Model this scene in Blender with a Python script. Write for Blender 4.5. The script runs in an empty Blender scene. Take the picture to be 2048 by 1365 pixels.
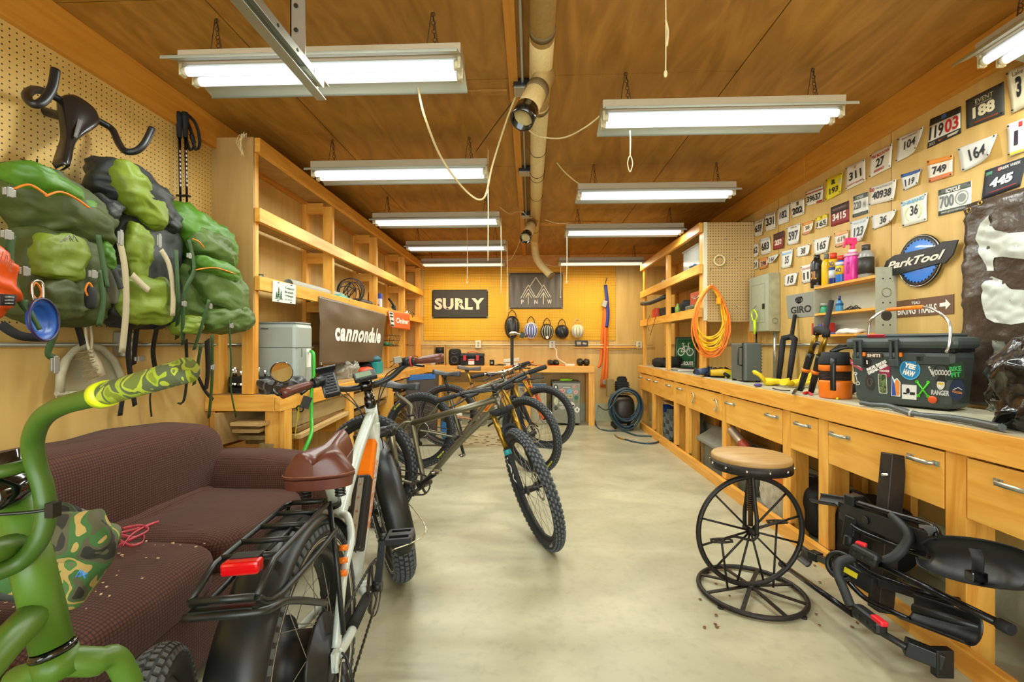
import bpy,math,random
from mathutils import Vector,Matrix,noise
random.seed(7)
PI = math.pi
S = bpy.context.scene
COL = S.collection

# ---------------------------------------------------------------- camera
FPX = 910.0                      # focal length in pixels of the 2048 px wide frame
YAW = math.atan(36/910.0)        # camera looks a little to the left of the room axis
EYE = Vector((0,0,1.215))
HOR = 690.0
cd = bpy.data.cameras.new('camera'); cam = bpy.data.objects.new('camera',cd); COL.objects.link(cam)
cd.sensor_width = 36.0; cd.lens = 36.0*FPX/2048; cd.shift_y = (HOR-682.5)/2048
cd.clip_start = 0.02
cam.location = EYE; cam.rotation_euler = (PI/2,0,YAW)
S.camera = cam
CF = Vector((-math.sin(YAW),math.cos(YAW),0)); CR = Vector((math.cos(YAW),math.sin(YAW),0)); CU = Vector((0,0,1))

# ---------------------------------------------------------------- light and exposure
S.view_settings.view_transform = 'Standard'
S.view_settings.look = 'None'
S.view_settings.gamma = 1.0
S.view_settings.use_curve_mapping = False
S.view_settings.exposure = 2.58
W = bpy.data.worlds.new('World'); S.world = W; W.use_nodes = True
bg = W.node_tree.nodes['Background']
bg.inputs[0].default_value = (0.86,0.95,0.93,1); bg.inputs[1].default_value = 1.1   # daylight through the open garage door
TUBE = .15; LAMP_W = 3.2          # glow of the tube glass; watts thrown down by each fixture

# ---------------------------------------------------------------- placing by what the picture shows
def ray(px,py): return CF + CR*((px-1024)/FPX) + CU*((HOR-py)/FPX)
def P(px,py,d): return EYE + ray(px,py)*d
def PX(px,py,X): r = ray(px,py); return EYE + r*(X/r.x)
def PY(px,py,Y): r = ray(px,py); return EYE + r*(Y/r.y)
def PZ(px,py,Z): r = ray(px,py); return EYE + r*((Z-EYE.z)/r.z)

# ---------------------------------------------------------------- materials
def lin(c):
    if isinstance(c,str):
        c = [int(c[i:i+2],16)/255 for i in (0,2,4)]
    return tuple((x/12.92 if x <= 0.04045 else ((x+0.055)/1.055)**2.4) for x in c)+(1,)
MATS = {}
def new_mat(name):
    m = bpy.data.materials.new(name); m.use_nodes = True
    return m,m.node_tree,m.node_tree.nodes['Principled BSDF']
def node(nt,t,**kw):
    n = nt.nodes.new(t)
    for k,v in kw.items(): setattr(n,k,v)
    return n
def mat(name,col,rough=0.5,metal=0.0,noise_amt=0.0,noise_scale=30,coat=0,trans=0,alpha=1,emit=None,es=0,bump=0,bscale=60,sheen=0):
    if name in MATS: return MATS[name]
    m,nt,b = new_mat(name)
    c = lin(col)
    b.inputs['Base Color'].default_value = c
    b.inputs['Roughness'].default_value = rough
    b.inputs['Metallic'].default_value = metal
    b.inputs['Coat Weight'].default_value = coat
    b.inputs['Transmission Weight'].default_value = trans
    b.inputs['Alpha'].default_value = alpha
    if sheen: b.inputs['Sheen Weight'].default_value = sheen
    if emit:
        b.inputs['Emission Color'].default_value = lin(emit); b.inputs['Emission Strength'].default_value = es
    if noise_amt or bump:
        tc = node(nt,'ShaderNodeTexCoord')
        nz = node(nt,'ShaderNodeTexNoise'); nz.inputs['Scale'].default_value = noise_scale; nz.inputs['Detail'].default_value = 5
        nt.links.new(tc.outputs['Object'],nz.inputs['Vector'])
        if noise_amt:
            r = node(nt,'ShaderNodeValToRGB')
            r.color_ramp.elements[0].position = .3; r.color_ramp.elements[1].position = .7
            r.color_ramp.elements[0].color = tuple(x*(1-noise_amt) for x in c[:3])+(1,)
            r.color_ramp.elements[1].color = tuple(min(1,x*(1+noise_amt)) for x in c[:3])+(1,)
            nt.links.new(nz.outputs['Fac'],r.inputs[0]); nt.links.new(r.outputs[0],b.inputs['Base Color'])
        if bump:
            n2 = node(nt,'ShaderNodeTexNoise'); n2.inputs['Scale'].default_value = bscale; n2.inputs['Detail'].default_value = 4
            nt.links.new(tc.outputs['Object'],n2.inputs['Vector'])
            bp = node(nt,'ShaderNodeBump'); bp.inputs['Strength'].default_value = bump; bp.inputs['Distance'].default_value = .01
            nt.links.new(n2.outputs['Fac'],bp.inputs['Height']); nt.links.new(bp.outputs[0],b.inputs['Normal'])
    MATS[name] = m
    return m
def wood(name,c1,c2,scale=(2,2,14),rough=.5,knots=0,swirl=1.5,mid=None,lo=.3,hi=.7):
    if name in MATS: return MATS[name]
    m,nt,b = new_mat(name)
    tc = node(nt,'ShaderNodeTexCoord'); mp = node(nt,'ShaderNodeMapping'); mp.inputs['Scale'].default_value = scale
    nt.links.new(tc.outputs['Object'],mp.inputs[0])
    nz = node(nt,'ShaderNodeTexNoise'); nz.inputs['Scale'].default_value = 1; nz.inputs['Detail'].default_value = 6; nz.inputs['Distortion'].default_value = swirl
    nt.links.new(mp.outputs[0],nz.inputs[0])
    r = node(nt,'ShaderNodeValToRGB')
    r.color_ramp.elements[0].position = lo; r.color_ramp.elements[1].position = hi
    r.color_ramp.elements[0].color = lin(c1); r.color_ramp.elements[1].color = lin(c2)
    nt.links.new(nz.outputs['Fac'],r.inputs[0])
    out = r.outputs[0]
    if knots:
        mk = node(nt,'ShaderNodeMapping'); mk.inputs['Scale'].default_value = tuple(knots*(0.45 if s == min(scale) else 1) for s in scale)
        nt.links.new(tc.outputs['Object'],mk.inputs[0])
        v = node(nt,'ShaderNodeTexVoronoi'); v.inputs['Scale'].default_value = 1.0; v.inputs['Randomness'].default_value = 1
        nt.links.new(mk.outputs[0],v.inputs[0])
        kr = node(nt,'ShaderNodeValToRGB'); kr.color_ramp.elements[0].position = .03; kr.color_ramp.elements[1].position = .085
        kr.color_ramp.elements[0].color = (1,1,1,1); kr.color_ramp.elements[1].color = (0,0,0,1)
        nt.links.new(v.outputs['Distance'],kr.inputs[0])
        mx = node(nt,'ShaderNodeMixRGB'); nt.links.new(kr.outputs[0],mx.inputs[0]); nt.links.new(out,mx.inputs[1])
        mx.inputs[2].default_value = lin('8a4a12'); out = mx.outputs[0]
    nt.links.new(out,b.inputs['Base Color']); b.inputs['Roughness'].default_value = rough
    MATS[name] = m
    return m
def pegboard_mat(name,ax,c1,c2,pitch=.0254,rad=.13):
    m,nt,b = new_mat(name)
    tc = node(nt,'ShaderNodeTexCoord'); sp = node(nt,'ShaderNodeSeparateXYZ'); nt.links.new(tc.outputs['Object'],sp.inputs[0])
    def mth(op,a,bb=None):
        n = node(nt,'ShaderNodeMath',operation=op)
        for i,x in enumerate((a,bb)):
            if x is None: continue
            if isinstance(x,(int,float)): n.inputs[i].default_value = x
            else: nt.links.new(x,n.inputs[i])
        return n.outputs[0]
    sq = []
    for a in (ax,'Z'):
        f = mth('FRACT',mth('DIVIDE',sp.outputs[a],pitch)); sq.append(mth('POWER',mth('ABSOLUTE',mth('SUBTRACT',f,.5)),2))
    d = mth('SQRT',mth('ADD',sq[0],sq[1])); hole = mth('LESS_THAN',d,rad)
    nz = node(nt,'ShaderNodeTexNoise'); nz.inputs['Scale'].default_value = 3; nz.inputs['Detail'].default_value = 5
    nt.links.new(tc.outputs['Object'],nz.inputs[0])
    r = node(nt,'ShaderNodeValToRGB'); r.color_ramp.elements[0].position = .3; r.color_ramp.elements[1].position = .7
    r.color_ramp.elements[0].color = lin(c1); r.color_ramp.elements[1].color = lin(c2); nt.links.new(nz.outputs['Fac'],r.inputs[0])
    mx = node(nt,'ShaderNodeMixRGB'); nt.links.new(hole,mx.inputs[0]); nt.links.new(r.outputs[0],mx.inputs[1]); mx.inputs[2].default_value = lin('2a1604')
    nt.links.new(mx.outputs[0],b.inputs['Base Color']); b.inputs['Roughness'].default_value = .6
    MATS[name] = m
    return m
def camo_mat(name,cols,scale=18):
    m,nt,b = new_mat(name)
    tc = node(nt,'ShaderNodeTexCoord'); nz = node(nt,'ShaderNodeTexNoise'); nz.inputs['Scale'].default_value = scale; nz.inputs['Detail'].default_value = 1.5; nz.inputs['Distortion'].default_value = .6
    nt.links.new(tc.outputs['Object'],nz.inputs[0])
    r = node(nt,'ShaderNodeValToRGB'); r.color_ramp.interpolation = 'CONSTANT'
    e = r.color_ramp.elements; e[0].position = 0; e[0].color = lin(cols[0]); e[1].position = .4; e[1].color = lin(cols[1])
    for i,c in enumerate(cols[2:]): q = e.new(.47+.07*i); q.color = lin(c)
    nt.links.new(nz.outputs['Fac'],r.inputs[0]); nt.links.new(r.outputs[0],b.inputs['Base Color']); b.inputs['Roughness'].default_value = .8
    MATS[name] = m
    return m
def waffle_mat(name,c1,c2,sc=70):
    m,nt,b = new_mat(name)
    uv = node(nt,'ShaderNodeUVMap'); sp = node(nt,'ShaderNodeSeparateXYZ')
    nt.links.new(uv.outputs[0],sp.inputs[0])
    def mth(op,a,bb=None):
        n = node(nt,'ShaderNodeMath',operation=op)
        for i,x in enumerate((a,bb)):
            if x is None: continue
            if isinstance(x,(int,float)): n.inputs[i].default_value = x
            else: nt.links.new(x,n.inputs[i])
        return n.outputs[0]
    ch = [mth('ABSOLUTE',mth('SINE',mth('MULTIPLY',sp.outputs[a],sc*PI))) for a in ('X','Y')]
    h = mth('POWER',mth('MULTIPLY',ch[0],ch[1]),.6)
    mx = node(nt,'ShaderNodeMixRGB'); nt.links.new(h,mx.inputs[0]); mx.inputs[1].default_value = lin(c1); mx.inputs[2].default_value = lin(c2)
    nt.links.new(mx.outputs[0],b.inputs['Base Color']); b.inputs['Roughness'].default_value = .95
    b.inputs['Sheen Weight'].default_value = .04
    bp = node(nt,'ShaderNodeBump'); bp.inputs['Strength'].default_value = .35; bp.inputs['Distance'].default_value = .004
    nt.links.new(h,bp.inputs['Height']); nt.links.new(bp.outputs[0],b.inputs['Normal'])
    MATS[name] = m
    return m

PINE = wood('pine','d58e2c','efb450',(14,1.6,14),.45,knots=2.2)          # boards running along Y
PINEV = wood('pine_upright','d58e2e','efb652',(14,14,1.6),.45,knots=2.0)
PINEX = wood('pine_cross','d58e2e','efb652',(1.6,14,14),.45)
DRW = wood('drawer_pine','da9634','efb854',(10,1.3,10),.42,knots=2.6)
BEAM = wood('beam_pine','c07c24','d69636',(14,1.3,14),.5,knots=1.6)
PLY = wood('plywood_wall','c39e56','d8b56c',(9,9,1.1),.55,swirl=.6)
PLYD = wood('plywood_side','a8834a','bd985c',(8,8,1.2),.6,swirl=1.0)
CEIL = wood('plywood_ceiling','946420','b88436',(5.5,1.1,3),.5,swirl=2.6)
PEGL = pegboard_mat('pegboard_left','Y','c9a65c','d8b468')
PEGB = pegboard_mat('pegboard_back','X','dca210','e8ac16',rad=.16)
PEGR = pegboard_mat('pegboard_cabinet','X','b3925a','bd9c64',rad=.17)
BLOCK = mat('painted_block','b9bda0',.8,noise_amt=.12,noise_scale=9,bump=.3)
WHITE = mat('white_enamel','d9dcd0',.4)
CREAM = mat('cream_metal','d8cfae',.4)
GALV = mat('galvanised_steel','b9bdb4',.35,.85)
STEEL = mat('polished_steel','c9c6bd',.25,1)
DKST = mat('dark_steel','3b3a36',.4,.8)
BLK = mat('black_plastic','17191a',.42)
BLKM = mat('black_matt','121314',.75)
BLKG = mat('black_gloss','0d0e0f',.12,coat=.5)
RUB = mat('tyre_rubber','33373a',.8,noise_amt=.15,noise_scale=40)
RUBD = mat('tyre_wall_rubber','26282a',.7)
ROPE = mat('cotton_cord','e8d9ac',.8)
TITAN = mat('brushed_titanium','77735f',.38,.75)
ORG = mat('orange_paint','ee7a10',.35)
REDP = mat('red_plastic','c8201c',.35)
PAPER = mat('paper_white','dedbd0',.6)
INK = mat('black_ink','1c1b1c',.6)
WINK = mat('white_ink','e8e6dc',.6)

# ---------------------------------------------------------------- mesh builder
def cat(pts,n=6,closed=False):
    p = [Vector(q) for q in pts]; out = []; L = len(p)
    rng = range(L if closed else L-1)
    for i in rng:
        if closed: a,b,c,d = p[(i-1) % L],p[i],p[(i+1) % L],p[(i+2) % L]
        else: a,b,c,d = p[max(i-1,0)],p[i],p[i+1],p[min(i+2,L-1)]
        for k in range(n):
            t = k/n
            out.append(.5*((2*b)+(c-a)*t+(2*a-5*b+4*c-d)*t*t+(3*b-3*c+d-a)*t**3))
    if not closed: out.append(p[-1])
    return out
def basis(n):
    n = Vector(n).normalized(); a = Vector((0,0,1)) if abs(n.z) < .9 else Vector((1,0,0))
    u = a.cross(n).normalized(); return u,n.cross(u),n
class MB:
    def __init__(s): s.v = []; s.f = []; s.s = []; s.m = []; s.uv = None
    def add(s,vs,fs,smooth=False,mi=0):
        o = len(s.v); s.v += [Vector(v) for v in vs]
        for f in fs: s.f.append([i+o for i in f]); s.s.append(smooth); s.m.append(mi)
        return s
    def box(s,c,d,R=None,mi=0):
        c = Vector(c); vs = []
        for x in (-.5,.5):
            for y in (-.5,.5):
                for z in (-.5,.5):
                    q = Vector((x*d[0],y*d[1],z*d[2])); vs.append(c+(R @ q if R else q))
        return s.add(vs,[(0,1,3,2),(4,6,7,5),(0,4,5,1),(2,3,7,6),(0,2,6,4),(1,5,7,3)],mi=mi)
    def bx(s,x0,x1,y0,y1,z0,z1,mi=0):
        return s.box(((x0+x1)/2,(y0+y1)/2,(z0+z1)/2),(abs(x1-x0),abs(y1-y0),abs(z1-z0)),mi=mi)
    def beam(s,a,b,w,h,up=(0,0,1),mi=0):
        a = Vector(a); b = Vector(b); d = (b-a); L = d.length; d.normalize(); up = Vector(up)
        x = d.cross(up)
        if x.length < 1e-3: x = d.cross(Vector((1,0,0)))
        x.normalize(); z = x.cross(d); R = Matrix((x,d,z)).transposed()
        return s.box((a+b)/2,(w,L,h),R,mi)
    def tube(s,pts,r,seg=8,closed=False,mi=0,flat=None,caps=True):
        p = [Vector(q) for q in pts]; n = len(p)
        if n < 2: return s
        rr = r if isinstance(r,(list,tuple)) else [r]*n
        if len(rr) != n: rr = [rr[0]+(rr[-1]-rr[0])*i/(n-1) for i in range(n)]
        T = []
        for i in range(n):
            if closed: t = p[(i+1) % n]-p[i-1]
            else: t = p[min(i+1,n-1)]-p[max(i-1,0)]
            T.append(t.normalized() if t.length > 1e-9 else Vector((0,0,1)))
        u = basis(T[0])[0]; vs = []
        for i in range(n):
            u = u-T[i]*u.dot(T[i])
            u = u.normalized() if u.length > 1e-6 else basis(T[i])[0]
            w = T[i].cross(u)
            for k in range(seg):
                a = 2*PI*k/seg; vs.append(p[i]+(u*math.cos(a)+w*math.sin(a)*(flat or 1))*rr[i])
        fs = []
        for i in range(n if closed else n-1):
            for k in range(seg):
                a = i*seg+k; b = i*seg+(k+1) % seg; c = ((i+1) % n)*seg+(k+1) % seg; d = ((i+1) % n)*seg+k
                fs.append((a,b,c,d))
        s.add(vs,fs,True,mi)
        if not closed and caps:
            o = len(s.v)-len(vs)
            s.f.append([o+k for k in range(seg)][::-1]); s.s.append(False); s.m.append(mi)
            s.f.append([o+(n-1)*seg+k for k in range(seg)]); s.s.append(False); s.m.append(mi)
        return s
    def cyl(s,a,b,r,r2=None,seg=14,mi=0): return s.tube([a,b],[r,r if r2 is None else r2],seg,mi=mi)
    def ring(s,c,n,R,r,seg=32,rs=8,mi=0,flat=None):
        u,w,n = basis(n); c = Vector(c)
        return s.tube([c+(u*math.cos(2*PI*k/seg)+w*math.sin(2*PI*k/seg))*R for k in range(seg)],r,rs,True,mi,flat)
    def lathe(s,prof,c=(0,0,0),ax=(0,0,1),seg=20,mi=0,smooth=True,closed=False):
        u,w,n = basis(ax); c = Vector(c); vs = []; m = len(prof)
        for (r,z) in prof:
            for k in range(seg):
                a = 2*PI*k/seg; vs.append(c+n*z+(u*math.cos(a)+w*math.sin(a))*max(r,1e-4))
        fs = []
        for i in range(m if closed else m-1):
            for k in range(seg): fs.append((i*seg+k,i*seg+(k+1) % seg,((i+1) % m)*seg+(k+1) % seg,((i+1) % m)*seg+k))
        s.add(vs,fs,smooth,mi)
        if not closed:
            o = len(s.v)-len(vs)
            s.f.append([o+k for k in range(seg)][::-1]); s.s.append(False); s.m.append(mi)
            s.f.append([o+(m-1)*seg+k for k in range(seg)]); s.s.append(False); s.m.append(mi)
        return s
    def prism(s,poly,o,ux,uy,th,mi=0):
        ux = Vector(ux); uy = Vector(uy); n = ux.cross(uy).normalized(); o = Vector(o); k = len(poly)
        f = [o+ux*a+uy*b for a,b in poly]; vs = [q+n*th for q in f]+f
        fs = [list(range(k)),list(range(2*k-1,k-1,-1))]+[(i,i+k,(i+1) % k+k,(i+1) % k) for i in range(k)]
        return s.add(vs,fs,mi=mi)
    def ribbon(s,pts,w,wd,th=.0015,mi=0):
        p = [Vector(q) for q in pts]; vs = []; n = len(p)
        wds = wd if isinstance(wd,list) else [Vector(wd)]*n
        for i in range(n):
            t = (p[min(i+1,n-1)]-p[max(i-1,0)]).normalized(); d = Vector(wds[min(i,len(wds)-1)]); d = (d-t*d.dot(t)); d = d.normalized() if d.length > 1e-4 else basis(t)[0]
            nn = t.cross(d)
            vs += [p[i]+d*w/2+nn*th/2,p[i]-d*w/2+nn*th/2,p[i]-d*w/2-nn*th/2,p[i]+d*w/2-nn*th/2]
        fs = [(0,1,2,3),(4*n-1,4*n-2,4*n-3,4*n-4)]
        for i in range(n-1):
            for k in range(4): fs.append((4*i+k,4*i+4+k,4*i+4+(k+1) % 4,4*i+(k+1) % 4))
        return s.add(vs,fs,True,mi)
    def blob(s,c,d,R=None,p=2.5,amp=0,freq=3,seed=0,nu=24,nv=16,fn=None,mi=0,p2=None):
        c = Vector(c); vs = []; p2 = p2 or p
        def sg(x,e): return math.copysign(abs(x)**e,x)
        for j in range(nv+1):
            b = -PI/2+PI*j/nv
            for i in range(nu):
                a = 2*PI*i/nu; e = 2/p; e2 = 2/p2
                q = Vector((sg(math.cos(b),e2)*sg(math.cos(a),e),sg(math.cos(b),e2)*sg(math.sin(a),e),sg(math.sin(b),e2)))
                if fn: q = fn(q)
                q = Vector((q.x*d[0]/2,q.y*d[1]/2,q.z*d[2]/2))
                if amp:
                    nq = noise.noise_vector(q*freq+Vector((seed*7.1,seed*3.3,0)))+.5*noise.noise_vector(q*freq*2.7+Vector((seed,5,2)))
                    q += nq*amp
                vs.append(c+(R @ q if R else q))
        fs = []
        for j in range(nv):
            for i in range(nu): fs.append((j*nu+i,j*nu+(i+1) % nu,(j+1)*nu+(i+1) % nu,(j+1)*nu+i))
        return s.add(vs,fs,True,mi)
    def surf(s,F,nu,nv,th=.002,smooth=True,mi=0):
        fr = [F(i/nu,j/nv,0) for j in range(nv+1) for i in range(nu+1)]
        bk = [F(i/nu,j/nv,-th) for j in range(nv+1) for i in range(nu+1)]
        w = nu+1; N = len(fr); fs = []
        for j in range(nv):
            for i in range(nu):
                a = j*w+i; fs.append((a,a+1,a+w+1,a+w)); fs.append((a+N,a+w+N,a+w+1+N,a+1+N))
        for i in range(nu): fs.append((i,i+N,i+1+N,i+1)); q = nv*w+i; fs.append((q,q+1,q+1+N,q+N))
        for j in range(nv): q = j*w; fs.append((q,q+w,q+w+N,q+N)); q += nu; fs.append((q,q+N,q+w+N,q+w))
        return s.add(fr+bk,fs,smooth,mi)
    def xf(s,M):
        s.v = [M @ v for v in s.v]; return s

ROOT = {}
def tag(o,label=None,cat_=None,group=None,kind=None):
    if label: o['label'] = label
    if cat_: o['category'] = cat_
    if group: o['group'] = group
    if kind: o['kind'] = kind
    return o
def thing(name,label,cat_,loc=(0,0,0),group=None):
    o = bpy.data.objects.new(name,None); COL.objects.link(o); o.location = loc; o.empty_display_size = .05
    ROOT[o.name] = Vector(loc); return tag(o,label,cat_,group)
def obj(name,mb,mats,parent=None,label=None,bev=0,sub=0,auto=False):
    if not isinstance(mats,(list,tuple)): mats = [mats]
    if parent: off = ROOT[parent.name]
    else:
        xs = [v.x for v in mb.v]; ys = [v.y for v in mb.v]
        off = Vector(((min(xs)+max(xs))/2,(min(ys)+max(ys))/2,min(v.z for v in mb.v)))
    me = bpy.data.meshes.new(name)
    me.from_pydata([v-off for v in mb.v],[],mb.f)
    for m in mats: me.materials.append(m)
    me.polygons.foreach_set('use_smooth',mb.s)
    if len(mats) > 1: me.polygons.foreach_set('material_index',mb.m)
    me.update()
    o = bpy.data.objects.new(name,me); COL.objects.link(o)
    if parent: o.parent = parent; ROOT[o.name] = off
    else: o.location = off; ROOT[o.name] = off
    if label: o['label'] = label
    if bev:
        b = o.modifiers.new('edge','BEVEL'); b.width = bev; b.segments = 2; b.limit_method = 'ANGLE'; b.angle_limit = .7
    if sub:
        b = o.modifiers.new('soft','SUBSURF'); b.levels = sub; b.render_levels = sub
    return o
def one(name,mb,mats,label,cat_,group=None,**kw):
    return tag(obj(name,mb,mats,**kw),label,cat_,group)
def struct(name,mb,m,**kw): return tag(obj(name,mb,m,**kw),kind='structure')
def dup(root,loc=None,label=None,group=None,rotz=None):
    r = root.copy(); COL.objects.link(r)
    if loc is not None: r.location = loc
    if rotz is not None: r.rotation_euler = (0,0,rotz)
    ROOT[r.name] = Vector(r.location)
    if label: r['label'] = label
    if group: r['group'] = group
    for ch in list(root.children):
        c = ch.copy(); COL.objects.link(c); c.parent = r
        for g in list(ch.children):
            d = g.copy(); COL.objects.link(d); d.parent = c
    return r
def setm(root,M): root.matrix_world = M; ROOT[root.name] = Vector((0,0,0))

# ---------------------------------------------------------------- lettering
TXC = {}
def glyphs(s,bold=0,shear=0,space=1.0):
    k = (s,bold,shear,space)
    if k in TXC: return TXC[k]
    c = bpy.data.curves.new('t','FONT'); c.body = s; c.offset = bold; c.shear = shear; c.space_character = space; c.resolution_u = 3
    c.fill_mode = 'FRONT' if hasattr(c,'fill_mode') else c.fill_mode
    o = bpy.data.objects.new('t',c); COL.objects.link(o)
    dg = bpy.context.evaluated_depsgraph_get(); ev = o.evaluated_get(dg); me = ev.to_mesh()
    vs = [v.co.copy() for v in me.vertices]; fs = [list(p.vertices) for p in me.polygons]
    ev.to_mesh_clear(); bpy.data.objects.remove(o); bpy.data.curves.remove(c)
    x0 = min(v.x for v in vs); x1 = max(v.x for v in vs); y0 = min(v.y for v in vs); y1 = max(v.y for v in vs)
    vs = [((v.x-x0)/(x1-x0),(v.y-y0)/(y1-y0)) for v in vs]
    TXC[k] = (vs,fs,(x1-x0)/(y1-y0)); return TXC[k]
def tmb(F,s,s0,s1,t0,t1,e=.0012,bold=.02,shear=0,space=1.0,mb=None,mi=0,rot=0):
    vs,fs,asp = glyphs(s,bold,shear,space); mb = mb or MB()
    if rot:
        cs,sn = math.cos(rot),math.sin(rot); cx,cy = (s0+s1)/2,(t0+t1)/2
        pts = []
        for a,b in vs:
            x = (a-.5)*(s1-s0); y = (b-.5)*(t1-t0); pts.append(F(cx+x*cs-y*sn,cy+x*sn+y*cs,e))
        return mb.add(pts,fs,mi=mi)
    return mb.add([F(s0+a*(s1-s0),t0+b*(t1-t0),e) for a,b in vs],fs,mi=mi)
def pmb(F,poly,e=.0012,mb=None,mi=0):
    mb = mb or MB(); return mb.add([F(a,b,e) for a,b in poly],[list(range(len(poly)))],mi=mi)
def rectp(a,b,c,d): return [(a,c),(b,c),(b,d),(a,d)]
def circ(cx,cy,rx,ry,n=20,a0=0): return [(cx+rx*math.cos(a0+2*PI*k/n),cy+ry*math.sin(a0+2*PI*k/n)) for k in range(n)]
def rrect(a,b,c,d,r,n=4,asp=1):
    o = []
    for (cx,cy,q) in ((b-r,d-r*asp,0),(a+r,d-r*asp,1),(a+r,c+r*asp,2),(b-r,c+r*asp,3)):
        for k in range(n+1): t = (q+k/n)*PI/2; o.append((cx+r*math.cos(t),cy+r*asp*math.sin(t)))
    return o
def plane(o,r,u,w=1,h=1):
    """F(s,t,e) on a flat rectangle: o is its lower left corner, r and u unit directions"""
    o = Vector(o); r = Vector(r).normalized(); u = Vector(u).normalized(); n = r.cross(u)
    return lambda s,t,e=0: o+r*(w*s)+u*(h*t)+n*e
def quad(TL,TR,BR,BL,n,lift=None):
    TL,TR,BR,BL = map(Vector,(TL,TR,BR,BL)); n = Vector(n)
    def F(s,t,e=0):
        p = (BL*(1-s)+BR*s)*(1-t)+(TL*(1-s)+TR*s)*t
        return p+n*(e+(lift(s,t) if lift else 0))
    return F
def rotz(a): return Matrix.Rotation(a,3,'Z')
def rotd(x=0,y=0,z=0):
    return (Matrix.Rotation(math.radians(z),3,'Z') @ Matrix.Rotation(math.radians(y),3,'Y') @ Matrix.Rotation(math.radians(x),3,'X'))
# ================================================================ the room
XL,XR,YB,ZC = -2.03,2.13,7.33,2.655
YF = -2.6
# floor: sealed concrete
def floor_mat():
    m,nt,b = new_mat('sealed_concrete')
    tc = node(nt,'ShaderNodeTexCoord')
    def nz(sc,det,dist=0,st=(1,1,1)):
        mp = node(nt,'ShaderNodeMapping'); mp.inputs['Scale'].default_value = st; nt.links.new(tc.outputs['Object'],mp.inputs[0])
        n = node(nt,'ShaderNodeTexNoise'); n.inputs['Scale'].default_value = sc; n.inputs['Detail'].default_value = det; n.inputs['Distortion'].default_value = dist
        nt.links.new(mp.outputs[0],n.inputs[0]); return n.outputs['Fac']
    a = nz(1.6,8,.8,(1,1.6,1)); r = node(nt,'ShaderNodeValToRGB'); e = r.color_ramp.elements
    e[0].position = .3; e[0].color = lin('9b987c'); e[1].position = .68; e[1].color = lin('b9b598')
    q = e.new(.5); q.color = lin('aaa68a'); nt.links.new(a,r.inputs[0])
    f = nz(26,6); r2 = node(nt,'ShaderNodeValToRGB'); r2.color_ramp.elements[0].position = .28; r2.color_ramp.elements[1].position = .5
    r2.color_ramp.elements[0].color = (.86,.86,.84,1); r2.color_ramp.elements[1].color = (1,1,1,1); nt.links.new(f,r2.inputs[0])
    mx = node(nt,'ShaderNodeMixRGB',blend_type='MULTIPLY'); mx.inputs[0].default_value = .8
    nt.links.new(r.outputs[0],mx.inputs[1]); nt.links.new(r2.outputs[0],mx.inputs[2]); nt.links.new(mx.outputs[0],b.inputs['Base Color'])
    r3 = node(nt,'ShaderNodeMapRange'); r3.inputs[3].default_value = .22; r3.inputs[4].default_value = .5; nt.links.new(nz(3,4),r3.inputs[0]); nt.links.new(r3.outputs[0],b.inputs['Roughness'])
    return m
struct('floor',MB().bx(XL-.1,XR+.1,YF,YB+.1,-.1,0),floor_mat())
# ceiling: plywood sheets with open seams under a dark deck
c = MB().bx(XL-.1,XR+.1,YF,YB+.1,ZC+.006,ZC+.08,mi=1)
xs = [XL-.1,-1.355,-.09,1.09,XR+.1]
ys0 = [YF,-.6,.62,1.84,3.06,4.27,5.48,6.7,YB+.1]
off = [0,-.6,.6,0]
for i in range(4):
    yy = [YF]+[y+off[i] for y in ys0[1:-1] if YF < y+off[i] < YB]+[YB+.1]
    for j in range(len(yy)-1): c.bx(xs[i]+.003,xs[i+1]-.003,yy[j]+.003,yy[j+1]-.003,ZC,ZC+.01)
struct('ceiling',c,[CEIL,mat('dark_gap','2a1808',.9)])
struct('trim_1',MB().bx(-.115,-.065,YF,YB,ZC-.02,ZC-.001),BEAM,bev=.002)
struct('trim_2',MB().bx(-.9,-.13,2.555,2.6,ZC-.012,ZC-.001),CEIL)
struct('trim_3',MB().bx(.12,.95,5.36,5.44,ZC-.02,ZC-.001),BEAM)
# left wall
struct('wall_left',MB().bx(XL-.1,XL,YF,YB,0,ZC),PLY)
struct('wall_left_pegboard',MB().bx(XL,XL+.006,YF,2.86,1.29,ZC-.18),PEGL)
struct('trim_4',MB().bx(XL,XL+.038,YF,2.9,ZC-.19,ZC-.001).bx(XL,XL+.038,2.904,YB,ZC-.19,ZC-.001),BEAM,bev=.002)
# back wall
struct('wall_back',MB().bx(XL,XR,YB,YB+.1,.28,ZC),PLY)
struct('wall_back_base',MB().bx(XL,XR,YB-.012,YB+.1,0,.28),BLOCK)
struct('wall_back_pegboard',MB().bx(-1.72,1.36,YB-.012,YB,1.285,ZC-.19),PEGB)
struct('trim_5',MB().bx(XL,XR,YB-.038,YB,ZC-.19,ZC-.001),BEAM,bev=.002)
# right wall
struct('wall_right',MB().bx(XR,XR+.1,YF,YB,.28,ZC),PLY)
struct('wall_right_base',MB().bx(XR-.012,XR+.1,YF,YB,0,.28),BLOCK)
struct('trim_6',MB().bx(XR-.038,XR,YF,3.55,ZC-.19,ZC-.001).bx(XR-.038,XR,3.555,YB,ZC-.19,ZC-.001),BEAM,bev=.002)
for k,y in enumerate((1.55,2.77,3.99)):
    struct('trim_%d' % (7+k),MB().bx(XR-.0015,XR-.0002,y-.0015,y+.0015,.95,ZC-.19),mat('seam','7d5a2c',.9))

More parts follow.
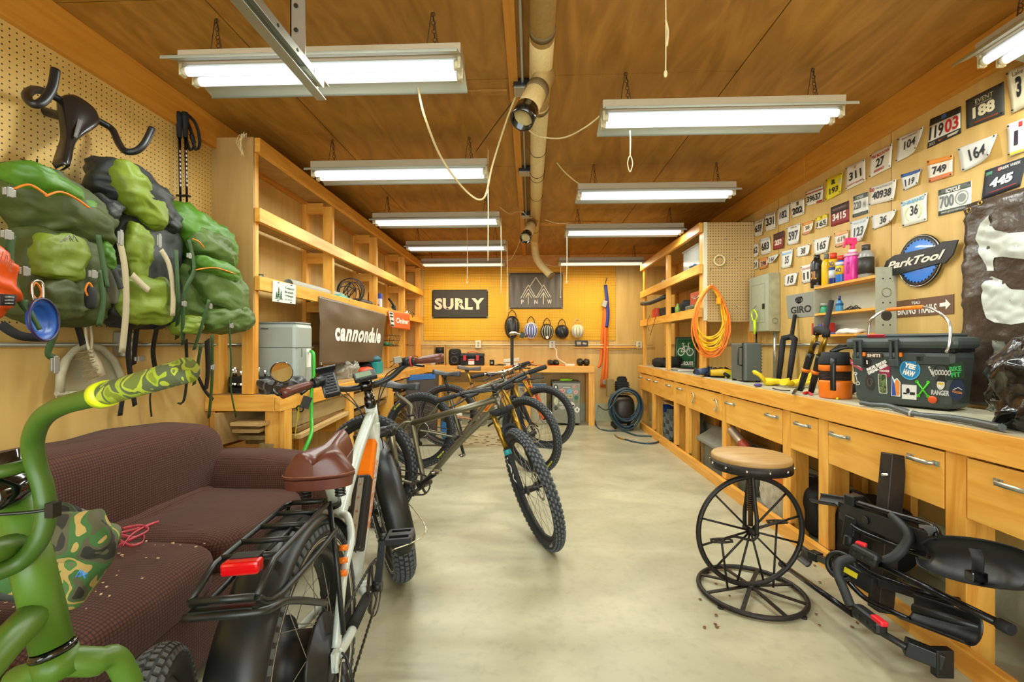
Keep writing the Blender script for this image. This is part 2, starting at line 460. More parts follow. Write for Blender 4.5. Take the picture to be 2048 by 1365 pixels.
# ---------------------------------------------------------------- conduits, outlets
def conduit(name,pts,label,r=.0095,m=None):
    return one(name,MB().tube(pts,r,10),m or GALV,label,'conduit')
conduit('wall_conduit',[(XL+.02,-.2,1.215),(XL+.02,7.2,1.215),(XL+.06,YB-.04,1.215)],'thin steel conduit running along the pegboard wall behind the backpacks')
conduit('wall_conduit',cat([(XL+.07,YB-.03,1.215),(0,YB-.03,1.215),(1.95,YB-.03,1.215)],2),'thin steel conduit running across the back wall under the pegboard',m=CREAM)
conduit('wall_conduit',[(XR-.022,7.2,1.215),(XR-.022,2.3,1.215)],'thin steel conduit running along the wall behind the forks and the cooler')
conduit('wall_conduit',[(XR-.03,3.99,1.34),(XR-.03,3.99,.93)],'short upright conduit dropping from the electrical panel to the bench',r=.014)
conduit('wall_conduit',[(XR-.05,4.27,1.34),(XR-.05,4.27,.93)],'dark upright conduit behind the grey radio case',r=.008,m=DKST)
def outlet(p,r,n,label,w=.1,h=.12):
    p = Vector(p); r = Vector(r); n = Vector(n); t = thing('outlet_box',label,'outlet',p)
    R = Matrix((r,n,Vector((0,0,1)))).transposed()
    obj('box',MB().box(p+n*.022,(w,.044,h),R),GALV,t,bev=.004)
    obj('cover_plate',MB().box(p+n*.046,(w*.95,.004,h*.95),R),CREAM,t,bev=.001)
    m = MB()
    for dz in (-.022,.022): m.cyl(p+n*.047+Vector((0,0,dz)),p+n*.051+Vector((0,0,dz)),.016)
    obj('socket',m,mat('socket_grey','8f9088',.5),t)
    return t
for px in (957,1104): q = PY(px,689,YB-.012); outlet(q,(1,0,0),(0,-1,0),'metal outlet box on the back wall '+('above the red and black toolbox' if px == 957 else 'with the white cord plugged in'))
q = PY(1277,690,YB-.001); outlet((q.x,YB,q.z),(1,0,0),(0,-1,0),'metal outlet box in the back corner beside the open shelves')
q = PX(240,689,XL+.001); outlet(q,(0,1,0),(1,0,0),'metal outlet box on the wall behind the hanging backpack straps',.08,.12)
# ceiling conduit with junction boxes
t = thing('ceiling_conduit','thin grey conduit on the ceiling with junction boxes beside the fat duct','conduit',(-.04,3,ZC))
obj('pipe',MB().tube([(-.04,-1,ZC-.02),(-.04,7.1,ZC-.02)],.009),GALV,t)
for y in (2.50,3.70,4.95,6.1):
    b = obj('junction_box',MB().box((-.04,y,ZC-.025),(.10,.10,.045)),DKST if y < 5 else GALV,t,bev=.004)
    obj('cover',MB().box((-.04,y,ZC-.05),(.095,.095,.008)),GALV,b)

# ---------------------------------------------------------------- fluorescent lights
TUBEM = mat('lit_fluorescent_tube','ffffff',.4,emit='f2eeff',es=TUBE)
REFL = mat('reflector_enamel','c4ccc0',.45)
REFO = mat('reflector_back','b7a98d',.6)
CH = mat('rusty_chain','4a3a26',.6,.5)
ZLIP = 2.395
def lamp(name,col):
    d = bpy.data.lights.new(name,'AREA'); d.shape = 'RECTANGLE'; d.size = 1.12; d.size_y = .05; d.energy = LAMP_W; d.color = col
    return d
LD = lamp('tube_lamp',(.95,1.0,.93)); LW = lamp('warm_tube_lamp',(1.0,.84,.52))
def make_light(loc,label,rot=0,L=1.22):
    x,y,z = 0,0,ZLIP
    t = thing('ceiling_light',label,'light',(0,0,ZLIP),'fluorescent shop lights hanging in two rows')
    obj('housing',MB().bx(-L/2,L/2,-.06,.06,z+.03,z+.085),REFO,t,bev=.003)
    m = MB()
    for sgn in (-1,1):
        prof = [(.045,.045),(.075,.028),(.11,.012),(.15,0),(.152,-.012)]
        f = [Vector((-L/2,sgn*a,z+b)) for a,b in prof]; g = [Vector((L/2,sgn*a,z+b)) for a,b in prof]
        up = Vector((0,0,.003)); n = len(f)
        vs = f+g+[q+up for q in f]+[q+up for q in g]
        fs = []
        for i in range(n-1):
            fs += [(i,i+1,n+i+1,n+i),(2*n+i,3*n+i,3*n+i+1,2*n+i+1),(i,2*n+i,2*n+i+1,i+1),(n+i,n+i+1,3*n+i+1,3*n+i)]
        fs += [(n-1,3*n-1,4*n-1,2*n-1)]
        m.add(vs,fs,True)
    m.bx(-L/2,L/2,-.045,.045,z+.026,z+.03)
    obj('reflector',m,REFL,t)
    for sgn in (-1,1):
        obj('tube',MB().cyl((-L/2+.03,sgn*.038,z+.002),(L/2-.03,sgn*.038,z+.002),.019,seg=12),TUBEM,t)
        for e in (-1,1):
            m = MB().cyl((e*(L/2-.03),sgn*.038,z+.002),(e*(L/2-.012),sgn*.038,z+.002),.0195,seg=12)
            m.box((e*(L/2-.008),sgn*.038,z+.012),(.012,.03,.06))
            obj('socket',m,CREAM,t)
    t_l = bpy.data.objects.new('lamp_light',LD); COL.objects.link(t_l); t_l.parent = t; t_l.location = (0,0,-.021)
    for e in (-1,1):
        m = MB(); xx = e*(L/2-.13); zt = ZC-.004
        for k in range(9):
            a = z+.09+(zt-z-.09)*k/9; m.ring((xx+.012*(1-k/9),0,a+.01),(1,0,0) if k % 2 else (0,1,0),.009,.0017,10,5)
        m.tube([(xx-.03,0,z+.085),(xx-.005,0,zt)],.002,5); m.tube([(xx+.03,0,z+.085),(xx,0,zt)],.002,5)
        obj('hanging_chain',m,CH,t)
    t.location = (loc[0],loc[1],ZLIP); t.rotation_euler = (0,0,rot); ROOT[t.name] = Vector(t.location)
    return t
L0 = make_light((-.90,1.95),'biggest fluorescent light, in the row over the sofa, behind the steel rail')
LL = [(-.90,3.13,'second fluorescent light along the row over the open shelves'),(-.90,4.36,'third fluorescent light along the row over the open shelves'),(-.90,5.54,'fourth fluorescent light along the row over the open shelves'),
      (-.985,6.67,'fluorescent light nearest the back wall, above the black banner with brush lettering'),
      (.985,2.42,'big fluorescent light over the stool in the bench-side row, loop cord below'),(.985,3.64,'second fluorescent light of the bench-side row'),
      (.985,4.84,'third fluorescent light of the bench-side row, above the pegboard cabinet'),(1.03,6.67,'fluorescent light at the back of the bench-side row, above the helmets')]
WARM = mat('lit_warm_tube','ffffff',.4,emit='fff0d0',es=TUBE)
for x,y,lb in LL:
    q = dup(L0,(x,y,ZLIP),lb,rotz=0)
    if y > 6:
        for c in q.children:
            if c.type == 'LIGHT': c.data = LW
            elif c.name.startswith('tube'): c.material_slots[0].link = 'OBJECT'; c.material_slots[0].material = WARM
dup(L0,(1.93,1.38,ZLIP),'fluorescent light turned along the wall above the race bibs, only its end showing',rotz=PI/2)

# ---------------------------------------------------------------- ceiling duct, rail, cords
DUCT = mat('beige_duct','d2b87e',.5,noise_amt=.08,noise_scale=60)
t = thing('ceiling_duct','long beige round dust duct strapped along the middle of the ceiling','duct',(.055,3,2.5))
zc = 2.595; R0 = .054
m = MB(); m.tube([(.052,-1.0,zc),(.054,2.05,zc)],R0,20); m.tube([(.054,2.05,zc),(.054,2.32,zc-.004),(.056,2.6,zc)],[.056,.058,.054],20)
m.tube([(.056,2.6,zc),(.058,5.9,zc)],R0,20)
a = P(1068,505,5.95)
m.tube(cat([(.058,5.9,zc),(.062,6.1,zc-.05),P(1075,520,6.15),P(1103,553,6.1)],5),R0-.004,18)
obj('main_pipe',m,DUCT,t)
def branch(p0,p1,lab,rad=.054):
    p0 = Vector(p0); p1 = Vector(p1); d = (p1-p0).normalized()
    b = obj('branch_pipe',MB().tube([p0,p0.lerp(p1,.6),p1],rad,20),DUCT,t)
    obj('open_end',MB().lathe([(rad*.86,-.05),(rad*1.04,-.05),(rad*1.04,.035),(rad*.9,.035),(rad*.88,-.045)],p1,d,20),BLKG,b)
    obj('tape_band',MB().lathe([(rad*1.02,0),(rad*1.06,0),(rad*1.06,.05),(rad*1.02,.05)],p0.lerp(p1,.35),d,20),mat('duct_tape','6f5c3a',.6),b)
branch(P(1090,150,2.28),P(1048,232,2.12),'')
branch((.045,4.95,zc-.01),P(1052,474,4.6),'')
for y in (1.98,2.62): obj('tape_band',MB().lathe([(R0+.001,0),(R0+.004,0),(R0+.004,.03),(R0+.001,.03)],(.054,y,zc),(0,1,0),22),mat('duct_tape','6f5c3a',.6),t)
for y in (3.22,3.62,3.72,4.2,5.4):
    obj('strap_wire',MB().tube([Vector((.057,y,zc))+Vector((math.cos(a)*.058,0,math.sin(a)*.058)) for a in [PI*(.95+1.1*k/12) for k in range(13)]],.002,5),DKST,t)
e = P(1103,553,6.1)
obj('open_end',MB().lathe([(.042,-.02),(.052,-.02),(.052,.012),(.044,.012)],e,(.25,-.1,-.3),18),mat('duct_tape','6f5c3a',.6),t)

t = thing('garage_door_rail','galvanised steel garage door rail hanging in front of the biggest light','rail',(-.74,1.2,2.1))
zr = 2.112; xr = -.74
m = MB(); m.bx(xr-.022,xr-.018,.2,1.60,zr-.02,zr+.03); m.bx(xr-.018,xr+.022,.2,1.60,zr+.027,zr+.03); m.bx(xr-.022,xr+.012,.2,1.60,zr-.022,zr-.019); m.bx(xr+.018,xr+.022,.2,1.56,zr,zr+.03)
obj('rail',m,GALV,t,bev=.001)
m = MB(); yb = 1.5
m.bx(xr-.05,xr-.046,yb-.03,yb+.02,zr+.02,ZC-.01); m.bx(xr-.05,xr+.0,yb-.03,yb-.026,zr+.02,ZC-.01)
obj('hanger_bracket',m,GALV,t)
for k in range(6): obj('bolt',MB().cyl((xr-.03,yb-.032,zr+.06+.08*k),(xr-.03,yb-.034,zr+.06+.08*k),.007),DKST,t)
for k in range(10): obj('bolt',MB().cyl((xr+.0222,.5+.11*k,zr+.015),(xr+.0235,.5+.11*k,zr+.015),.005),DKST,t)
def cord(pts,label,r=.0035,m=None,name='hanging_cord',n=8,c='cord'):
    return one(name,MB().tube(cat(pts,n),r,6),m or ROPE,label,c)
WC = mat('cream_cable','d8c694',.5)
cord([P(836,174,2.1),P(850,235,2.15),P(885,320,2.4),P(935,385,2.6),P(968,396,2.6),P(985,330,2.6),P(1010,250,2.5),P(1030,195,2.5)],'white power cable sagging from the biggest light to the ceiling junction box',.0055,WC,'power_cable')
cord([P(1050,252,2.6),P(1075,272,2.6),P(1125,276,2.6),P(1170,255,2.5),P(1207,226,2.45)],'cream power cable looping from the duct to the light over the stool',.0045,WC,'power_cable')
cord([P(1060,262,3.6),P(1095,300,3.6),P(1130,345,3.6),P(1175,376,3.6),P(1225,372,3.6)],'cream power cable looping to the second light of the bench-side row',.0045,WC,'power_cable')
cord([P(1028,200,2.6),P(990,250,2.8),P(952,303,3.0)],'thin brown wire from the junction box to the second light over the shelves',.003,CH,'power_cable')
cord([P(1000,415,4.3),P(1020,428,4.6),P(1042,422,4.8),P(1060,436,4.8),P(1080,428,4.8)],'thin wire tangled round the far duct branch',.004,WC,'power_cable')
cord([P(1090,440,4.9),P(1115,447,4.9),P(1138,446,4.85)],'thin cable reaching the third light of the bench-side row',.004,WC,'power_cable')
cord([P(1040,478,6.2),P(1036,492,6.2),P(1020,520,6.3),P(1000,520,6.6)],'thin cable drooping to the back light over the shelves',.004,WC,'power_cable')
cord([P(1075,520,6.2),P(1100,532,6.3),P(1123,532,6.4)],'thin cable passing from the duct end to the back light over the helmets',.004,WC,'power_cable')
def pull(px,y0,y1,d,label,loop=False,knot=True):
    pts = [P(px,y0,d),P(px+.8,(y0+y1)/2,d),P(px,y1,d)]
    m = MB().tube(cat(pts,4),.0035 if d > 3 else .0028,6)
    e = P(px,y1,d)
    if loop: m.tube(cat([e,e+Vector((.013,0,-.04)),e+Vector((0,0,-.085)),e+Vector((-.013,0,-.04))],5,True),.0025,6,True)
    elif knot: m.blob(e,(.016,.016,.028),nu=8,nv=6)
    one('pull_cord',m,ROPE,label,'cord')
def top(px,d,py=None): return (HOR-(ZC-EYE.z)*FPX/d)
pull(1331,top(1331,1.86),148,1.86,'frayed string hanging from the bare plywood ceiling between the lights')
m = MB().tube(cat([P(1331,40,1.86),P(1336,62,1.86),P(1334,92,1.86)],4),.004,6); one('string_knot',m,ROPE,'short knotted strand wound round the string under the bare plywood','cord')
pull(1260,262,312,2.4,'looped pull cord below the light over the stool',loop=True)
pull(934,446,566,5.4,'pull cord with a tassel above the black brush-lettered banner')
pull(976,300,522,3.2,'long thin pull cord hanging from the second light over the shelves',knot=False)
pull(1002,436,588,4.4,'long yellowed pull cord just beside the tasselled one',knot=False)
pull(1014,482,625,5.4,'faint long pull cord reaching down to the first helmet',knot=False)
pull(1133,452,565,4.85,'pull cord hanging in front of the mountain banner edge')
pull(1121,520,595,6.5,'short pull cord from the back light beside the mountain banner')
m = MB()
rnd = random.Random(3)
for k in range(5):
    a = P(482+rnd.random()*12,272+rnd.random()*6,2.85); m.tube(cat([a,a+Vector((.03*rnd.random()-.01,-.01,.02)),a+Vector((.05*rnd.random()-.02,-.03,-.04)),a+Vector((.06*rnd.random()-.03,-.03,-.09-.05*rnd.random()))],5),.0016,5)
one('loose_string',m,ROPE,'tangle of loose pale string on top of the shelf cabinet corner','string')
# ================================================================ open shelf unit on the sofa side
Z0 = EYE.z
XS = -1.75; YS = [2.83,3.97,5.13,6.28,7.22]
t = thing('shelf_unit','open pine shelf unit with three tiers running along the wall above the lumber bench','shelves',(-1.9,5,.9))
obj('side_panel',MB().bx(XL+.002,XS-.003,2.818,2.83,Z0+.12,Z0+1.318),PLYD,t,'plain plywood end panel')
obj('side_post',MB().bx(XS-.052,XS-.003,2.816,2.832,.9,Z0+.118),PINEV,t,bev=.002)
for i,y in enumerate(YS):
    m = MB(); m.bx(XS-.089,XS-.001,y+.004,y+.042,.9,Z0+1.228); 
    obj('post',m,PINEV,t,bev=.002)
    obj('rear_post',MB().bx(XL+.002,XL+.04,y+.001,y+.089,.9,Z0+1.315),PINEV,t)
    for z in (1.19,.745,.31):
        obj('cross_bearer',MB().bx(XL+.041,XS-.09,y+.008,y+.046,Z0+z-.02,Z0+z+.07),PINEX,t)
for z in (1.317,.873,.438):
    for a,b in ((0,2),(2,4)):
        obj('front_rail',MB().bx(XS,XS+.036,YS[a]-.005+(.002 if a else 0),YS[b]+(.0 if b == 2 else .06),Z0+z-.089,Z0+z),PINE,t,bev=.002)
for z in (1.285,.85,.41):
    obj('shelf_board',MB().bx(XL+.041,XS-.001,2.835,7.24,Z0+z-.012,Z0+z),PLYD,t)
# the lumber bench under it
XBL = -1.545
LEG = [2.83,3.87,5.04,6.5]
t = thing('workbench','pine workbench under the open shelves with stacked lumber on its lower rack','workbench',(-1.8,4.8,0))
obj('worktop',MB().bx(XL+.002,XBL-.037,2.80,6.80,.878,.898),PLYD,t)
obj('end_rail',MB().bx(XL+.002,XBL-.04,2.762,2.80,.80,.898),PINEX,t,bev=.002)
obj('end_rail',MB().bx(XL+.045,XBL-.09,2.80,2.838,.47,.56),PINEX,t,bev=.002)
obj('front_fascia',MB().bx(XBL-.037,XBL,2.762,6.80,.80,.89),PINE,t,bev=.002)
for y in LEG:
    obj('leg',MB().bx(XBL-.128,XBL-.039,y-.02,y+.018,0,.798),PINEV,t,bev=.002)
    obj('leg',MB().bx(XBL-.038,XBL-.001,y-.02,y+.069,0,.80),PINEV,t,bev=.002)
    obj('leg',MB().bx(XL+.004,XL+.042,y-.03,y+.059,0,.876),PINEV,t,bev=.002)
    if y > 3: obj('cross_bearer',MB().bx(XL+.043,XBL-.13,y-.019,y+.018,.47,.56),PINEX,t)
obj('lower_rail',MB().bx(XL+.045,XL+.08,2.84,6.5,.47,.56),PINE,t)

# lumber on the rack
OLDW = wood('weathered_board','8f7a4c','b39a63',(12,1.5,12),.7); OLDD = wood('dark_board','6d5028','94713c',(12,1.5,12),.7)
CLR = wood('planed_board','b9965a','cfae74',(12,1.5,12),.6)
rnd = random.Random(11)
lb = [  # x centre, y0, y1, z, width, thickness, material, label, yaw
 (-1.80,2.92,4.9,.562,.14,.035,OLDD,'dark rough plank lying lowest in the lumber rack'),
 (-1.66,2.80,3.35,.562,.09,.03,OLDW,'short grey board end beside the front leg of the lumber rack'),
 (-1.78,2.86,4.6,.60,.20,.03,OLDW,'wide grey plank second from the bottom of the lumber rack'),
 (-1.72,2.95,4.4,.634,.16,.028,OLDD,'dark brown plank in the middle of the lumber pile'),
 (-1.77,2.76,4.2,.666,.17,.022,CLR,'pale plank with a square cut end in the lumber pile'),
 (-1.76,2.80,4.0,.690,.13,.022,OLDD,'reddish plank just under the topmost pale board'),
 (-1.74,2.72,3.9,.714,.20,.022,CLR,'topmost pale tongue and groove board jutting from the lumber pile')]
for x,y0,y1,z,w,th,mm,lbl in lb:
    one('wood_plank',MB().bx(x-w/2,x+w/2,y0,y1,z,z+th),mm,lbl,'plank','planks on the lumber rack',bev=.002)
m = MB().beam(P(432,860,2.80),P(700,800,4.6),.03,.2); one('wood_plank',m,CLR,'wide pale plank standing on edge against the end of the lumber rack','plank','planks on the lumber rack',bev=.002)
for (a,b,w,h,mm,lbl) in [
 ((-1.60,2.98,.735),(-1.60,3.86,.745),.03,.15,OLDW,'wide grey board on edge behind the green hose'),
 ((-1.64,2.96,.835),(-1.64,5.1,.815),.05,.04,CLR,'long square pine stick lying high under the bench top'),
 ((-1.60,3.95,.70),(-1.60,6.3,.72),.03,.13,CLR,'long pale board on edge beyond the second bench leg'),
 ((-1.66,3.9,.58),(-1.66,6.4,.60),.12,.04,OLDD,'long dark timber lying low beyond the second bench leg'),
 ((-1.58,2.98,.60),(-1.60,3.84,.63),.10,.03,CLR,'pale board lying flat between the first two bench legs'),
 ((-1.62,3.0,.64),(-1.66,3.84,.66),.12,.03,OLDD,'dark narrow board on top of the pale one between the first two legs'),
 ((-1.72,4.9,.66),(-1.72,6.6,.69),.16,.03,OLDW,'grey plank lying beyond the third bench leg'),
 ((-1.64,5.1,.76),(-1.64,6.5,.74),.10,.03,OLDD,'thin dark board under the top at the far end of the bench')]:
    one('wood_plank',MB().beam(a,b,w,h),mm,lbl,'plank','planks on the lumber rack',bev=.002)
for k in range(7):
    y = 3.05+k*.5
    one('scrap_board',MB().beam((-1.84+.07*(k % 2),y,.03+.06*k),(-1.82+.04*(k % 3),y+1.1,.045+.06*k),.14,.03),(OLDD,OLDW,CLR)[k % 3],
        ['dark','grey','pale'][k % 3]+' offcut board lying on the floor under the bench, '+['by the front leg','just past the front leg','before the second leg','at the second leg','past the second leg','before the third leg','past the third leg'][k],'board','offcuts under the bench')

# ================================================================ workbench with drawers on the bib wall
XB = 1.64
t = thing('workbench','long pine workbench with a row of drawers and metal handles under the race bib wall','workbench',(1.85,4,0))
obj('worktop',MB().bx(XB-.01,XR-.002,.5,6.93,.892,.912),wood('bench_top','a8a48c','c2bda4',(5,2,5),.5),t)
obj('front_fascia',MB().bx(XB-.025,XB-.001,.5,3.93,.803,.905),PINE,t,bev=.002)
obj('front_fascia',MB().bx(XB-.02,XB-.001,3.933,6.93,.806,.905),PINE,t,bev=.002)
obj('kick_board',MB().bx(XB-.045,XB-.006,.5,6.7,0,.089),PINE,t,bev=.002)
PB = [1.40,1.86,2.65,3.015,3.95,4.86,5.25,6.18,6.88]
for i,y in enumerate(PB):
    if i == 0: continue
    obj('post',MB().bx(XB-.004,XB+.034,y-.085,y,.09,.803),PINEV,t,bev=.002)
    obj('post',MB().bx(XB+.036,XB+.125,y-.062,y-.024,0,.803),PINEV,t,bev=.002)
    obj('rear_post',MB().bx(XR-.052,XR-.014,y-.08,y,0,.89),PINEV,t)
    obj('drawer_runner',MB().bx(XB+.127,XR-.054,y-.062,y-.024,.535,.57),PINEX,t)
def handle(x,y,z,w=.115,rot=0):
    m = MB(); a = Vector((0,math.cos(rot),math.sin(rot)))
    c = Vector((x,y,z)); o = Vector((-.028,0,0))
    m.ribbon([c-a*w/2,c-a*w/2+o*.35,c-a*w*.42+o,c+a*w*.42+o,c+a*w/2+o*.35,c+a*w/2],.016,(0,0,1) if abs(rot) < .5 else (0,1,0),.004)
    m.box(c-a*w*.55,(.004,.03,.02)); m.box(c+a*w*.55,(.004,.03,.02))
    return m
def drawer(y0,y1,hs,zt=.797,zb=.565,horseshoe=False):
    d = obj('drawer',MB().bx(XB-.006,XB+.012,y0+.006,y1-.006,zb,zt-.006).bx(XB+.012,XR-.1,y0+.02,y1-.02,zb+.03,zb+.04),DRW,t,bev=.002)
    for h in hs:
        yy = y0+(y1-y0)*h
        if horseshoe:
            c = Vector((XB-.012,yy,zt-.11))
            obj('handle',MB().tube([c+Vector((-.012*math.sin(a*.5),.055*math.cos(a)*.9,.05*math.sin(a))) for a in [PI*(.25+1.5*k/14) for k in range(15)]],.006,8),GALV,d,'horseshoe shaped handle')
        else: obj('handle',handle(XB-.008,yy,zt-.06),GALV,d)
drawer(.62,PB[1]-.085,(.15,.84))
drawer(PB[1],PB[2]-.085,(.14,.86))
drawer(PB[2],PB[3]-.085,(.5,))
drawer(PB[3],PB[4]-.085,(.14,.86+.03))
drawer(PB[4],PB[5]-.085,(.12,.8),horseshoe=True)
drawer(PB[5],PB[6]-.085,(.5,))
drawer(PB[6],PB[7]-.085,(.2,.85))
drawer(PB[7],PB[8]-.01,(.2,.85))
obj('apron',MB().bx(XB+.30,XB+.318,.6,6.9,.50,.70),wood('dark_apron','8a5518','a86c24',(8,1.4,8),.6),t)
# open cabinet above it with the pegboard end
t = thing('shelf_cabinet','pine shelf cabinet standing on the drawer bench with a pegboard end panel','cabinet',(1.88,5.4,.912))
XC = 1.645
PC = [4.41,5.50,6.62]
obj('pegboard_panel',MB().bx(XC+.04,XR-.002,4.40,4.406,Z0+.22,Z0+1.165),PEGR,t,'pegboard end panel')
for i,y in enumerate(PC):
    obj('post',MB().bx(XC,XC+.038,y,y+.085,.913,Z0+1.075),PINEV,t,bev=.002)
    obj('rear_post',MB().bx(XR-.04,XR-.002,y+.01,y+.048,.913,Z0+1.12),PINEV,t)
for z,h in ((1.165,.089),(.77,.089),(.355,.089)):
    obj('front_rail',MB().bx(XC-.036,XC-.001,4.40,6.72,Z0+z-h,Z0+z),PINE,t,bev=.002)
for z in (1.155,.745,.325):
    obj('shelf_board',MB().bx(XC+.0,XR-.003,4.412,6.72,Z0+z-.014,Z0+z),PLYD,t)
obj('pegboard_edge',MB().bx(XC+.002,XC+.038,4.388,4.408,Z0+.23,Z0+1.165),CREAM,t)
m = MB()
for (px,py) in ((1470,520),(1450,480),(1472,615),(1420,540)):
    q = PY(px,py,4.40); m.tube(cat([q+Vector((0,0,.01)),q+Vector((0,-.02,0)),q+Vector((0,-.03,.02))],4),.0025,6)
for q in m.v: pass
one('peg_hook',m,GALV,'scattered bare wire hooks on the cabinet pegboard','hook')
q = PY(1437,522,4.40)
one('tape_roll',MB().lathe([(.042,-.012),(.055,-.012),(.055,.012),(.042,.012)],(q.x,4.384,q.z),(0,1,0),28,closed=True),mat('masking_tape','d8c890',.6),'roll of masking tape hung on the cabinet pegboard','tape')

# ---------------------------------------------------------------- bench against the back wall
t = thing('workbench','narrow pine bench against the back wall carrying the red toolbox','workbench',(-.2,7.05,0))
x0 = XL+.01; x1 = PY(1189,731,6.82).x
obj('worktop',MB().bx(x0,x1,6.84,YB-.014,.875,.897),PINEX,t)
obj('front_fascia',MB().bx(x0,x1,6.82,6.84,.80,.895),PINEX,t,bev=.002)
for px in (850,878,1055,1183):
    x = PY(px,800,6.86).x
    obj('leg',MB().bx(x-.045,x+.045,6.845,6.883,0,.80),PINEV,t,bev=.002)
    obj('leg',MB().bx(x-.04,x,YB-.1,YB-.016,0,.874),PINEV,t)
m = MB().prism([(0,0),(0,-.25),(-.04,-.25),(-.15,0)],(x1-.05,6.86,.80),(1,0,0),(0,0,1),.03)
obj('brace',MB().beam((x1+.0,6.9,.80),(x1-.06,6.9,.42),.03,.03),PINEV,t)
one('plywood_sheet',MB().bx(PY(893,800,7.0).x,PY(1052,800,7.0).x,7.20,7.22,.15,.62),mat('golden_panel','d9a63c',.6,noise_amt=.08),'golden plywood panel leaning under the back bench behind the bicycles','panel')
one('wall_ledge',MB().bx(PY(1147,692,YB).x,PY(1280,692,YB).x,YB-.05,YB-.013,1.165,1.185),PINEX,'narrow pine ledge on the back wall under the conduit','shelf',bev=.002)
one('wall_ledge',MB().bx(PY(1190,697,YB).x,PY(1258,697,YB).x,YB-.03,YB-.001,1.135,1.15),PINEX,'short thin strip just under the pine ledge on the back wall','shelf')
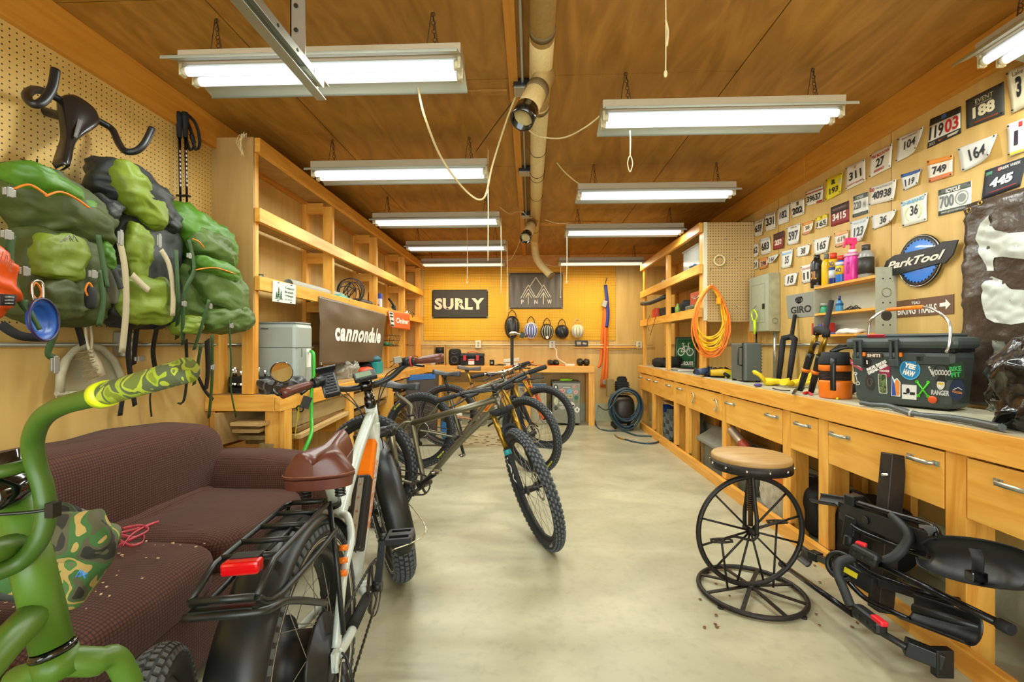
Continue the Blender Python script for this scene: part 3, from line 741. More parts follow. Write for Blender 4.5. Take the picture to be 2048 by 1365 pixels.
# ================================================================ prints on the bib wall
def cam_quad(TL,TR,BR,BL,X):
    return [PX(*q,X) for q in (TL,TR,BR,BL)]
COLM = {}
def ink(h,rough=.6): return mat('print_'+h,h,rough)
NR = Vector((-1,0,0)); XW = XR-.004
def r1(p): return (1480+p[0]/3.606,100+p[1]/3.606)
def r2(p): return (1480+p[0]/3.606,360+p[1]/3.606)
BIBS = [
 # crop, corners, base, [lettering: (text, s0,s1,t0,t1,colour,bold)], [areas: (s0,s1,t0,t1,colour)], label
 (r1,[(1628,365),(1898,228),(1903,465),(1632,570)],'3d3f3a',[('188',.2,.8,.24,.62,'e6dcb8',.05),('EVENT',.28,.76,.72,.86,'cfc8a6',0),('MOUNTAIN HARDWARE',.28,.72,.64,.69,'cfc8a6',0)],[(.2,.85,.08,.13,'8c3f22')],'black race bib number 188 high on the wall'),
 (r1,[(1940,160),(2160,50),(2150,370),(1962,460)],'d9d0b0',[('3',.26,.46,.3,.78,'222222',.05),('Lake',.2,.5,.82,.93,'33312c',0)],[],'cream race bib with a big 3 cut off by the picture edge'),
 (r1,[(1372,500),(1590,405),(1590,600),(1350,712)],'26231f',[('119',.04,.5,.24,.70,'1c1b1c',.03),('03',.54,.96,.24,.72,'c4242a',.03),('2013',.06,.24,.04,.14,'dcd6c0',0),('ER',.42,.6,.82,.96,'3a66a8',.05)],[(.0,1,.2,.76,'e4dfcf'),(.62,.94,.06,.15,'c9c4b0')],'black and white race bib number 11903 with red last digits'),
 (r1,[(1145,640),(1330,550),(1330,712),(1125,815)],'dcd9cc',[('104',.3,.78,.36,.72,'2a2624',.02),('SPRING THAW RACE',.2,.8,.82,.9,'2f2c2a',0)],[],'white race bib number 104'),
 (r1,[(945,758),(1108,672),(1095,845),(932,928)],'e2dcc8',[('27',.3,.68,.3,.68,'1c1b1c',.03),('FIRE MOUNTAIN',.12,.9,.74,.88,'b23028',.03),('INFERNO',.25,.7,.1,.22,'b23028',.03)],[],'cream race bib number 27 with red lettering above and below'),
 (r1,[(770,850),(905,785),(908,945),(765,1015)],'e0dac8',[('311',.2,.82,.32,.68,'1c1b1c',.03),('CHARITY RACING',.08,.92,.1,.18,'b23028',.02),('®',.44,.58,.78,.92,'b23028',.0)],[],'cream race bib number 311 with a red footer'),
 (r1,[(625,935),(750,882),(745,1030),(620,1090)],'e8d81c',[('193',.24,.76,.2,.48,'26241c',.03),('R',.36,.6,.62,.86,'3a3828',.1)],[(.78,.96,.42,.75,'e8e4d4')],'bright yellow race bib number 193'),
 (r1,[(1570,715),(1858,605),(1865,760),(1610,880)],'dcdcd6',[('164',.28,.74,.28,.78,'2a2a30',.02),('racer',.72,.88,.16,.24,'8a8a8a',0)],[],'wide white race bib number 164'),
 (r1,[(1940,540),(2160,450),(2160,690),(1940,775)],'e2e0d8',[('1',.22,.36,.28,.72,'2c1c30',.06)],[(.0,.5,.02,.1,'e0c838'),(.36,.5,.8,.95,'c03a2c')],'white race bib with a thick 1 beside the black bib 445'),
 (r1,[(1365,800),(1542,755),(1538,905),(1365,960)],'e4dccb',[('749',.2,.74,.3,.66,'26242a',.03)],[(0,1,.78,1,'e08a30'),(0,1,0,.2,'d07a4a')],'race bib number 749 with an orange header'),
 (r1,[(1178,900),(1315,855),(1300,965),(1180,1018)],'dfe0dc',[('119',.16,.7,.18,.62,'2a2a34',.02)],[(0,1,.8,1,'3c5f9c')],'small race bib number 119 with a blue header'),
 (r1,[(1768,870),(2070,765),(2015,985),(1740,1085)],'2b3038',[('445',.2,.78,.3,.62,'e4e4e0',.06),('GREEK WEEK',.36,.9,.82,.92,'d8d8d4',.02)],[(.18,.9,.14,.17,'a83034'),(.04,.2,.78,.9,'4f8a6a'),(.33,.42,.8,.94,'b8343a')],'dark slate race bib number 445 above the black banner'),
 (r1,[(940,995),(1140,932),(1130,1080),(930,1125)],'e2ddd0',[('40938',.14,.84,.26,.68,'26242a',.03),('REI',.03,.2,.72,.9,'b8343a',.04),('SAN ANTONIO 2013',.25,.85,.8,.9,'5a5654',0)],[],'wide white race bib number 40938'),
 (r2,[(1430,75),(1668,5),(1665,205),(1430,262)],'dcdcd4',[('700',.06,.5,.26,.72,'6c7274',.02),('ICYCLE',.26,.7,.8,.95,'e0e0d8',.04),('www.gloryriders.com',.1,.9,.04,.13,'d8d8d0',0)],[(0,1,.78,1,'5c645e'),(0,1,0,.18,'4c544e')],'white and grey race bib number 700 with a gear emblem'),
 (r2,[(1168,160),(1355,90),(1350,295),(1172,343)],'e3e2d6',[('36',.36,.66,.34,.72,'2a2a2e',.02),('SHIMANO',.06,.92,.8,.94,'74aed0',.03)],[],'white race bib number 36 under light blue lettering'),
 (r2,[(952,262),(1140,212),(1125,300),(958,362)],'dddbd2',[('36',.36,.66,.2,.78,'2a2a2e',.02)],[],'torn white race bib number 36 without a header'),
 (r2,[(818,120),(922,85),(925,240),(812,275)],'dcdcd2',[('220',.06,.56,.34,.7,'5a5e60',.02),('ICYCLE',.28,.72,.82,.93,'e0e0d8',.03)],[(0,1,.78,1,'56605a'),(0,1,0,.16,'4c544e')],'small white and grey race bib number 220'),
 (r2,[(655,200),(782,150),(785,300),(655,340)],'8e2a2c',[('3415',.12,.88,.24,.6,'e8e0d4',.04),('WOOLY MAMMOTH',.12,.88,.76,.86,'b08a80',.0)],[(0,1,.62,1,'3a2c28')],'dark red race bib number 3415'),
 (r2,[(552,275),(635,240),(637,330),(552,357)],'ddd9c8',[('165',.08,.92,.14,.56,'33302c',.03),('TSE',.38,.6,.76,.94,'4a4620',.02)],[(0,1,.66,1,'e4cc20')],'small race bib number 165 with a yellow header'),
 (r2,[(455,315),(535,285),(530,378),(455,400)],'e2d6bc',[('50',.28,.7,.34,.66,'5a4a34',.02)],[(0,1,.76,1,'e0984a'),(0,1,0,.2,'cf8a6c')],'small orange edged race bib number 50'),
 (r2,[(345,345),(437,312),(437,455),(345,473)],'dedcd4',[('597',.12,.86,.22,.7,'3a3a40',.03),('YMCA',.28,.74,.84,.94,'8a6a5a',.0)],[],'white race bib number 597'),
 (r2,[(365,165),(470,130),(470,245),(375,278)],'dfd9c4',[('202',.12,.86,.16,.58,'201f1f',.05)],[(.42,.6,.68,.92,'55554c')],'cream race bib number 202 with a small round crest'),
 (r2,[(272,205),(355,168),(355,300),(275,330)],'dddad0',[('182',.22,.84,.3,.7,'2c2a2e',.03)],[],'white race bib number 182'),
 (r2,[(185,250),(262,225),(258,350),(185,375)],'ded8c8',[('331',.12,.88,.28,.74,'26242a',.04),('RACE SERIES',.1,.9,.84,.92,'555',.0) if 0 else ('RACE SERIES',.1,.9,.84,.92,'555552',0)],[],'cream race bib number 331'),
 (r2,[(108,300),(178,273),(172,395),(105,413)],'ddd6c4',[('659',.12,.86,.24,.7,'2a2826',.04),('RUN FOR LIFE',.08,.9,.8,.89,'7a5a4c',0)],[],'cream race bib number 659 at the far end of its row'),
 (r2,[(478,85),(603,38),(608,155),(480,190)],'e0dac6',[('39637',.06,.9,.2,.62,'2a2826',.03)],[(0,1,.74,.82,'9c3a38'),(.6,1,0,.14,'b03a38')],'race bib number 39637 with a dark red stripe'),
 (r2,[(243,395),(325,365),(322,490),(243,508)],'8e2c2c',[('252',.16,.84,.26,.58,'e6dccc',.05)],[(0,1,.62,1,'4a2c28')],'small dark red race bib number 252'),
 (r2,[(152,430),(222,405),(222,525),(152,545)],'dfdbd0',[('683',.12,.88,.24,.72,'26262a',.03)],[(.05,.95,.82,.92,'b8c4cc')],'white race bib number 683'),
 (r2,[(85,470),(140,452),(135,550),(80,567)],'dcd8cc',[('362',.14,.9,.26,.76,'2a2a2a',.03)],[],'white race bib number 362'),
 (r2,[(78,590),(138,575),(135,640),(70,657)],'dad6ca',[('101',.22,.86,.2,.78,'303030',.02)],[],'white race bib number 101 above the electrical panel'),
 (r2,[(142,570),(205,555),(203,630),(145,650)],'d98a4a',[('398',.16,.86,.26,.7,'4a3020',.03)],[(0,1,.22,.74,'e4b890')],'small orange race bib number 398'),
 (r2,[(200,560),(287,530),(265,590),(205,605)],'dcd9ce',[('166',.2,.74,.2,.8,'33323a',.0)],[],'curled white race bib number 166'),
 (r2,[(305,520),(387,495),(382,625),(300,643)],'e2e0d6',[('35',.34,.7,.24,.66,'3a3a40',.02)],[(.08,.92,.76,.88,'9cc0d8')],'white race bib number 35 with a pale blue band'),
 (r2,[(410,490),(512,460),(508,540),(412,557)],'dddcd2',[('38',.34,.7,.2,.8,'3a3a3e',.02)],[],'white race bib number 38'),
 (r2,[(535,435),(657,402),(635,520),(540,545)],'dedcd2',[('165',.24,.8,.26,.78,'2e2e34',.02)],[],'white race bib number 165 without any header'),
 (r2,[(690,385),(790,358),(785,460),(690,490)],'e0d8c8',[('619',.2,.8,.3,.66,'8a7a68',.02)],[(0,1,.76,1,'e0a870'),(0,1,0,.22,'cf9a74')],'faded orange edged race bib number 619'),
 (r2,[(800,305),(937,262),(930,430),(800,455)],'dcdfdc',[('123',.2,.8,.24,.66,'4a5258',.02),('TOUR DE SKI',.14,.86,.8,.9,'8cb8cc',.0)],[],'white race bib number 123 behind the pink bottle'),
 (r2,[(332,688),(420,665),(412,755),(320,770)],'dedcd4',[('18',.26,.74,.2,.84,'3a3a40',.02)],[],'white race bib number 18 below the others'),
 (r2,[(448,625),(560,590),(555,730),(450,750)],'e0dcd2',[('11',.12,.5,.2,.6,'3a3036',.04),('THE WEREWOLF',.06,.9,.74,.86,'c07a78',.02)],[],'white race bib number 11 partly hidden by the wall cabinet'),
]
rnd = random.Random(5)
for k,(cr,cs,base,texts,areas,label) in enumerate(BIBS):
    pts = [PX(*cr(c),XW) for c in cs]
    big = (pts[1]-pts[0]).length
    a1,a2,a3 = rnd.uniform(.0,.012),rnd.uniform(.0,.018),rnd.uniform(0,.012)
    if k in (7,15,31,36,3): a2 += .025
    stiff = base in ('3d3f3a','2b3038','26231f','8e2a2c') or '700' in texts[0][0] or '220' in texts[0][0]
    def lift(s,t,a1=a1,a2=a2,a3=a3,st=stiff):
        if st: return 0
        return a1*(1-s)**3*t**2+a2*s**3*(1-t)+a3*s**4*t**3+.0025*math.sin(s*7+a1*900)*math.sin(t*5+a2*500)+.003
    F = quad(*pts,NR,lift)
    rt = one('race_bib',MB().surf(F,8,6,.0012 if not stiff else .003),ink(base),label,'race bib','race bibs pinned to the wall')
    for (s0,s1,t0,t1,c) in areas:
        G = lambda s,t,e,F=F,s0=s0,s1=s1,t0=t0,t1=t1: F(s0+(s1-s0)*s,t0+(t1-t0)*t,e+.0006)
        obj('printed_band',MB().surf(G,8,3,.0004),ink(c),rt)
    for (s,s0,s1,t0,t1,c,b) in texts:
        obj('number' if s[:2].isdigit() or s in ('3','1') else 'lettering',tmb(F,s,s0,s1,t0,t1,.0026,b),ink(c),rt)
    if '700' in texts[0][0] or '220' in texts[0][0]:
        m = MB(); cx = .74 if '700' in texts[0][0] else .78; ry = .26 if '700' in texts[0][0] else .15; rx = ry*.78
        o = circ(cx,.48,rx,ry,28); i = circ(cx,.48,rx*.88,ry*.88,28)
        m.add([F(a,b,.0022) for a,b in o+i],[(q,(q+1) % 28,28+(q+1) % 28,28+q) for q in range(28)])
        o = circ(cx,.48,rx*.6,ry*.6,14); m.add([F(a,b,.0022) for a,b in o],[list(range(14))])
        obj('gear_emblem',m,ink('8a8f8a'),rt)
    if '119' == texts[0][0] and k == 2:
        obj('swoosh',pmb(F,[(.36,.1),(.4,.06),(.6,.17),(.42,.09),(.38,.13)],.003),ink('d86a2a'),rt)
    if k == 14:
        m = MB()
        for sgn in (-1,1): m.tube([F(.5+sgn*(.2+.12*math.sin(q/8*PI)),.18+.5*q/8,.0025) for q in range(9)],.0022,5)
        obj('laurel',m,ink('c8cf8a'),rt)
    for (a,b) in ((.05,.94),(.95,.94),(.05,.07),(.95,.07)): obj('pin',MB().cyl(F(a,b,.001),F(a,b,.004),.0035,seg=8),DKST,rt)

# ---- big gear-and-banner emblem sign
C = PX(1480+1300/3.606,360+585/3.606,XR-.012)
FF = lambda s,t,e=0: C+Vector((0,-1,0))*s+Vector((0,0,1))*t+NR*e
def ringp(r,r2,m,n=60,e=.002,tooth=0):
    o = [(r*(1+(tooth if (q % 2) else 0))*math.cos(2*PI*q/n),r*(1+(tooth if (q % 2) else 0))*math.sin(2*PI*q/n)) for q in range(n)]
    i = [(r2*math.cos(2*PI*q/n),r2*math.sin(2*PI*q/n)) for q in range(n)]
    m.add([FF(a,b,e) for a,b in o+i],[(q,(q+1) % n,n+(q+1) % n,n+q) for q in range(n)]); return m
k = 1/(3.606*910/2.40)
def e2(px,py): q = PX(1480+px/3.606,360+py/3.606,XR-.012)-C; return (-q.y,q.z)
t = thing('emblem_sign','glossy round blue gear sign with a slanted black banner on the bib wall','sign',C)
RG = .142
obj('backing_plate',MB().prism(circ(0,0,RG,RG,60),C,(0,-1,0),(0,0,1),.008),BLKG,t,bev=.003)
obj('chrome_edge',MB().ring(C+NR*.008,NR,RG*.96,.0025,60,6),STEEL,t)
m = MB().add([FF(a,b,.0095) for a,b in [((.108+(.012 if q % 2 else 0))*math.cos(2*PI*q/64),(.108+(.012 if q % 2 else 0))*math.sin(2*PI*q/64)) for q in range(64)]],[list(range(64))])
obj('gear',m,mat('sign_blue','1d74d0',.15,coat=.5),t,'blue toothed gear')
obj('gear_outline',ringp(.128,.118,MB(),64,.0100),mat('sign_dark','222428',.2),t)
bn = [e2(*q) for q in ((1032,690),(1075,585),(1130,545),(1440,475),(1480,445),(1598,432),(1560,540),(1500,605),(1470,600),(1140,690))]
obj('slanted_banner',MB().prism(bn,C+NR*.0105,(0,-1,0),(0,0,1),.006),mat('sign_black','131416',.35),t,bev=.002)
G = quad(C+FF(*e2(1085,590))-C,FF(*e2(1520,490)),FF(*e2(1500,570)),FF(*e2(1075,655)),NR)
obj('lettering',tmb(G,'ParkTool',.02,.98,.05,.9,.0185,.03,.25),mat('sign_cream','d9cfc0',.3),t)

# ---- brown trail sign
cs = [PX(1480+a/3.606,360+b/3.606,XR-.004) for a,b in ((1060,885),(1540,825),(1540,965),(1060,1000))]
F = quad(*cs,NR)
t = one('trail_sign',MB().surf(lambda s,t,e: F(s,t,e),2,2,.003,False),ink('6b4b36',.5),'brown rectangular trail sign with white arrow behind the cooler handle','sign')
obj('lettering',tmb(F,'BIKING TRAILS',.19,.78,.14,.62,.001,.02),WINK,t)
obj('lettering',tmb(F,'TSALI',.41,.54,.7,.86,.001,.02),WINK,t)
obj('arrow',pmb(F,[(.82,.42),(.9,.42),(.9,.24),(.965,.5),(.9,.8),(.9,.62),(.82,.62)],.001),WINK,t)
m = MB(); o = rrect(.015,.165,.08,.92,.03,4,3); i = rrect(.03,.15,.16,.84,.02,4,3); n = len(o)
m.add([F(a,b,.001) for a,b in o+i],[(q,(q+1) % n,n+(q+1) % n,n+q) for q in range(n)])
for cx in (.06,.12):
    o = circ(cx,.4,.022,.12,16); i = circ(cx,.4,.016,.085,16); m.add([F(a,b,.001) for a,b in o+i],[(q,(q+1) % 16,16+(q+1) % 16,16+q) for q in range(16)])
m.tube([F(.06,.4,.002),F(.085,.6,.002),F(.115,.6,.002),F(.12,.4,.002)],.002,5); m.tube([F(.085,.6,.002),F(.09,.4,.002),F(.115,.6,.002)],.002,5)
obj('bicycle_symbol',m,WINK,t)

# ---- grey sign behind the wall cabinet
cs = [PX(1480+a/3.606,360+b/3.606,XR-.004) for a,b in ((332,838),(640,785),(640,975),(345,1000))]
F = quad(*cs,NR)
t = one('brand_sign',MB().surf(F,2,2,.003,False),ink('8c8f86',.5),'flat grey sign with black lettering between the electrical panel and wall cabinet','sign')
obj('lettering',tmb(F,'GIRO',.1,.62,.18,.48,.001,.03),INK,t)
m = MB(); m.add([F(a,b,.001) for a,b in [(.24,.8),(.42,.88),(.36,.6),(.3,.58)]],[(0,1,2,3)])
o = circ(.33,.74,.1,.14,20); i = circ(.33,.74,.08,.105,20); m.add([F(a,b,.001) for a,b in o+i],[(q,(q+1) % 20,20+(q+1) % 20,20+q) for q in range(20)])
obj('emblem',m,INK,t)

# ---- big dark vinyl banner at the picture edge
VIN = mat('dark_vinyl','463a30',.28,noise_amt=.3,noise_scale=7,bump=1.0,bscale=11)
tl = PX(1934,412,XR-.006); bl = PX(1925,700,XR-.006); zt = tl.z; zb = .93
def F(s,t,e=0):
    y = tl.y+(bl.y-tl.y)*(1-t)-1.35*s
    w = .010*math.sin(s*23+t*6)*math.sin(t*9)+.022*abs(noise.noise(Vector((s*9+t*4,t*11,3))))+.012*abs(noise.noise(Vector((s*25,t*19-s*9,8))))+.006
    return Vector((XR-.008-abs(w)-e,y,zb+(zt-zb)*t))
t = one('banner',MB().surf(F,60,40,.001),VIN,'large crinkled dark banner with pale angular shapes behind the cooler','banner')
def inv(px,py):
    q = PX(px,py,XR-.02); tt = (q.z-zb)/(zt-zb); y0 = tl.y+(bl.y-tl.y)*(1-tt); return ((y0-q.y)/1.35,tt)
def shape(poly):
    # cut the outline in a fine grid so that it follows the folds
    P2 = [inv(*r2(q)) for q in poly]
    import mathutils.geometry as g
    x0 = min(a for a,b in P2); x1 = max(a for a,b in P2); y0 = min(b for a,b in P2); y1 = max(b for a,b in P2)
    def inside(x,y):
        c = False; n = len(P2)
        for i in range(n):
            (ax,ay),(bx,by) = P2[i],P2[i-1]
            if (ay > y) != (by > y) and x < (bx-ax)*(y-ay)/(by-ay)+ax: c = not c
        return c
    N = 60; m = MB(); pts = list(P2)
    # dense outline
    ol = []
    for i in range(len(P2)):
        a = Vector(P2[i]); b = Vector(P2[(i+1) % len(P2)])
        for q in range(6): ol.append(a.lerp(b,q/6))
    ins = [Vector((x0+(x1-x0)*(i+.5)/26,y0+(y1-y0)*(j+.5)/26)) for i in range(26) for j in range(26)]
    ins = [p for p in ins if inside(p.x,p.y) and min((p-o).length for o in ol) > .008]
    V = ol+ins; E = [(i,(i+1) % len(ol)) for i in range(len(ol))]
    r = g.delaunay_2d_cdt(V,E,[list(range(len(ol)))],1,1e-5)
    return MB().add([F(v.x,v.y,.003) for v in r[0]],r[2],True)
SHP = mat('banner_print','bfc4ba',.4)
obj('printed_shape',shape([(1825,255),(1790,275),(1745,315),(1720,370),(1705,430),(1740,530),(1790,655),(1835,655),(1830,590),(1840,560),(1900,555),(2048,572),(2200,600),(2300,500),(2200,350),(2048,375),(1950,385),(1860,360),(1820,320)]),SHP,t)
obj('printed_shape',shape([(1825,695),(1790,715),(1765,765),(1758,830),(1765,930),(1790,1000),(1850,1030),(1960,1045),(2048,1030),(2150,980),(2200,800),(2048,795),(1950,790),(1890,730)]),SHP,t)
F3 = lambda p: (1440+p[0]/3.37,560+p[1]/3.37)
q4 = [inv(*F3(p)) for p in ((1835,405),(1920,415),(1925,655),(1840,650))]
obj('printed_shape',MB().surf(lambda s,t_,e: F((q4[0][0]*(1-s)+q4[1][0]*s)*t_+(q4[3][0]*(1-s)+q4[2][0]*s)*(1-t_),(q4[0][1]*(1-s)+q4[1][1]*s)*t_+(q4[3][1]*(1-s)+q4[2][1]*s)*(1-t_),.003),12,24,.0005),SHP,t)
m = MB(); m.ring(F(.02,.97,.003),NR,.011,.003,16,6); m.ring(F(.07,.985,.003),NR,.009,.003,16,6)
obj('grommet',m,mat('brass','a88b45',.35,.8),t)

# ================================================================ banners on the back wall and on the shelves
def bwall(px0,px1,py0,py1,Y,w=.004,fr=5,sag=0,ph=0):
    a = PY(px0,py0,Y); b = PY(px1,py1,Y)
    def F(s,t,e=0):
        ww = w*math.sin(s*fr*PI+ph)*(.4+.6*math.sin(t*PI))
        return Vector((a.x+(b.x-a.x)*s,Y-abs(ww)-.002-e,b.z+(a.z-b.z)*t+sag*math.sin(s*PI*4)*t))
    return F
F = bwall(864,976,580,637,YB-.014,.006,9)
t = one('banner',MB().surf(F,40,16,.001),mat('black_cloth','35322e',.7),'small black banner with rough white brush lettering on the back pegboard','banner')
m = tmb(F,'SURLY',.05,.93,.30,.70,.002,.05,0,1.12); rnd = random.Random(2)
m.v = [v+Vector((rnd.uniform(-.003,.003),0,rnd.uniform(-.005,.005))) for v in m.v]
obj('lettering',m,mat('banner_cream','d9c9ae',.7),t)
m = MB()
for a in (.01,.99):
    for b in (.03,.97): m.ring(F(a,b,.002),(0,-1,0),.01,.003,12,5)
obj('grommet',m,GALV,t)
F = bwall(1018,1126,546,618,YB-.014,.014,7,ph=.5)
t = one('banner',MB().surf(F,40,20,.001),mat('grey_satin','5d554a',.4),'grey satin banner with white mountain and pine outlines on the back pegboard','banner')
m = MB()
def stroke(pts,w=.011):
    for i in range(len(pts)-1):
        a = Vector(pts[i]); b = Vector(pts[i+1]); n = 8
        A = [F(a.x+(b.x-a.x)*q/n,a.y+(b.y-a.y)*q/n,.003) for q in range(n+1)]; m.ribbon(A,w,(1,0,0) if abs((b-a).y*.66) > abs((b-a).x) else (0,0,1),.001)
stroke([(.22,.30),(.36,.66),(.50,.30)]); stroke([(.5,.30),(.64,.66),(.78,.30)]); stroke([(.38,.60),(.5,.87),(.62,.60)])
stroke([(.26,.30),(.36,.55),(.47,.30)]); stroke([(.53,.30),(.64,.55),(.74,.30)])
stroke([(.31,.30),(.36,.45),(.42,.30)]); stroke([(.58,.30),(.64,.45),(.69,.30)])
stroke([(.36,.45),(.36,.12)]); stroke([(.64,.45),(.64,.12)])
obj('mountain_outline',m,mat('banner_white','e2dac8',.6),t)
obj('lettering',tmb(F,'P',.225,.275,.13,.25,.003,.02),MATS['banner_white'],t)
obj('lettering',tmb(F,'N',.47,.53,.13,.25,.003,.02),MATS['banner_white'],t)
obj('lettering',tmb(F,'W',.71,.79,.13,.25,.003,.02),MATS['banner_white'],t)
m = MB()
for a in (.01,.99):
    for b in (.03,.97): m.ring(F(a,b,.003),(0,-1,0),.01,.003,12,5)
obj('grommet',m,GALV,t)
# banners hung on the sofa side shelf rail
XF = XS+.042
def lban(c,w,amp=.02):
    TL,TR,BR,BL = [PX(*q,XF) for q in c]
    def F(s,t,e=0):
        p = (BL*(1-s)+BR*s)*(1-t)+(TL*(1-s)+TR*s)*t
        return p+Vector((1,0,0))*(e+w(s,t))
    return F
def wv(s,t):
    b = (1-(2*s-1)**2)*.5
    fold = .05*b*math.exp(-((t-(.93-.55*b*1.1))/.16)**2)
    return .004+fold+.012*(1-t)*(1+math.sin(s*11+t*3))+.01*noise.noise(Vector((s*5,t*4,1)))
F = lban([(637,592),(771,629),(762,722),(634,731)],wv)
t = one('banner',MB().surf(F,44,30,.001),mat('brown_banner','5a4a38',.45,bump=.15,bscale=20),'draped dark brown banner with white lowercase lettering pinned to the shelf rail','banner')
obj('lettering',tmb(F,'cannondale',.18,.93,.36,.66,.003,.045,.12,1.14),WINK,t)
m = MB()
for a,b in ((.01,.98),(.75,.985),(.02,.02),(.98,.98)): m.ring(F(a,b,.002),(1,0,0),.009,.003,12,5)
obj('grommet',m,GALV,t)
F = lban([(774,621),(818,629),(820,661),(779,656)],lambda s,t: .004+.006*math.sin(s*9+2)*(1-t)+.006)
t = one('banner',MB().surf(F,20,10,.001),mat('orange_banner','d8622a',.6),'small orange banner hanging from the shelf rail with white lettering','banner')
obj('lettering',tmb(F,'Oniner',.3,.92,.34,.66,.003,.04,.2),WINK,t)
m = MB().surf(lambda s,t,e: F(.02+.18*s,.08+.84*t,e+.002),4,8,.0005); obj('label_strip',m,WINK,t)
m = MB()
for a in (.12,.36,.62,.8): m.surf(lambda s,t,e,a=a: F(.04+.14*s,a+.1*t,e+.003),3,2,.0005)
obj('label_print',m,INK,t)
# white village plate
cs = [PX(*q,XF) for q in ((546,561),(592,571),(591,609),(545,603))]
F = quad(*cs,(1,0,0))
t = one('number_plate_sign',MB().surf(F,2,2,.002,False),ink('d9dcd2',.4),'white plate sign with a green tree picture nailed to the shelf rail','sign')
GR = ink('2e5a3a')
for i,(s,w) in enumerate((('Tobacco',.42),('Branch',.38),('Village',.38))): obj('lettering',tmb(F,s,.5,.5+w,.70-.2*i,.82-.2*i,.001,.03),GR,t)
obj('lettering',tmb(F,'GUIDE',.5,.84,.14,.22,.001,.0),GR,t)
m = MB()
for cx,h,y in ((.16,.3,.2),(.24,.55,.22),(.34,.42,.18)):
    for k in range(4): m.add([F(cx-.06+.01*k,y+h*k/4.5,.001),F(cx+.06-.01*k,y+h*k/4.5,.001),F(cx,y+h*(k+1.6)/4.5,.001)],[(0,1,2)])
m.add([F(a,b,.001) for a,b in rectp(.1,.42,.14,.17)],[(0,1,2,3)])
obj('tree_picture',m,GR,t)
m = MB()
for a in (.22,.78):
    for b in (.06,.94): m.add([F(x,y,.001) for x,y in circ(a,b,.05,.02,10)],[list(range(10))])
obj('slot',m,INK,t)
# ================================================================ bicycles (built lengthwise along +x, wheels on z = 0, then stood in the room)
SPK = mat('steel_spoke','9a9a92',.3,.9)
KN = mat('tyre_knob','565b5e',.85)
def wheel_mb(R,rt,knob=1,width=1.0,nk=64,rows=5):
    """tyre in the x-z plane about the origin, R is the outer radius"""
    tyre = MB(); Rc = R-rt
    tyre.lathe([(Rc+rt*math.cos(a)*1.0,rt*width*math.sin(a)) for a in [2*PI*k/14 for k in range(14)]],(0,0,0),(0,1,0),56,closed=True)
    kn = MB()
    if knob:
        for i in range(nk):
            for r in range(rows):
                th = 2*PI*(i+(.5 if r % 2 else 0))/nk; ph = (r-(rows-1)/2)*(.42 if rows > 5 else .5)
                q = Vector((math.cos(th)*(Rc+rt*math.cos(ph)),rt*width*math.sin(ph),math.sin(th)*(Rc+rt*math.cos(ph))))
                n = Vector((math.cos(th)*math.cos(ph),math.sin(ph),math.sin(th)*math.cos(ph))); tg = Vector((-math.sin(th),0,math.cos(th))); w = n.cross(tg)
                kn.box(q+n*.001,(2*PI*R/nk*.55,rt*.32,.0075*knob),Matrix((tg,w,n)).transposed())
    return tyre,kn
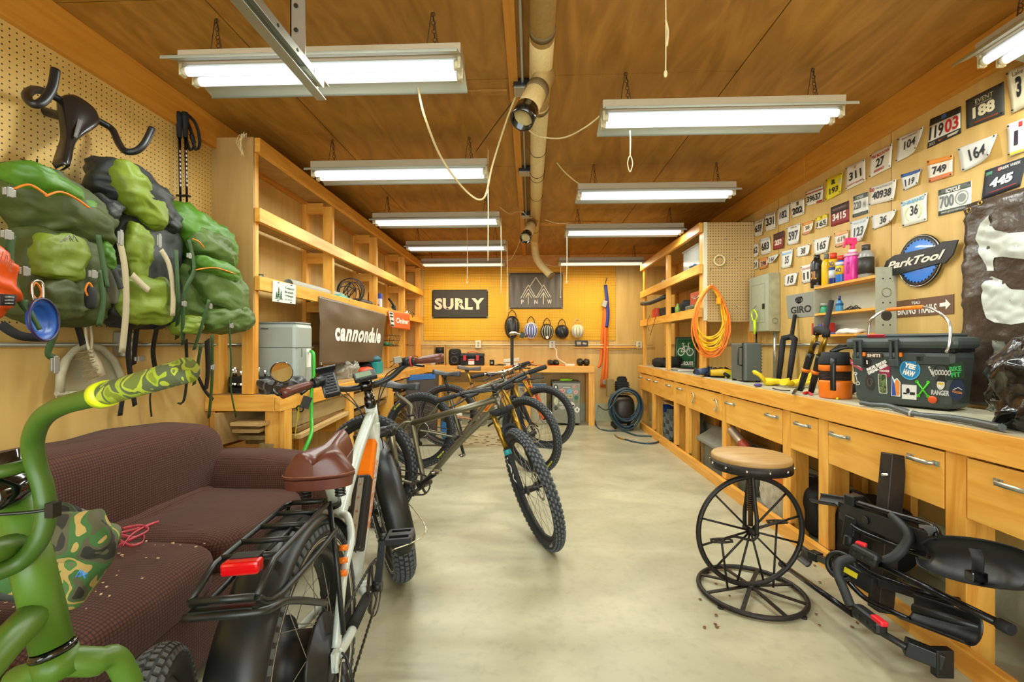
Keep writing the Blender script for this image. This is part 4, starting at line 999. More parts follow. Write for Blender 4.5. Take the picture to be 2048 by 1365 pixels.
def add_wheel(parent_name,root,c,R,rt,rim_m,M=None,knob=1,width=1.0,nk=64,spokes=28,rim_w=.028,rim_h=.025,hub_r=.02,hub_w=.1,rotor=0,hubmat=None,cass=0,stripe=None,letter=None,rows=5,wall=None,rimin=None):
    X = Matrix.Translation(Vector(c)) if M is None else M @ Matrix.Translation(Vector(c))
    Rr = R-2*rt*(rimin or .93)
    rim = MB().lathe([(Rr-rim_h,-rim_w*.3),(Rr-rim_h,rim_w*.3),(Rr-rim_h*.3,rim_w/2),(Rr+.006,rim_w/2),(Rr,rim_w*.3),(Rr,-rim_w*.3),(Rr+.006,-rim_w/2),(Rr-rim_h*.3,-rim_w/2)],(0,0,0),(0,1,0),56,closed=True)
    w = obj(parent_name,rim.xf(X),rim_m,root)
    ty,kn = wheel_mb(R,rt,knob,width,nk,rows)
    tyo = obj('tyre',ty.xf(X),wall or RUBD,w)
    if kn.v: obj('tread',kn.xf(X),KN,w)
    m = MB()
    for i in range(spokes):
        sd = 1 if i % 2 else -1; a = 2*PI*i/spokes; b = a+(.55 if (i//2) % 2 else -.55)
        m.tube([(hub_r*1.5*math.cos(b),sd*hub_w*.32,hub_r*1.5*math.sin(b)),((Rr-rim_h)*math.cos(a),sd*.004,(Rr-rim_h)*math.sin(a))],.0011 if R < .36 else .0012,4,caps=False)
    obj('spokes',m.xf(X),SPK,w)
    h = MB().lathe([(.008,-hub_w/2-.01),(.008,-hub_w/2),(hub_r*.8,-hub_w/2),(hub_r*.8,-hub_w*.42),(hub_r*1.5,-hub_w*.36),(hub_r*1.5,-hub_w*.3),(hub_r,-hub_w*.24),(hub_r,hub_w*.24),(hub_r*1.5,hub_w*.3),(hub_r*1.5,hub_w*.36),(hub_r*.8,hub_w*.42),(hub_r*.8,hub_w/2),(.008,hub_w/2),(.008,hub_w/2+.01)],(0,0,0),(0,1,0),20)
    obj('hub',h.xf(X),hubmat or BLK,w)
    if rotor:
        m = MB().lathe([(rotor*.82,-.001),(rotor,-.001),(rotor,.001),(rotor*.82,.001)],(0,hub_w*.42,0),(0,1,0),36,closed=True)
        for k in range(6): a = 2*PI*k/6; m.tube([(hub_r*math.cos(a),hub_w*.42,hub_r*math.sin(a)),(rotor*.84*math.cos(a+.5),hub_w*.42,rotor*.84*math.sin(a+.5))],.003,4)
        obj('brake_disc',m.xf(X),STEEL,w)
    if cass:
        m = MB()
        for k in range(7):
            r = cass*(1-.09*k); yy = -hub_w*.24-.005*k
            m.add([(r*(1+(.03 if q % 2 else -.01))*math.cos(2*PI*q/44),yy,r*(1+(.03 if q % 2 else -.01))*math.sin(2*PI*q/44)) for q in range(44)]+[(r*.7*math.cos(2*PI*q/44),yy-.001,r*.7*math.sin(2*PI*q/44)) for q in range(44)],[(q,(q+1) % 44,44+(q+1) % 44,44+q) for q in range(44)])
        obj('cassette',m.xf(X),mat('worn_sprocket','5c564a',.4,.8),w)
    if stripe:
        m = MB()
        for sd in (-1,1): m.lathe([(R-rt*1.35,sd*(rt*width*.93)),(R-rt*1.25,sd*(rt*width*.96)),(R-rt*1.15,sd*(rt*width*.985)),(R-rt*1.15,sd*(rt*width*.97)),(R-rt*1.35,sd*(rt*width*.90))],(0,0,0),(0,1,0),56,closed=True)
        obj('sidewall_stripe',m.xf(X),stripe,w)
    if letter:
        txt_,a0,lm,hgt = letter[:4]; m = MB()
        for ph in ((a0,a0+PI) if len(letter) < 5 else (a0,)):
            L = len(txt_)*hgt*.8
            def F(s,t,e,ph=ph):
                r = R-rt*1.45+hgt*t; th = ph-(s-.5)*L/r*-1; return Vector((r*math.cos(th),-(rt*width*.93+.0035),r*math.sin(th)))
            tmb(F,txt_,0,1,0,1,.001,.03,mb=m)
        obj('tyre_lettering',m.xf(X),lm,w)
    return w
def saddle_mb(L=.27,Wd=.14,H=.05,nose=.16,droop=.0):
    def F(s,t,e=0):
        x = -L/2+L*s; k = min(1,max(0,(s-.0)/.62)); wk = 1-(k*k*(3-2*k))*(1-nose*2.0)
        if s < .12: wk *= .72+.28*math.sin(s/.12*PI/2)
        if s > .94: wk *= math.sqrt(max(0,1-((s-.94)/.06)**2))*.8+.2
        a = PI*t; y = -Wd/2*wk*math.cos(a)
        z = H*(math.sin(a)**.55)*(.72+.28*math.cos((s-.12)*PI*1.2)**2)-H+.018*(1-s)**3+droop*0
        return Vector((x,y,z-e*0))
    m = MB().surf(lambda s,t,e: F(s,t)+Vector((0,0,e)),22,16,.006)
    return m
def crank_mb(c,r,side=-1,n=32,y=-.05):
    m = MB(); o = []; i = []
    for q in range(n*2):
        a = 2*PI*q/(n*2); rr = r*(1.03 if q % 2 else .98); o.append(Vector((c[0]+rr*math.cos(a),y,c[2]+rr*math.sin(a)))); i.append(Vector((c[0]+r*.86*math.cos(a),y,c[2]+r*.86*math.sin(a))))
    N = 2*n; d = Vector((0,.004,0)); vs = o+i+[v+d for v in o]+[v+d for v in i]
    m.add(vs,[(q,(q+1) % N,N+(q+1) % N,N+q) for q in range(N)]+[(2*N+q,3*N+q,3*N+(q+1) % N,2*N+(q+1) % N) for q in range(N)]+[(q,2*N+q,2*N+(q+1) % N,(q+1) % N) for q in range(N)]+[(N+q,N+(q+1) % N,3*N+(q+1) % N,3*N+q) for q in range(N)])
    for k in range(5): a = 2*PI*k/5+.3; m.beam((c[0],y+.002,c[2]),(c[0]+r*.9*math.cos(a),y+.002,c[2]+r*.9*math.sin(a)),.016,.005,(0,1,0))
    return m
def pedal_parts(root,c,ang,side,m_arm=None,L=.17,y0=.06,plat=True,sil=False):
    """crank arm from the bottom bracket and its pedal"""
    m_arm = m_arm or BLK; s = side
    e = Vector((c[0]+L*math.cos(ang),s*(y0+.02),c[2]+L*math.sin(ang)))
    a = obj('crank_arm',MB().beam((c[0],s*y0,c[2]),e,.022,.026,(0,1,0)).cyl((c[0],s*(y0-.02),c[2]),(c[0],s*(y0+.015),c[2]),.02).cyl(e-Vector((0,s*.01,0)),e+Vector((0,s*.012,0)),.015),m_arm,root)
    p = MB(); q = e+Vector((0,s*.065,0))
    p.cyl(e,e+Vector((0,s*.11,0)),.006)
    if plat:
        for dx in (-.045,.045): p.box(q+Vector((dx,0,0)),(.012,.09,.02))
        for dy in (-.042,.042): p.box(q+Vector((0,dy,0)),(.09,.012,.02))
        p.box(q,(.03,.09,.022))
    else:
        p.box(q-Vector((0,s*.02,0)),(.06,.05,.014)); p.box(q-Vector((0,s*.02,0)),(.03,.05,.028))
    obj('pedal',p,STEEL if sil else BLK,root)
    return e
def chain_mb(p1,r1,p2,r2,y,bot=None):
    m = MB(); a = [(Vector((p1[0],y,p1[2]+r1)),Vector((p2[0],y,p2[2]+r2)))]
    lo = [Vector((p1[0],y,p1[2]-r1)),Vector((p2[0],y,p2[2]-r2))]
    if bot: lo = [lo[0]]+[Vector(b) for b in bot]
    segs = list(a)+[(lo[i],lo[i+1]) for i in range(len(lo)-1)]
    for s,e in segs:
        L = (e-s).length; n = max(2,int(L/.0127)); d = (e-s).normalized()
        for k in range(n):
            q = s+d*(k+.5)*L/n; m.beam(q-d*.0062,q+d*.0062,.0075 if k % 2 else .0045,.008,(0,1,0) if 0 else (0,0,1))
    return m
def stand(root,ra,fa_off,heading,lean,steer_low,c_world,pitch=None):
    """put a bicycle on the floor: rear tyre point at c_world"""
    (rc,R1),(fc,fn,R2,rt) = ra,steer_low
    H = Matrix.Rotation(heading,4,'Z') @ Matrix.Rotation(-lean,4,'X')
    p = 0
    for _ in range(25):
        M = H @ Matrix.Rotation(p,4,'Y')
        z1 = (M @ Vector(rc)).z-(R1-rt)*math.sqrt(max(0,1-((M.to_3x3() @ Vector((0,1,0))).z)**2))-rt
        z2 = (M @ Vector(fc)).z-(R2-rt)*math.sqrt(max(0,1-((M.to_3x3() @ Vector(fn)).z)**2))-rt
        p += (z2-z1)/1.1*.8
    M = H @ Matrix.Rotation(p,4,'Y')
    z1 = (M @ Vector(rc)).z-(R1-rt)*math.sqrt(max(0,1-((M.to_3x3() @ Vector((0,1,0))).z)**2))-rt
    off = Vector((c_world[0],c_world[1],0))-Vector(((M @ Vector(rc)).x,(M @ Vector(rc)).y,z1))
    root.matrix_world = Matrix.Translation(off) @ M
    ROOT[root.name] = Vector((0,0,0))

def mountain_bike(name,label,frame_m,steer,heading,lean,at,R=.368,WB=1.18,tube=(.020,.019,.016),fork_m=None,stan_m=None,fork_text=None,grips=None,seat_z=.95,stripe=None,letter=None,bar_m=None,post_m=None,post_bent=True,crank_a=.45,seat_m=None,full=False,bar_w=.76,rise=.02,ht=.10,axle_s=0):
    t = thing(name,label,'bicycle',(0,0,0)); ROOT[t.name] = Vector((0,0,0))
    rt = .030; ra = Vector((0,0,R)); fa = Vector((WB,0,R)); bb = Vector((.43,0,.315))
    ax = Vector((-.407,0,.914)); pf = Vector((.914,0,.407))
    base = fa-pf*.044; crown = base+ax*.50; htb = crown+ax*.012; htt = htb+ax*ht
    stj = bb+Vector((-.125,0,.40)); sat = bb+Vector((-.125,0,.40)).normalized()*(seat_z-.315-.02)*1.02
    fm = MB()
    fm.cyl(htb,htt,.024,seg=18)
    fm.tube([stj+Vector((.004,0,-.02)),htt-ax*.03],[tube[1],tube[1]+.001],14)
    fm.tube(cat([bb,bb.lerp(htb,.5)+Vector((-.02,0,.03)),htb+ax*.03],6),[tube[0]-.003]*6+[tube[0]]*7,16)
    fm.tube(cat([bb,bb.lerp(stj,.5)+Vector((-.004,0,0)),stj+Vector((-.012,0,.035))],5),.0165,14)
    fm.cyl(bb+Vector((0,-.037,0)),bb+Vector((0,.037,0)),.024,seg=16)
    for s in (-1,1):
        fm.tube(cat([bb+Vector((-.03,s*.025,.0)),bb+Vector((-.09,s*.038,.005)),ra.lerp(bb,.45)+Vector((0,s*.058,.0)),ra+Vector((.015,s*.068,0))],5),.0105,10)
        fm.tube(cat([stj+Vector((0,s*.012,-.01)),stj+Vector((-.06,s*.036,-.03)),ra.lerp(stj,.45)+Vector((0,s*.056,.02)),ra+Vector((.0,s*.068,.012))],5),.0085,10)
        fm.box(ra+Vector((0,s*.07,.0)),(.04,.008,.04))
    fm.lathe([(.0245,0),(.0255,0),(.0255,.01),(.0245,.01)],htt,ax,18)
    obj('frame',fm,frame_m,t)
    if full:
        obj('rear_shock',MB().cyl(bb+Vector((.03,0,.12)),bb+Vector((.16,0,.30)),.02).cyl(bb+Vector((.16,0,.30)),bb+Vector((.24,0,.38)),.01),ORG,t)
    # steering
    SR = Matrix.Translation(base) @ Matrix.Rotation(steer,4,ax) @ Matrix.Translation(-base)
    g = MB(); st = MB()
    for s in (-1,1):
        low = fa+Vector((0,s*.062,0)); lt = low-pf*.012+ax*.27; g.tube([low+ax*.0,low-pf*.006+ax*.06,lt-ax*.06,lt],[.014,.0185,.0215,.0225],14)
        st.cyl(lt,Vector((crown.x,s*.065,crown.z))-pf*.0+ax*.0,.0165,seg=14)
        g.cyl(low+Vector((0,-.012,0)),low+Vector((0,.012,0)),.016)
    g.tube(cat([fa+Vector((0,-.062,0))-pf*.01+ax*.26,fa+Vector((0,-.05,0))-pf*.03+ax*.37,fa+Vector((0,0,0))-pf*.035+ax*.40,fa+Vector((0,.05,0))-pf*.03+ax*.37,fa+Vector((0,.062,0))-pf*.01+ax*.26],5),.016,10)
    g.tube([crown+Vector((0,-.075,0)),crown,crown+Vector((0,.075,0))],[.022,.026,.022],12)
    f = obj('fork',g.xf(SR),fork_m or BLKM,t)
    obj('stanchion',st.xf(SR),stan_m or mat('gold_stanchion','9a7828',.35,.85),f)
    if fork_text:
        low = fa+Vector((0,-.062,0))
        def F(s,q,e):
            a = (q-.5)*1.6; v = low-pf*(.006)+ax*(.22-.16*s); return v+Vector((0,-1,0))*(.0235*math.cos(a))+pf*(-.0235*math.sin(a))
        obj('fork_lettering',tmb(F,fork_text,0,1,0,1,0,.02).xf(SR),WINK,f)
        m = MB().lathe([(.0225,0),(.0238,0),(.0238,.03),(.0225,.03)],low-pf*.012+ax*.232,ax,16)
        obj('fork_badge',m.xf(SR),mat('teal_badge','1f8f96',.4),f)
    add_wheel('front_wheel',t,fa,R,rt,BLKM,SR,rotor=.09,letter=letter)
    add_wheel('rear_wheel',t,ra,R,rt,BLKM,rotor=.08,cass=.085,letter=letter,stripe=stripe)
    top = htt+ax*.045
    fw = pf.normalized(); sc = top+Vector((.05,0,.012))
    obj('stem',MB().cyl(htt,top+ax*.02,.018).beam(top,sc,.034,.03).cyl(sc+Vector((0,-.026,0)),sc+Vector((0,.026,0)),.023,seg=16).xf(SR),bar_m or frame_m,t)
    hb = cat([sc+Vector((-.045,-bar_w/2,rise)),sc+Vector((-.02,-bar_w*.25,rise)),sc+Vector((0,-.05,0)),sc,sc+Vector((0,.05,0)),sc+Vector((-.02,bar_w*.25,rise)),sc+Vector((-.045,bar_w/2,rise))],5)
    h = obj('handlebar',MB().tube(hb,[.011]*8+[.0155]*15+[.011]*8,12).xf(SR),bar_m or BLK,t)
    for s in (-1,1):
        a = sc+Vector((-.045,s*bar_w/2,rise)); b = sc+Vector((-.029,s*(bar_w/2-.13),rise))
        obj('grip',MB().tube([a+(a-b).normalized()*.004,a,b],[.014,.0165,.0155],12).xf(SR),(grips if grips else BLKM),h)
        c = sc+Vector((-.024,s*(bar_w/2-.16),rise))
        m = MB().ring(c,(0,1,0),.014,.006,14,6); m.tube([c+Vector((.02,0,-.012)),c+Vector((.035,-s*.05,-.02)),c+Vector((.035,-s*.1,-.02))],[.011,.014,.009],8)
        m.tube(cat([c+Vector((.04,-s*.02,-.02)),c+Vector((.065,s*.02,-.03)),c+Vector((.06,s*.10,-.045))],4),.0055,6)
        obj('brake_lever',m.xf(SR),BLK,h)
        obj('brake_hose',MB().tube(cat([c+Vector((.035,-s*.1,-.02)),c+Vector((.09,-s*.2,-.03)),htb+Vector((.07,s*.02,.02)),(crown+Vector((.02,s*.06,-.08)))],6).copy(),.0025,5).xf(SR),BLK,h)
    m = crank_mb((bb.x,0,bb.z),.068); obj('chainring',m,mat('chainring_grey','6a675c',.4,.7),t)
    pedal_parts(t,(bb.x,0,bb.z),crank_a,-1,plat=False,sil=True); pedal_parts(t,(bb.x,0,bb.z),crank_a+PI,1,plat=False,sil=True)
    d = ra+Vector((.03,-.05,-.13))
    obj('derailleur',MB().tube([ra+Vector((0,-.07,-.02)),ra+Vector((.01,-.065,-.06)),d],[.012,.014,.01],8).cyl(d+Vector((0,-.008,0)),d+Vector((0,.008,0)),.022),BLK,t)
    obj('chain',chain_mb((bb.x,0,bb.z),.066,(ra.x,0,ra.z),.05,-.046,bot=[d+Vector((0,.004,-.02))]),mat('chain_steel','55504a',.4,.8),t)
    cl = bb+(stj-bb)*.95+Vector((-.012,0,.04))
    if post_bent: pp = cat([stj+Vector((-.012,0,.03)),stj.lerp(sat,.5)+Vector((.01,0,.0)),sat+Vector((-.055,0,-.04)),sat+Vector((-.07,0,0))],5)
    else: pp = [stj+Vector((-.012,0,.03)),sat+Vector((-.01,0,-.01))]
    sp = obj('seatpost',MB().tube(pp,.0135,12),post_m or frame_m,t)
    obj('seat_clamp',MB().lathe([(.0165,0),(.02,0),(.02,.014),(.0165,.014)],stj+Vector((-.01,0,.026)),(stj-bb),16),BLK,sp)
    off = pp[-1]+Vector((.03,0,.055))
    s_ = saddle_mb(.28,.14,.045,.14); s_.v = [v+off for v in s_.v]
    so = obj('saddle',s_,seat_m or mat('saddle_grey','34383b',.4),t)
    m = MB()
    for s in (-1,1): m.tube(cat([off+Vector((-.1,s*.03,-.03)),off+Vector((-.05,s*.022,-.045)),off+Vector((.04,s*.022,-.045)),off+Vector((.11,s*.008,-.025))],4),.0035,6)
    m.box(pp[-1]+Vector((0,0,.0)),(.04,.05,.025)); obj('saddle_rails',m,DKST,so)
    fn = (SR.to_3x3() @ Vector((0,1,0)))
    stand(t,(ra,R),None,heading,lean,(SR @ fa,fn,R,rt),at)
    return t

YEL = mat('yellow_print','d6d824',.6); GREYP = mat('grey_print','b0aea4',.6)
mountain_bike('mountain_bike','brushed grey titanium mountain bike with its front wheel turned toward the camera',TITAN,math.radians(-58),math.radians(-15),math.radians(8),(-1.10,3.06),fork_text='FOX',letter=('MAXXIS',-.9,GREYP,.014),tube=(.022,.020,.016),crank_a=.62,bar_m=BLK)
mountain_bike('mountain_bike','second grey mountain bike with yellow lettered rear tyre behind the nearest one',mat('dull_titanium','6f6d5e',.35,.8),math.radians(-38),math.radians(-9),math.radians(7),(-1.10,4.50),letter=('IKON 29',-.75,YEL,.016),post_m=BLK,post_bent=False,grips=BLKM,bar_m=STEEL,crank_a=-1.2,WB=1.13)
mountain_bike('mountain_bike','orange full suspension mountain bike with orange grips against the back bench',mat('bronze_frame','96683c',.4,.3),math.radians(-22),math.radians(-4),math.radians(6),(-1.00,5.45),post_m=mat('gold_post','c89a3a',.3,.7),post_bent=False,grips=ORG,fork_m=mat('orange_fork','d85a20',.4),stripe=mat('brick_wall','7a2c20',.6),bar_m=BLK,full=True,crank_a=.2,seat_m=mat('saddle_brownish','5a4c46',.5))
# ---------------------------------------------------------------- electric bicycle with rack and fenders
def ebike():
    t = thing('electric_bicycle','white and orange fat tyre electric bicycle with brown saddle, rear rack and fenders','bicycle'); ROOT[t.name] = Vector((0,0,0))
    WP = mat('pearl_paint','c2ccc4',.25,coat=.4); OP = mat('bright_orange','f07a08',.3,coat=.3)
    BF = mat('fender_black','1b1f1e',.38); BR = mat('brown_leather','5f3226',.32,noise_amt=.1,noise_scale=12)
    R,rt,WB = .365,.050,1.16
    ra = Vector((0,0,R)); fa = Vector((WB,0,R)); bb = Vector((.47,0,.31))
    ax = Vector((-.375,0,.927)); pf = Vector((.927,0,.375)); base = fa-pf*.04; crown = base+ax*.47; htb = crown+ax*.01; htt = htb+ax*.15
    sc = Vector((.345,0,.63))
    f = MB(); f.cyl(htb,htt,.027,seg=18)
    f.tube(cat([bb+Vector((-.02,0,.0)),bb+Vector((.09,0,.11)),htb+Vector((-.07,0,-.06)),htb+ax*.06],6),[.034]*6+[.036]*7+[.030]*6,16)
    f.tube(cat([sc+Vector((0,0,-.03)),sc.lerp(htt,.5)+Vector((.02,0,.0)),htt-ax*.035],6),.023,14)
    f.tube([bb,sc,sc+Vector((-.02,0,.05))],.0185,14)
    f.cyl(bb+Vector((0,-.06,0)),bb+Vector((0,.06,0)),.026,seg=16)
    for s in (-1,1):
        f.tube(cat([bb+Vector((-.02,s*.045,-.0)),bb+Vector((-.1,s*.075,0)),ra+Vector((.12,s*.09,-.02)),ra+Vector((.01,s*.092,0))],5),.0145,12)
        f.tube(cat([sc+Vector((.0,s*.02,.0)),sc+Vector((-.06,s*.055,.01)),sc+Vector((-.12,s*.08,-.04)),ra+Vector((.10,s*.088,.16)),ra+Vector((.01,s*.09,.02))],6),.0125,12)
        f.box(ra+Vector((0,s*.092,0)),(.05,.01,.05))
        f.tube(cat([ra+Vector((-.005,s*.098,.015)),ra+Vector((-.025,s*.1,-.02)),ra+Vector((.03,s*.1,-.03))],4),.006,6)
    obj('frame',f,WP,t)
    m = MB()
    for k in range(3): q = ra+Vector((.10,-.088,.17))+Vector((.028*k*.6,.002*k,.03*k)); m.lathe([(.0128,0),(.0134,0),(.0134,.016),(.0128,.016)],q,Vector((.35,.03,.93)),16)
    obj('orange_stripe',m,OP,t)
    dd = (htb+ax*.06-bb).normalized(); up = Vector((-dd.z,0,dd.x))
    m = MB().beam(bb+dd*.14+up*.02,bb+dd*.60+up*.022,.066,.05,up); obj('frame_panel',m,OP,t,'orange painted panel on the down tube',bev=.012)
    b = MB().beam(bb+dd*.12+up*.035,bb+dd*.42+up*.04,.068,.055,up)
    bo = obj('battery',b,BLK,t,bev=.01)
    m = MB().beam(bb+dd*.13+up*.069,bb+dd*.40+up*.074,.022,.005,up); obj('silver_rail',m,GALV,bo)
    m = MB()
    for k in range(5): q = bb+dd*(.15+.055*k)+up*.075; m.cyl(q,q+up*.004,.005)
    obj('bolt',m,STEEL,bo)
    dp = Vector((0,-.0365,0))
    def F(s,q,e): return bb+dd*(.22+.30*s)+up*(-.012+.026*q)+Vector((0,-.0375-e,0))
    obj('lettering',tmb(F,'RADROVER',0,1,0,1,.001,.02),OP,t)
    # chain guard on the stay
    q0 = bb+Vector((-.06,-.07,-.005)); q1 = ra+Vector((.16,-.088,-.017))
    obj('stay_wrap',MB().cyl(q0,q1,.0185),BLKM,t)
    # wheels
    th = math.radians(24)
    SR = Matrix.Translation(base) @ Matrix.Rotation(th,4,ax) @ Matrix.Translation(-base)
    refl = mat('reflective_stripe','c8c4ac',.4)
    add_wheel('rear_wheel',t,ra,R,rt,BLK,None,knob=.8,width=1.05,nk=70,rows=7,rim_w=.075,rim_h=.02,hub_r=.075,hub_w=.16,rotor=.08,cass=.07,spokes=32,stripe=refl)
    fwh = add_wheel('front_wheel',t,fa,R,rt,BLK,SR,knob=.8,width=1.05,nk=70,rows=7,rim_w=.075,rim_h=.02,hub_w=.11,rotor=.08,spokes=32,stripe=refl)
    # fenders
    def fender(c,a0,a1,w,X,name):
        Rf = R+.022
        def F(s,q,e):
            a = a0+(a1-a0)*s; v = (q-.5)*2; r = Rf+e-.026*abs(v)**3
            ww = w*(1 if s < .93 else 1-.35*((s-.93)/.07)**2)
            return X @ (c+Vector((r*math.cos(a),v*ww,r*math.sin(a))))
        return obj(name,MB().surf(F,44,12,.003),BF,t)
    I4 = Matrix.Identity(4)
    rf = fender(ra,math.radians(22),math.radians(202),.062,I4,'rear_fender')
    ff = fender(fa,math.radians(62),math.radians(196),.060,SR,'front_fender')
    wire = mat('wire_stay','cfc9ae',.25,.9)
    a = math.radians(172); top = ra+Vector(((R+.03)*math.cos(a),0,(R+.03)*math.sin(a)))
    obj('fender_stay',MB().tube([ra+Vector((-.0,-.105,-.005)),ra+Vector((-.08,-.12,-.045)),top+Vector((.02,-.066,0)),top+Vector((0,-.03,0)),top+Vector((0,.06,0))],.0028,6).cyl(top+Vector((-.001,-.01,.02)),top+Vector((-.006,-.01,.02)),.008).cyl(top+Vector((-.001,-.01,-.02)),top+Vector((-.006,-.01,-.02)),.008),wire,rf)
    a = math.radians(188); tf = fa+Vector(((R+.03)*math.cos(a),0,(R+.03)*math.sin(a)))
    obj('fender_stay',MB().tube(cat([tf+Vector((-.006,.06,0)),tf+Vector((-.006,-.06,0)),tf+Vector((.03,-.11,.03)),fa+Vector((-.1,-.10,.02)),fa+Vector((0,-.075,0))],5),.0028,6).xf(SR),wire,ff)
    # fork
    g = MB()
    for s in (-1,1):
        g.tube([fa+Vector((0,s*.075,0)),fa+Vector((0,s*.075,0))-pf*.02+ax*.08,fa+Vector((0,s*.075,0))-pf*.035+ax*.27],[.016,.022,.023],14)
    g.tube([crown+Vector((0,-.085,0)),crown+Vector((0,-.04,.008)),crown+Vector((0,.04,.008)),crown+Vector((0,.085,0))],[.022,.026,.026,.022],12)
    for s in (-1,1): g.cyl(crown+Vector((0,s*.075,-.02)),crown+Vector((0,s*.075,.028)),.024)
    fo = obj('fork',g.xf(SR),BLK,t)
    st = MB()
    for s in (-1,1): st.cyl(fa+Vector((0,s*.075,0))-pf*.035+ax*.26,crown+Vector((0,s*.075,0)),.0155)
    obj('stanchion',st.xf(SR),mat('worn_stanchion','8a8570',.3,.8),fo)
    # stem, bars
    top = htt+ax*.085
    sm = top+Vector((.03,0,.02))
    obj('stem',MB().cyl(htt,top,.018).lathe([(.024,0),(.026,.01),(.024,.05),(.018,.05)],htt,ax,16).beam(top-ax*.02,sm,.035,.032).cyl(sm+Vector((0,-.03,0)),sm+Vector((0,.03,0)),.024).xf(SR),BLKG,t)
    def bp(s): return [sm,sm+Vector((.0,s*.06,.0)),sm+Vector((-.015,s*.12,.015)),sm+Vector((-.05,s*.185,.055)),sm+Vector((-.09,s*.25,.062)),sm+Vector((-.14,s*.33,.055))]
    hb = cat(bp(-1)[::-1]+bp(1)[1:],5)
    h = obj('handlebar',MB().tube(hb,.0135,12).xf(SR),BLK,t)
    for s in (-1,1):
        a = Vector(bp(s)[-1]); b = a.lerp(Vector(bp(s)[4]),1.25)
        d = (a-b).normalized()
        gm = MB().tube([b,b+d*.02,b.lerp(a,.5),a-d*.02,a+d*.012,a+d*.016],[.017,.019,.0215,.024,.026,.012],14,flat=.85)
        gp = obj('grip',gm.xf(SR),BR,h,'brown leather grip')
        c = b-d*.03
        obj('brake_lever',MB().ring(c,d,.017,.007,14,6).tube(cat([c+Vector((.03,0,-.01)),c+Vector((.06,s*.03,-.02)),c+d*.08+Vector((.06,0,-.03))],4),.006,6).box(c+Vector((.02,-s*.02,.004)),(.03,.05,.026)).xf(SR),BLK,h)
        obj('shifter_clamp',MB().tube([b-d*.012,b-d*.06],.021,12).xf(SR),BLK,h)
        if s == -1: obj('red_ring',MB().ring(b-d*.02,d,.0215,.004,18,6).xf(SR),REDP,h); obj('control_pod',MB().box(c+Vector((-.01,s*-.055,.02)),(.03,.035,.03)).xf(SR),mat('pod_grey','8c877c',.4),h,bev=.003)
        if s == 1:
            e = a+d*.03; obj('mirror_arm',MB().tube(cat([a+d*.01,e,e+Vector((-.0,.01,.03)),e+Vector((.02,-.02,.07))],4),.006,8).xf(SR),BLKG,h)
            mc = e+Vector((.02,-.03,.085)); mn = Vector((-.93,-.3,.1))
            mo = obj('mirror',MB().lathe([(.038,-.01),(.043,-.004),(.043,.004),(.04,.005)],mc,mn,26).xf(SR),BLKG,h)
            obj('mirror_glass',MB().lathe([(.039,.0055),(.039,.0062)],mc,mn,26).xf(SR),mat('mirror_glass','d0d4d0',.03,1),mo)
    # display and phone holder
    c = sm+Vector((-.03,.0,.045)); Rd = rotd(0,-38,0)
    dsp = obj('display',MB().box(c,(.055,.10,.022),Rd).xf(SR),BLK,t,bev=.005)
    obj('screen',MB().box(c+Rd @ Vector((0,.006,.0122)),(.034,.068,.001),Rd).xf(SR),mat('lcd_green','6f8268',.25),dsp)
    c = sm+Vector((-.05,.155,.05)); Rp = rotd(0,-48,0)
    ph = obj('phone_holder',MB().box(c,(.145,.068,.012),Rp).box(c+Rp @ Vector((.075,0,.012)),(.012,.085,.028),Rp).box(c+Rp @ Vector((-.075,0,.012)),(.012,.06,.028),Rp).xf(SR),BLK,t,bev=.003)
    m = MB()
    for k in range(7): m.box(c+Rp @ Vector((-.05+.016*k,0,.007)),(.008,.05,.003),Rp)
    obj('rubber_pad',m.xf(SR),BLKM,ph)
    m = MB()
    for s in (-1,1):
        for k in range(2): m.tube(cat([sm+Vector((-.05,s*.2,.06)),sm+Vector((.08,s*(.14-.03*k),.02)),htt+Vector((.07,s*.04,-.02)),htb+Vector((.05,s*.03,-.05-.04*k))],6),.0028,5)
    obj('cable',m.xf(SR),BLK,t)
    # saddle
    sp = Vector((.215,-.03,.835)); tp = sc+Vector((-.02,0,.04))
    p = obj('seatpost',MB().cyl(tp,Vector((sc.x-.085,0,.80)),.0155),WP,t)
    obj('seat_clamp',MB().box(Vector((sc.x-.085,0,.80)),(.05,.05,.03)).lathe([(.019,0),(.024,0),(.024,.02),(.019,.02)],tp,(-.3,0,1),14),BLK,p)
    def SF(s,q,e):
        L = .285; x = -L/2+L*s; k = min(1,s/.66); wk = 1-.66*(k*k*(3-2*k))
        if s < .22: wk *= (1-((.22-s)/.22)**2.2)**.5*.999+.001
        if s > .92: wk *= math.sqrt(max(0.02,1-((s-.92)/.08)**2))
        v = (q-.5)*2; y = .118*wk*v
        top = .062*(1-abs(v)**3.2)*(1 if s > .1 else (s/.1)**.5*.6+.4)
        top += -.010*math.exp(-(v/.14)**2)*(1-s)+.012*math.exp(-((abs(v)-.5)/.3)**2)*(1-s)
        if s > .5: top += .05*(s-.5)
        return Vector((x,y,top-.0))+sp
    m = MB().surf(lambda s,q,e: SF(s,q,0)+Vector((0,0,e)),34,26,.01)
    so = obj('saddle',m,BR,t,'wide brown leather saddle')
    # skirt under the cushion
    def SK(s,q,e):
        a = SF(s,0 if q < .5 else 1,0); b = SF(s,.5,0); u = abs(q-.5)*2; o = Vector((a.x,a.y,sp.z)); return Vector((o.x,o.y*(1-.12*(1-u)),sp.z-.045*(1-s)*(1)*(1-u)*2*.5-.004))
    m = MB(); ov = []; n = 26
    edge = [SF(k/n,0,0) for k in range(n+1)]+[SF(k/n,1,0) for k in range(n,-1,-1)]
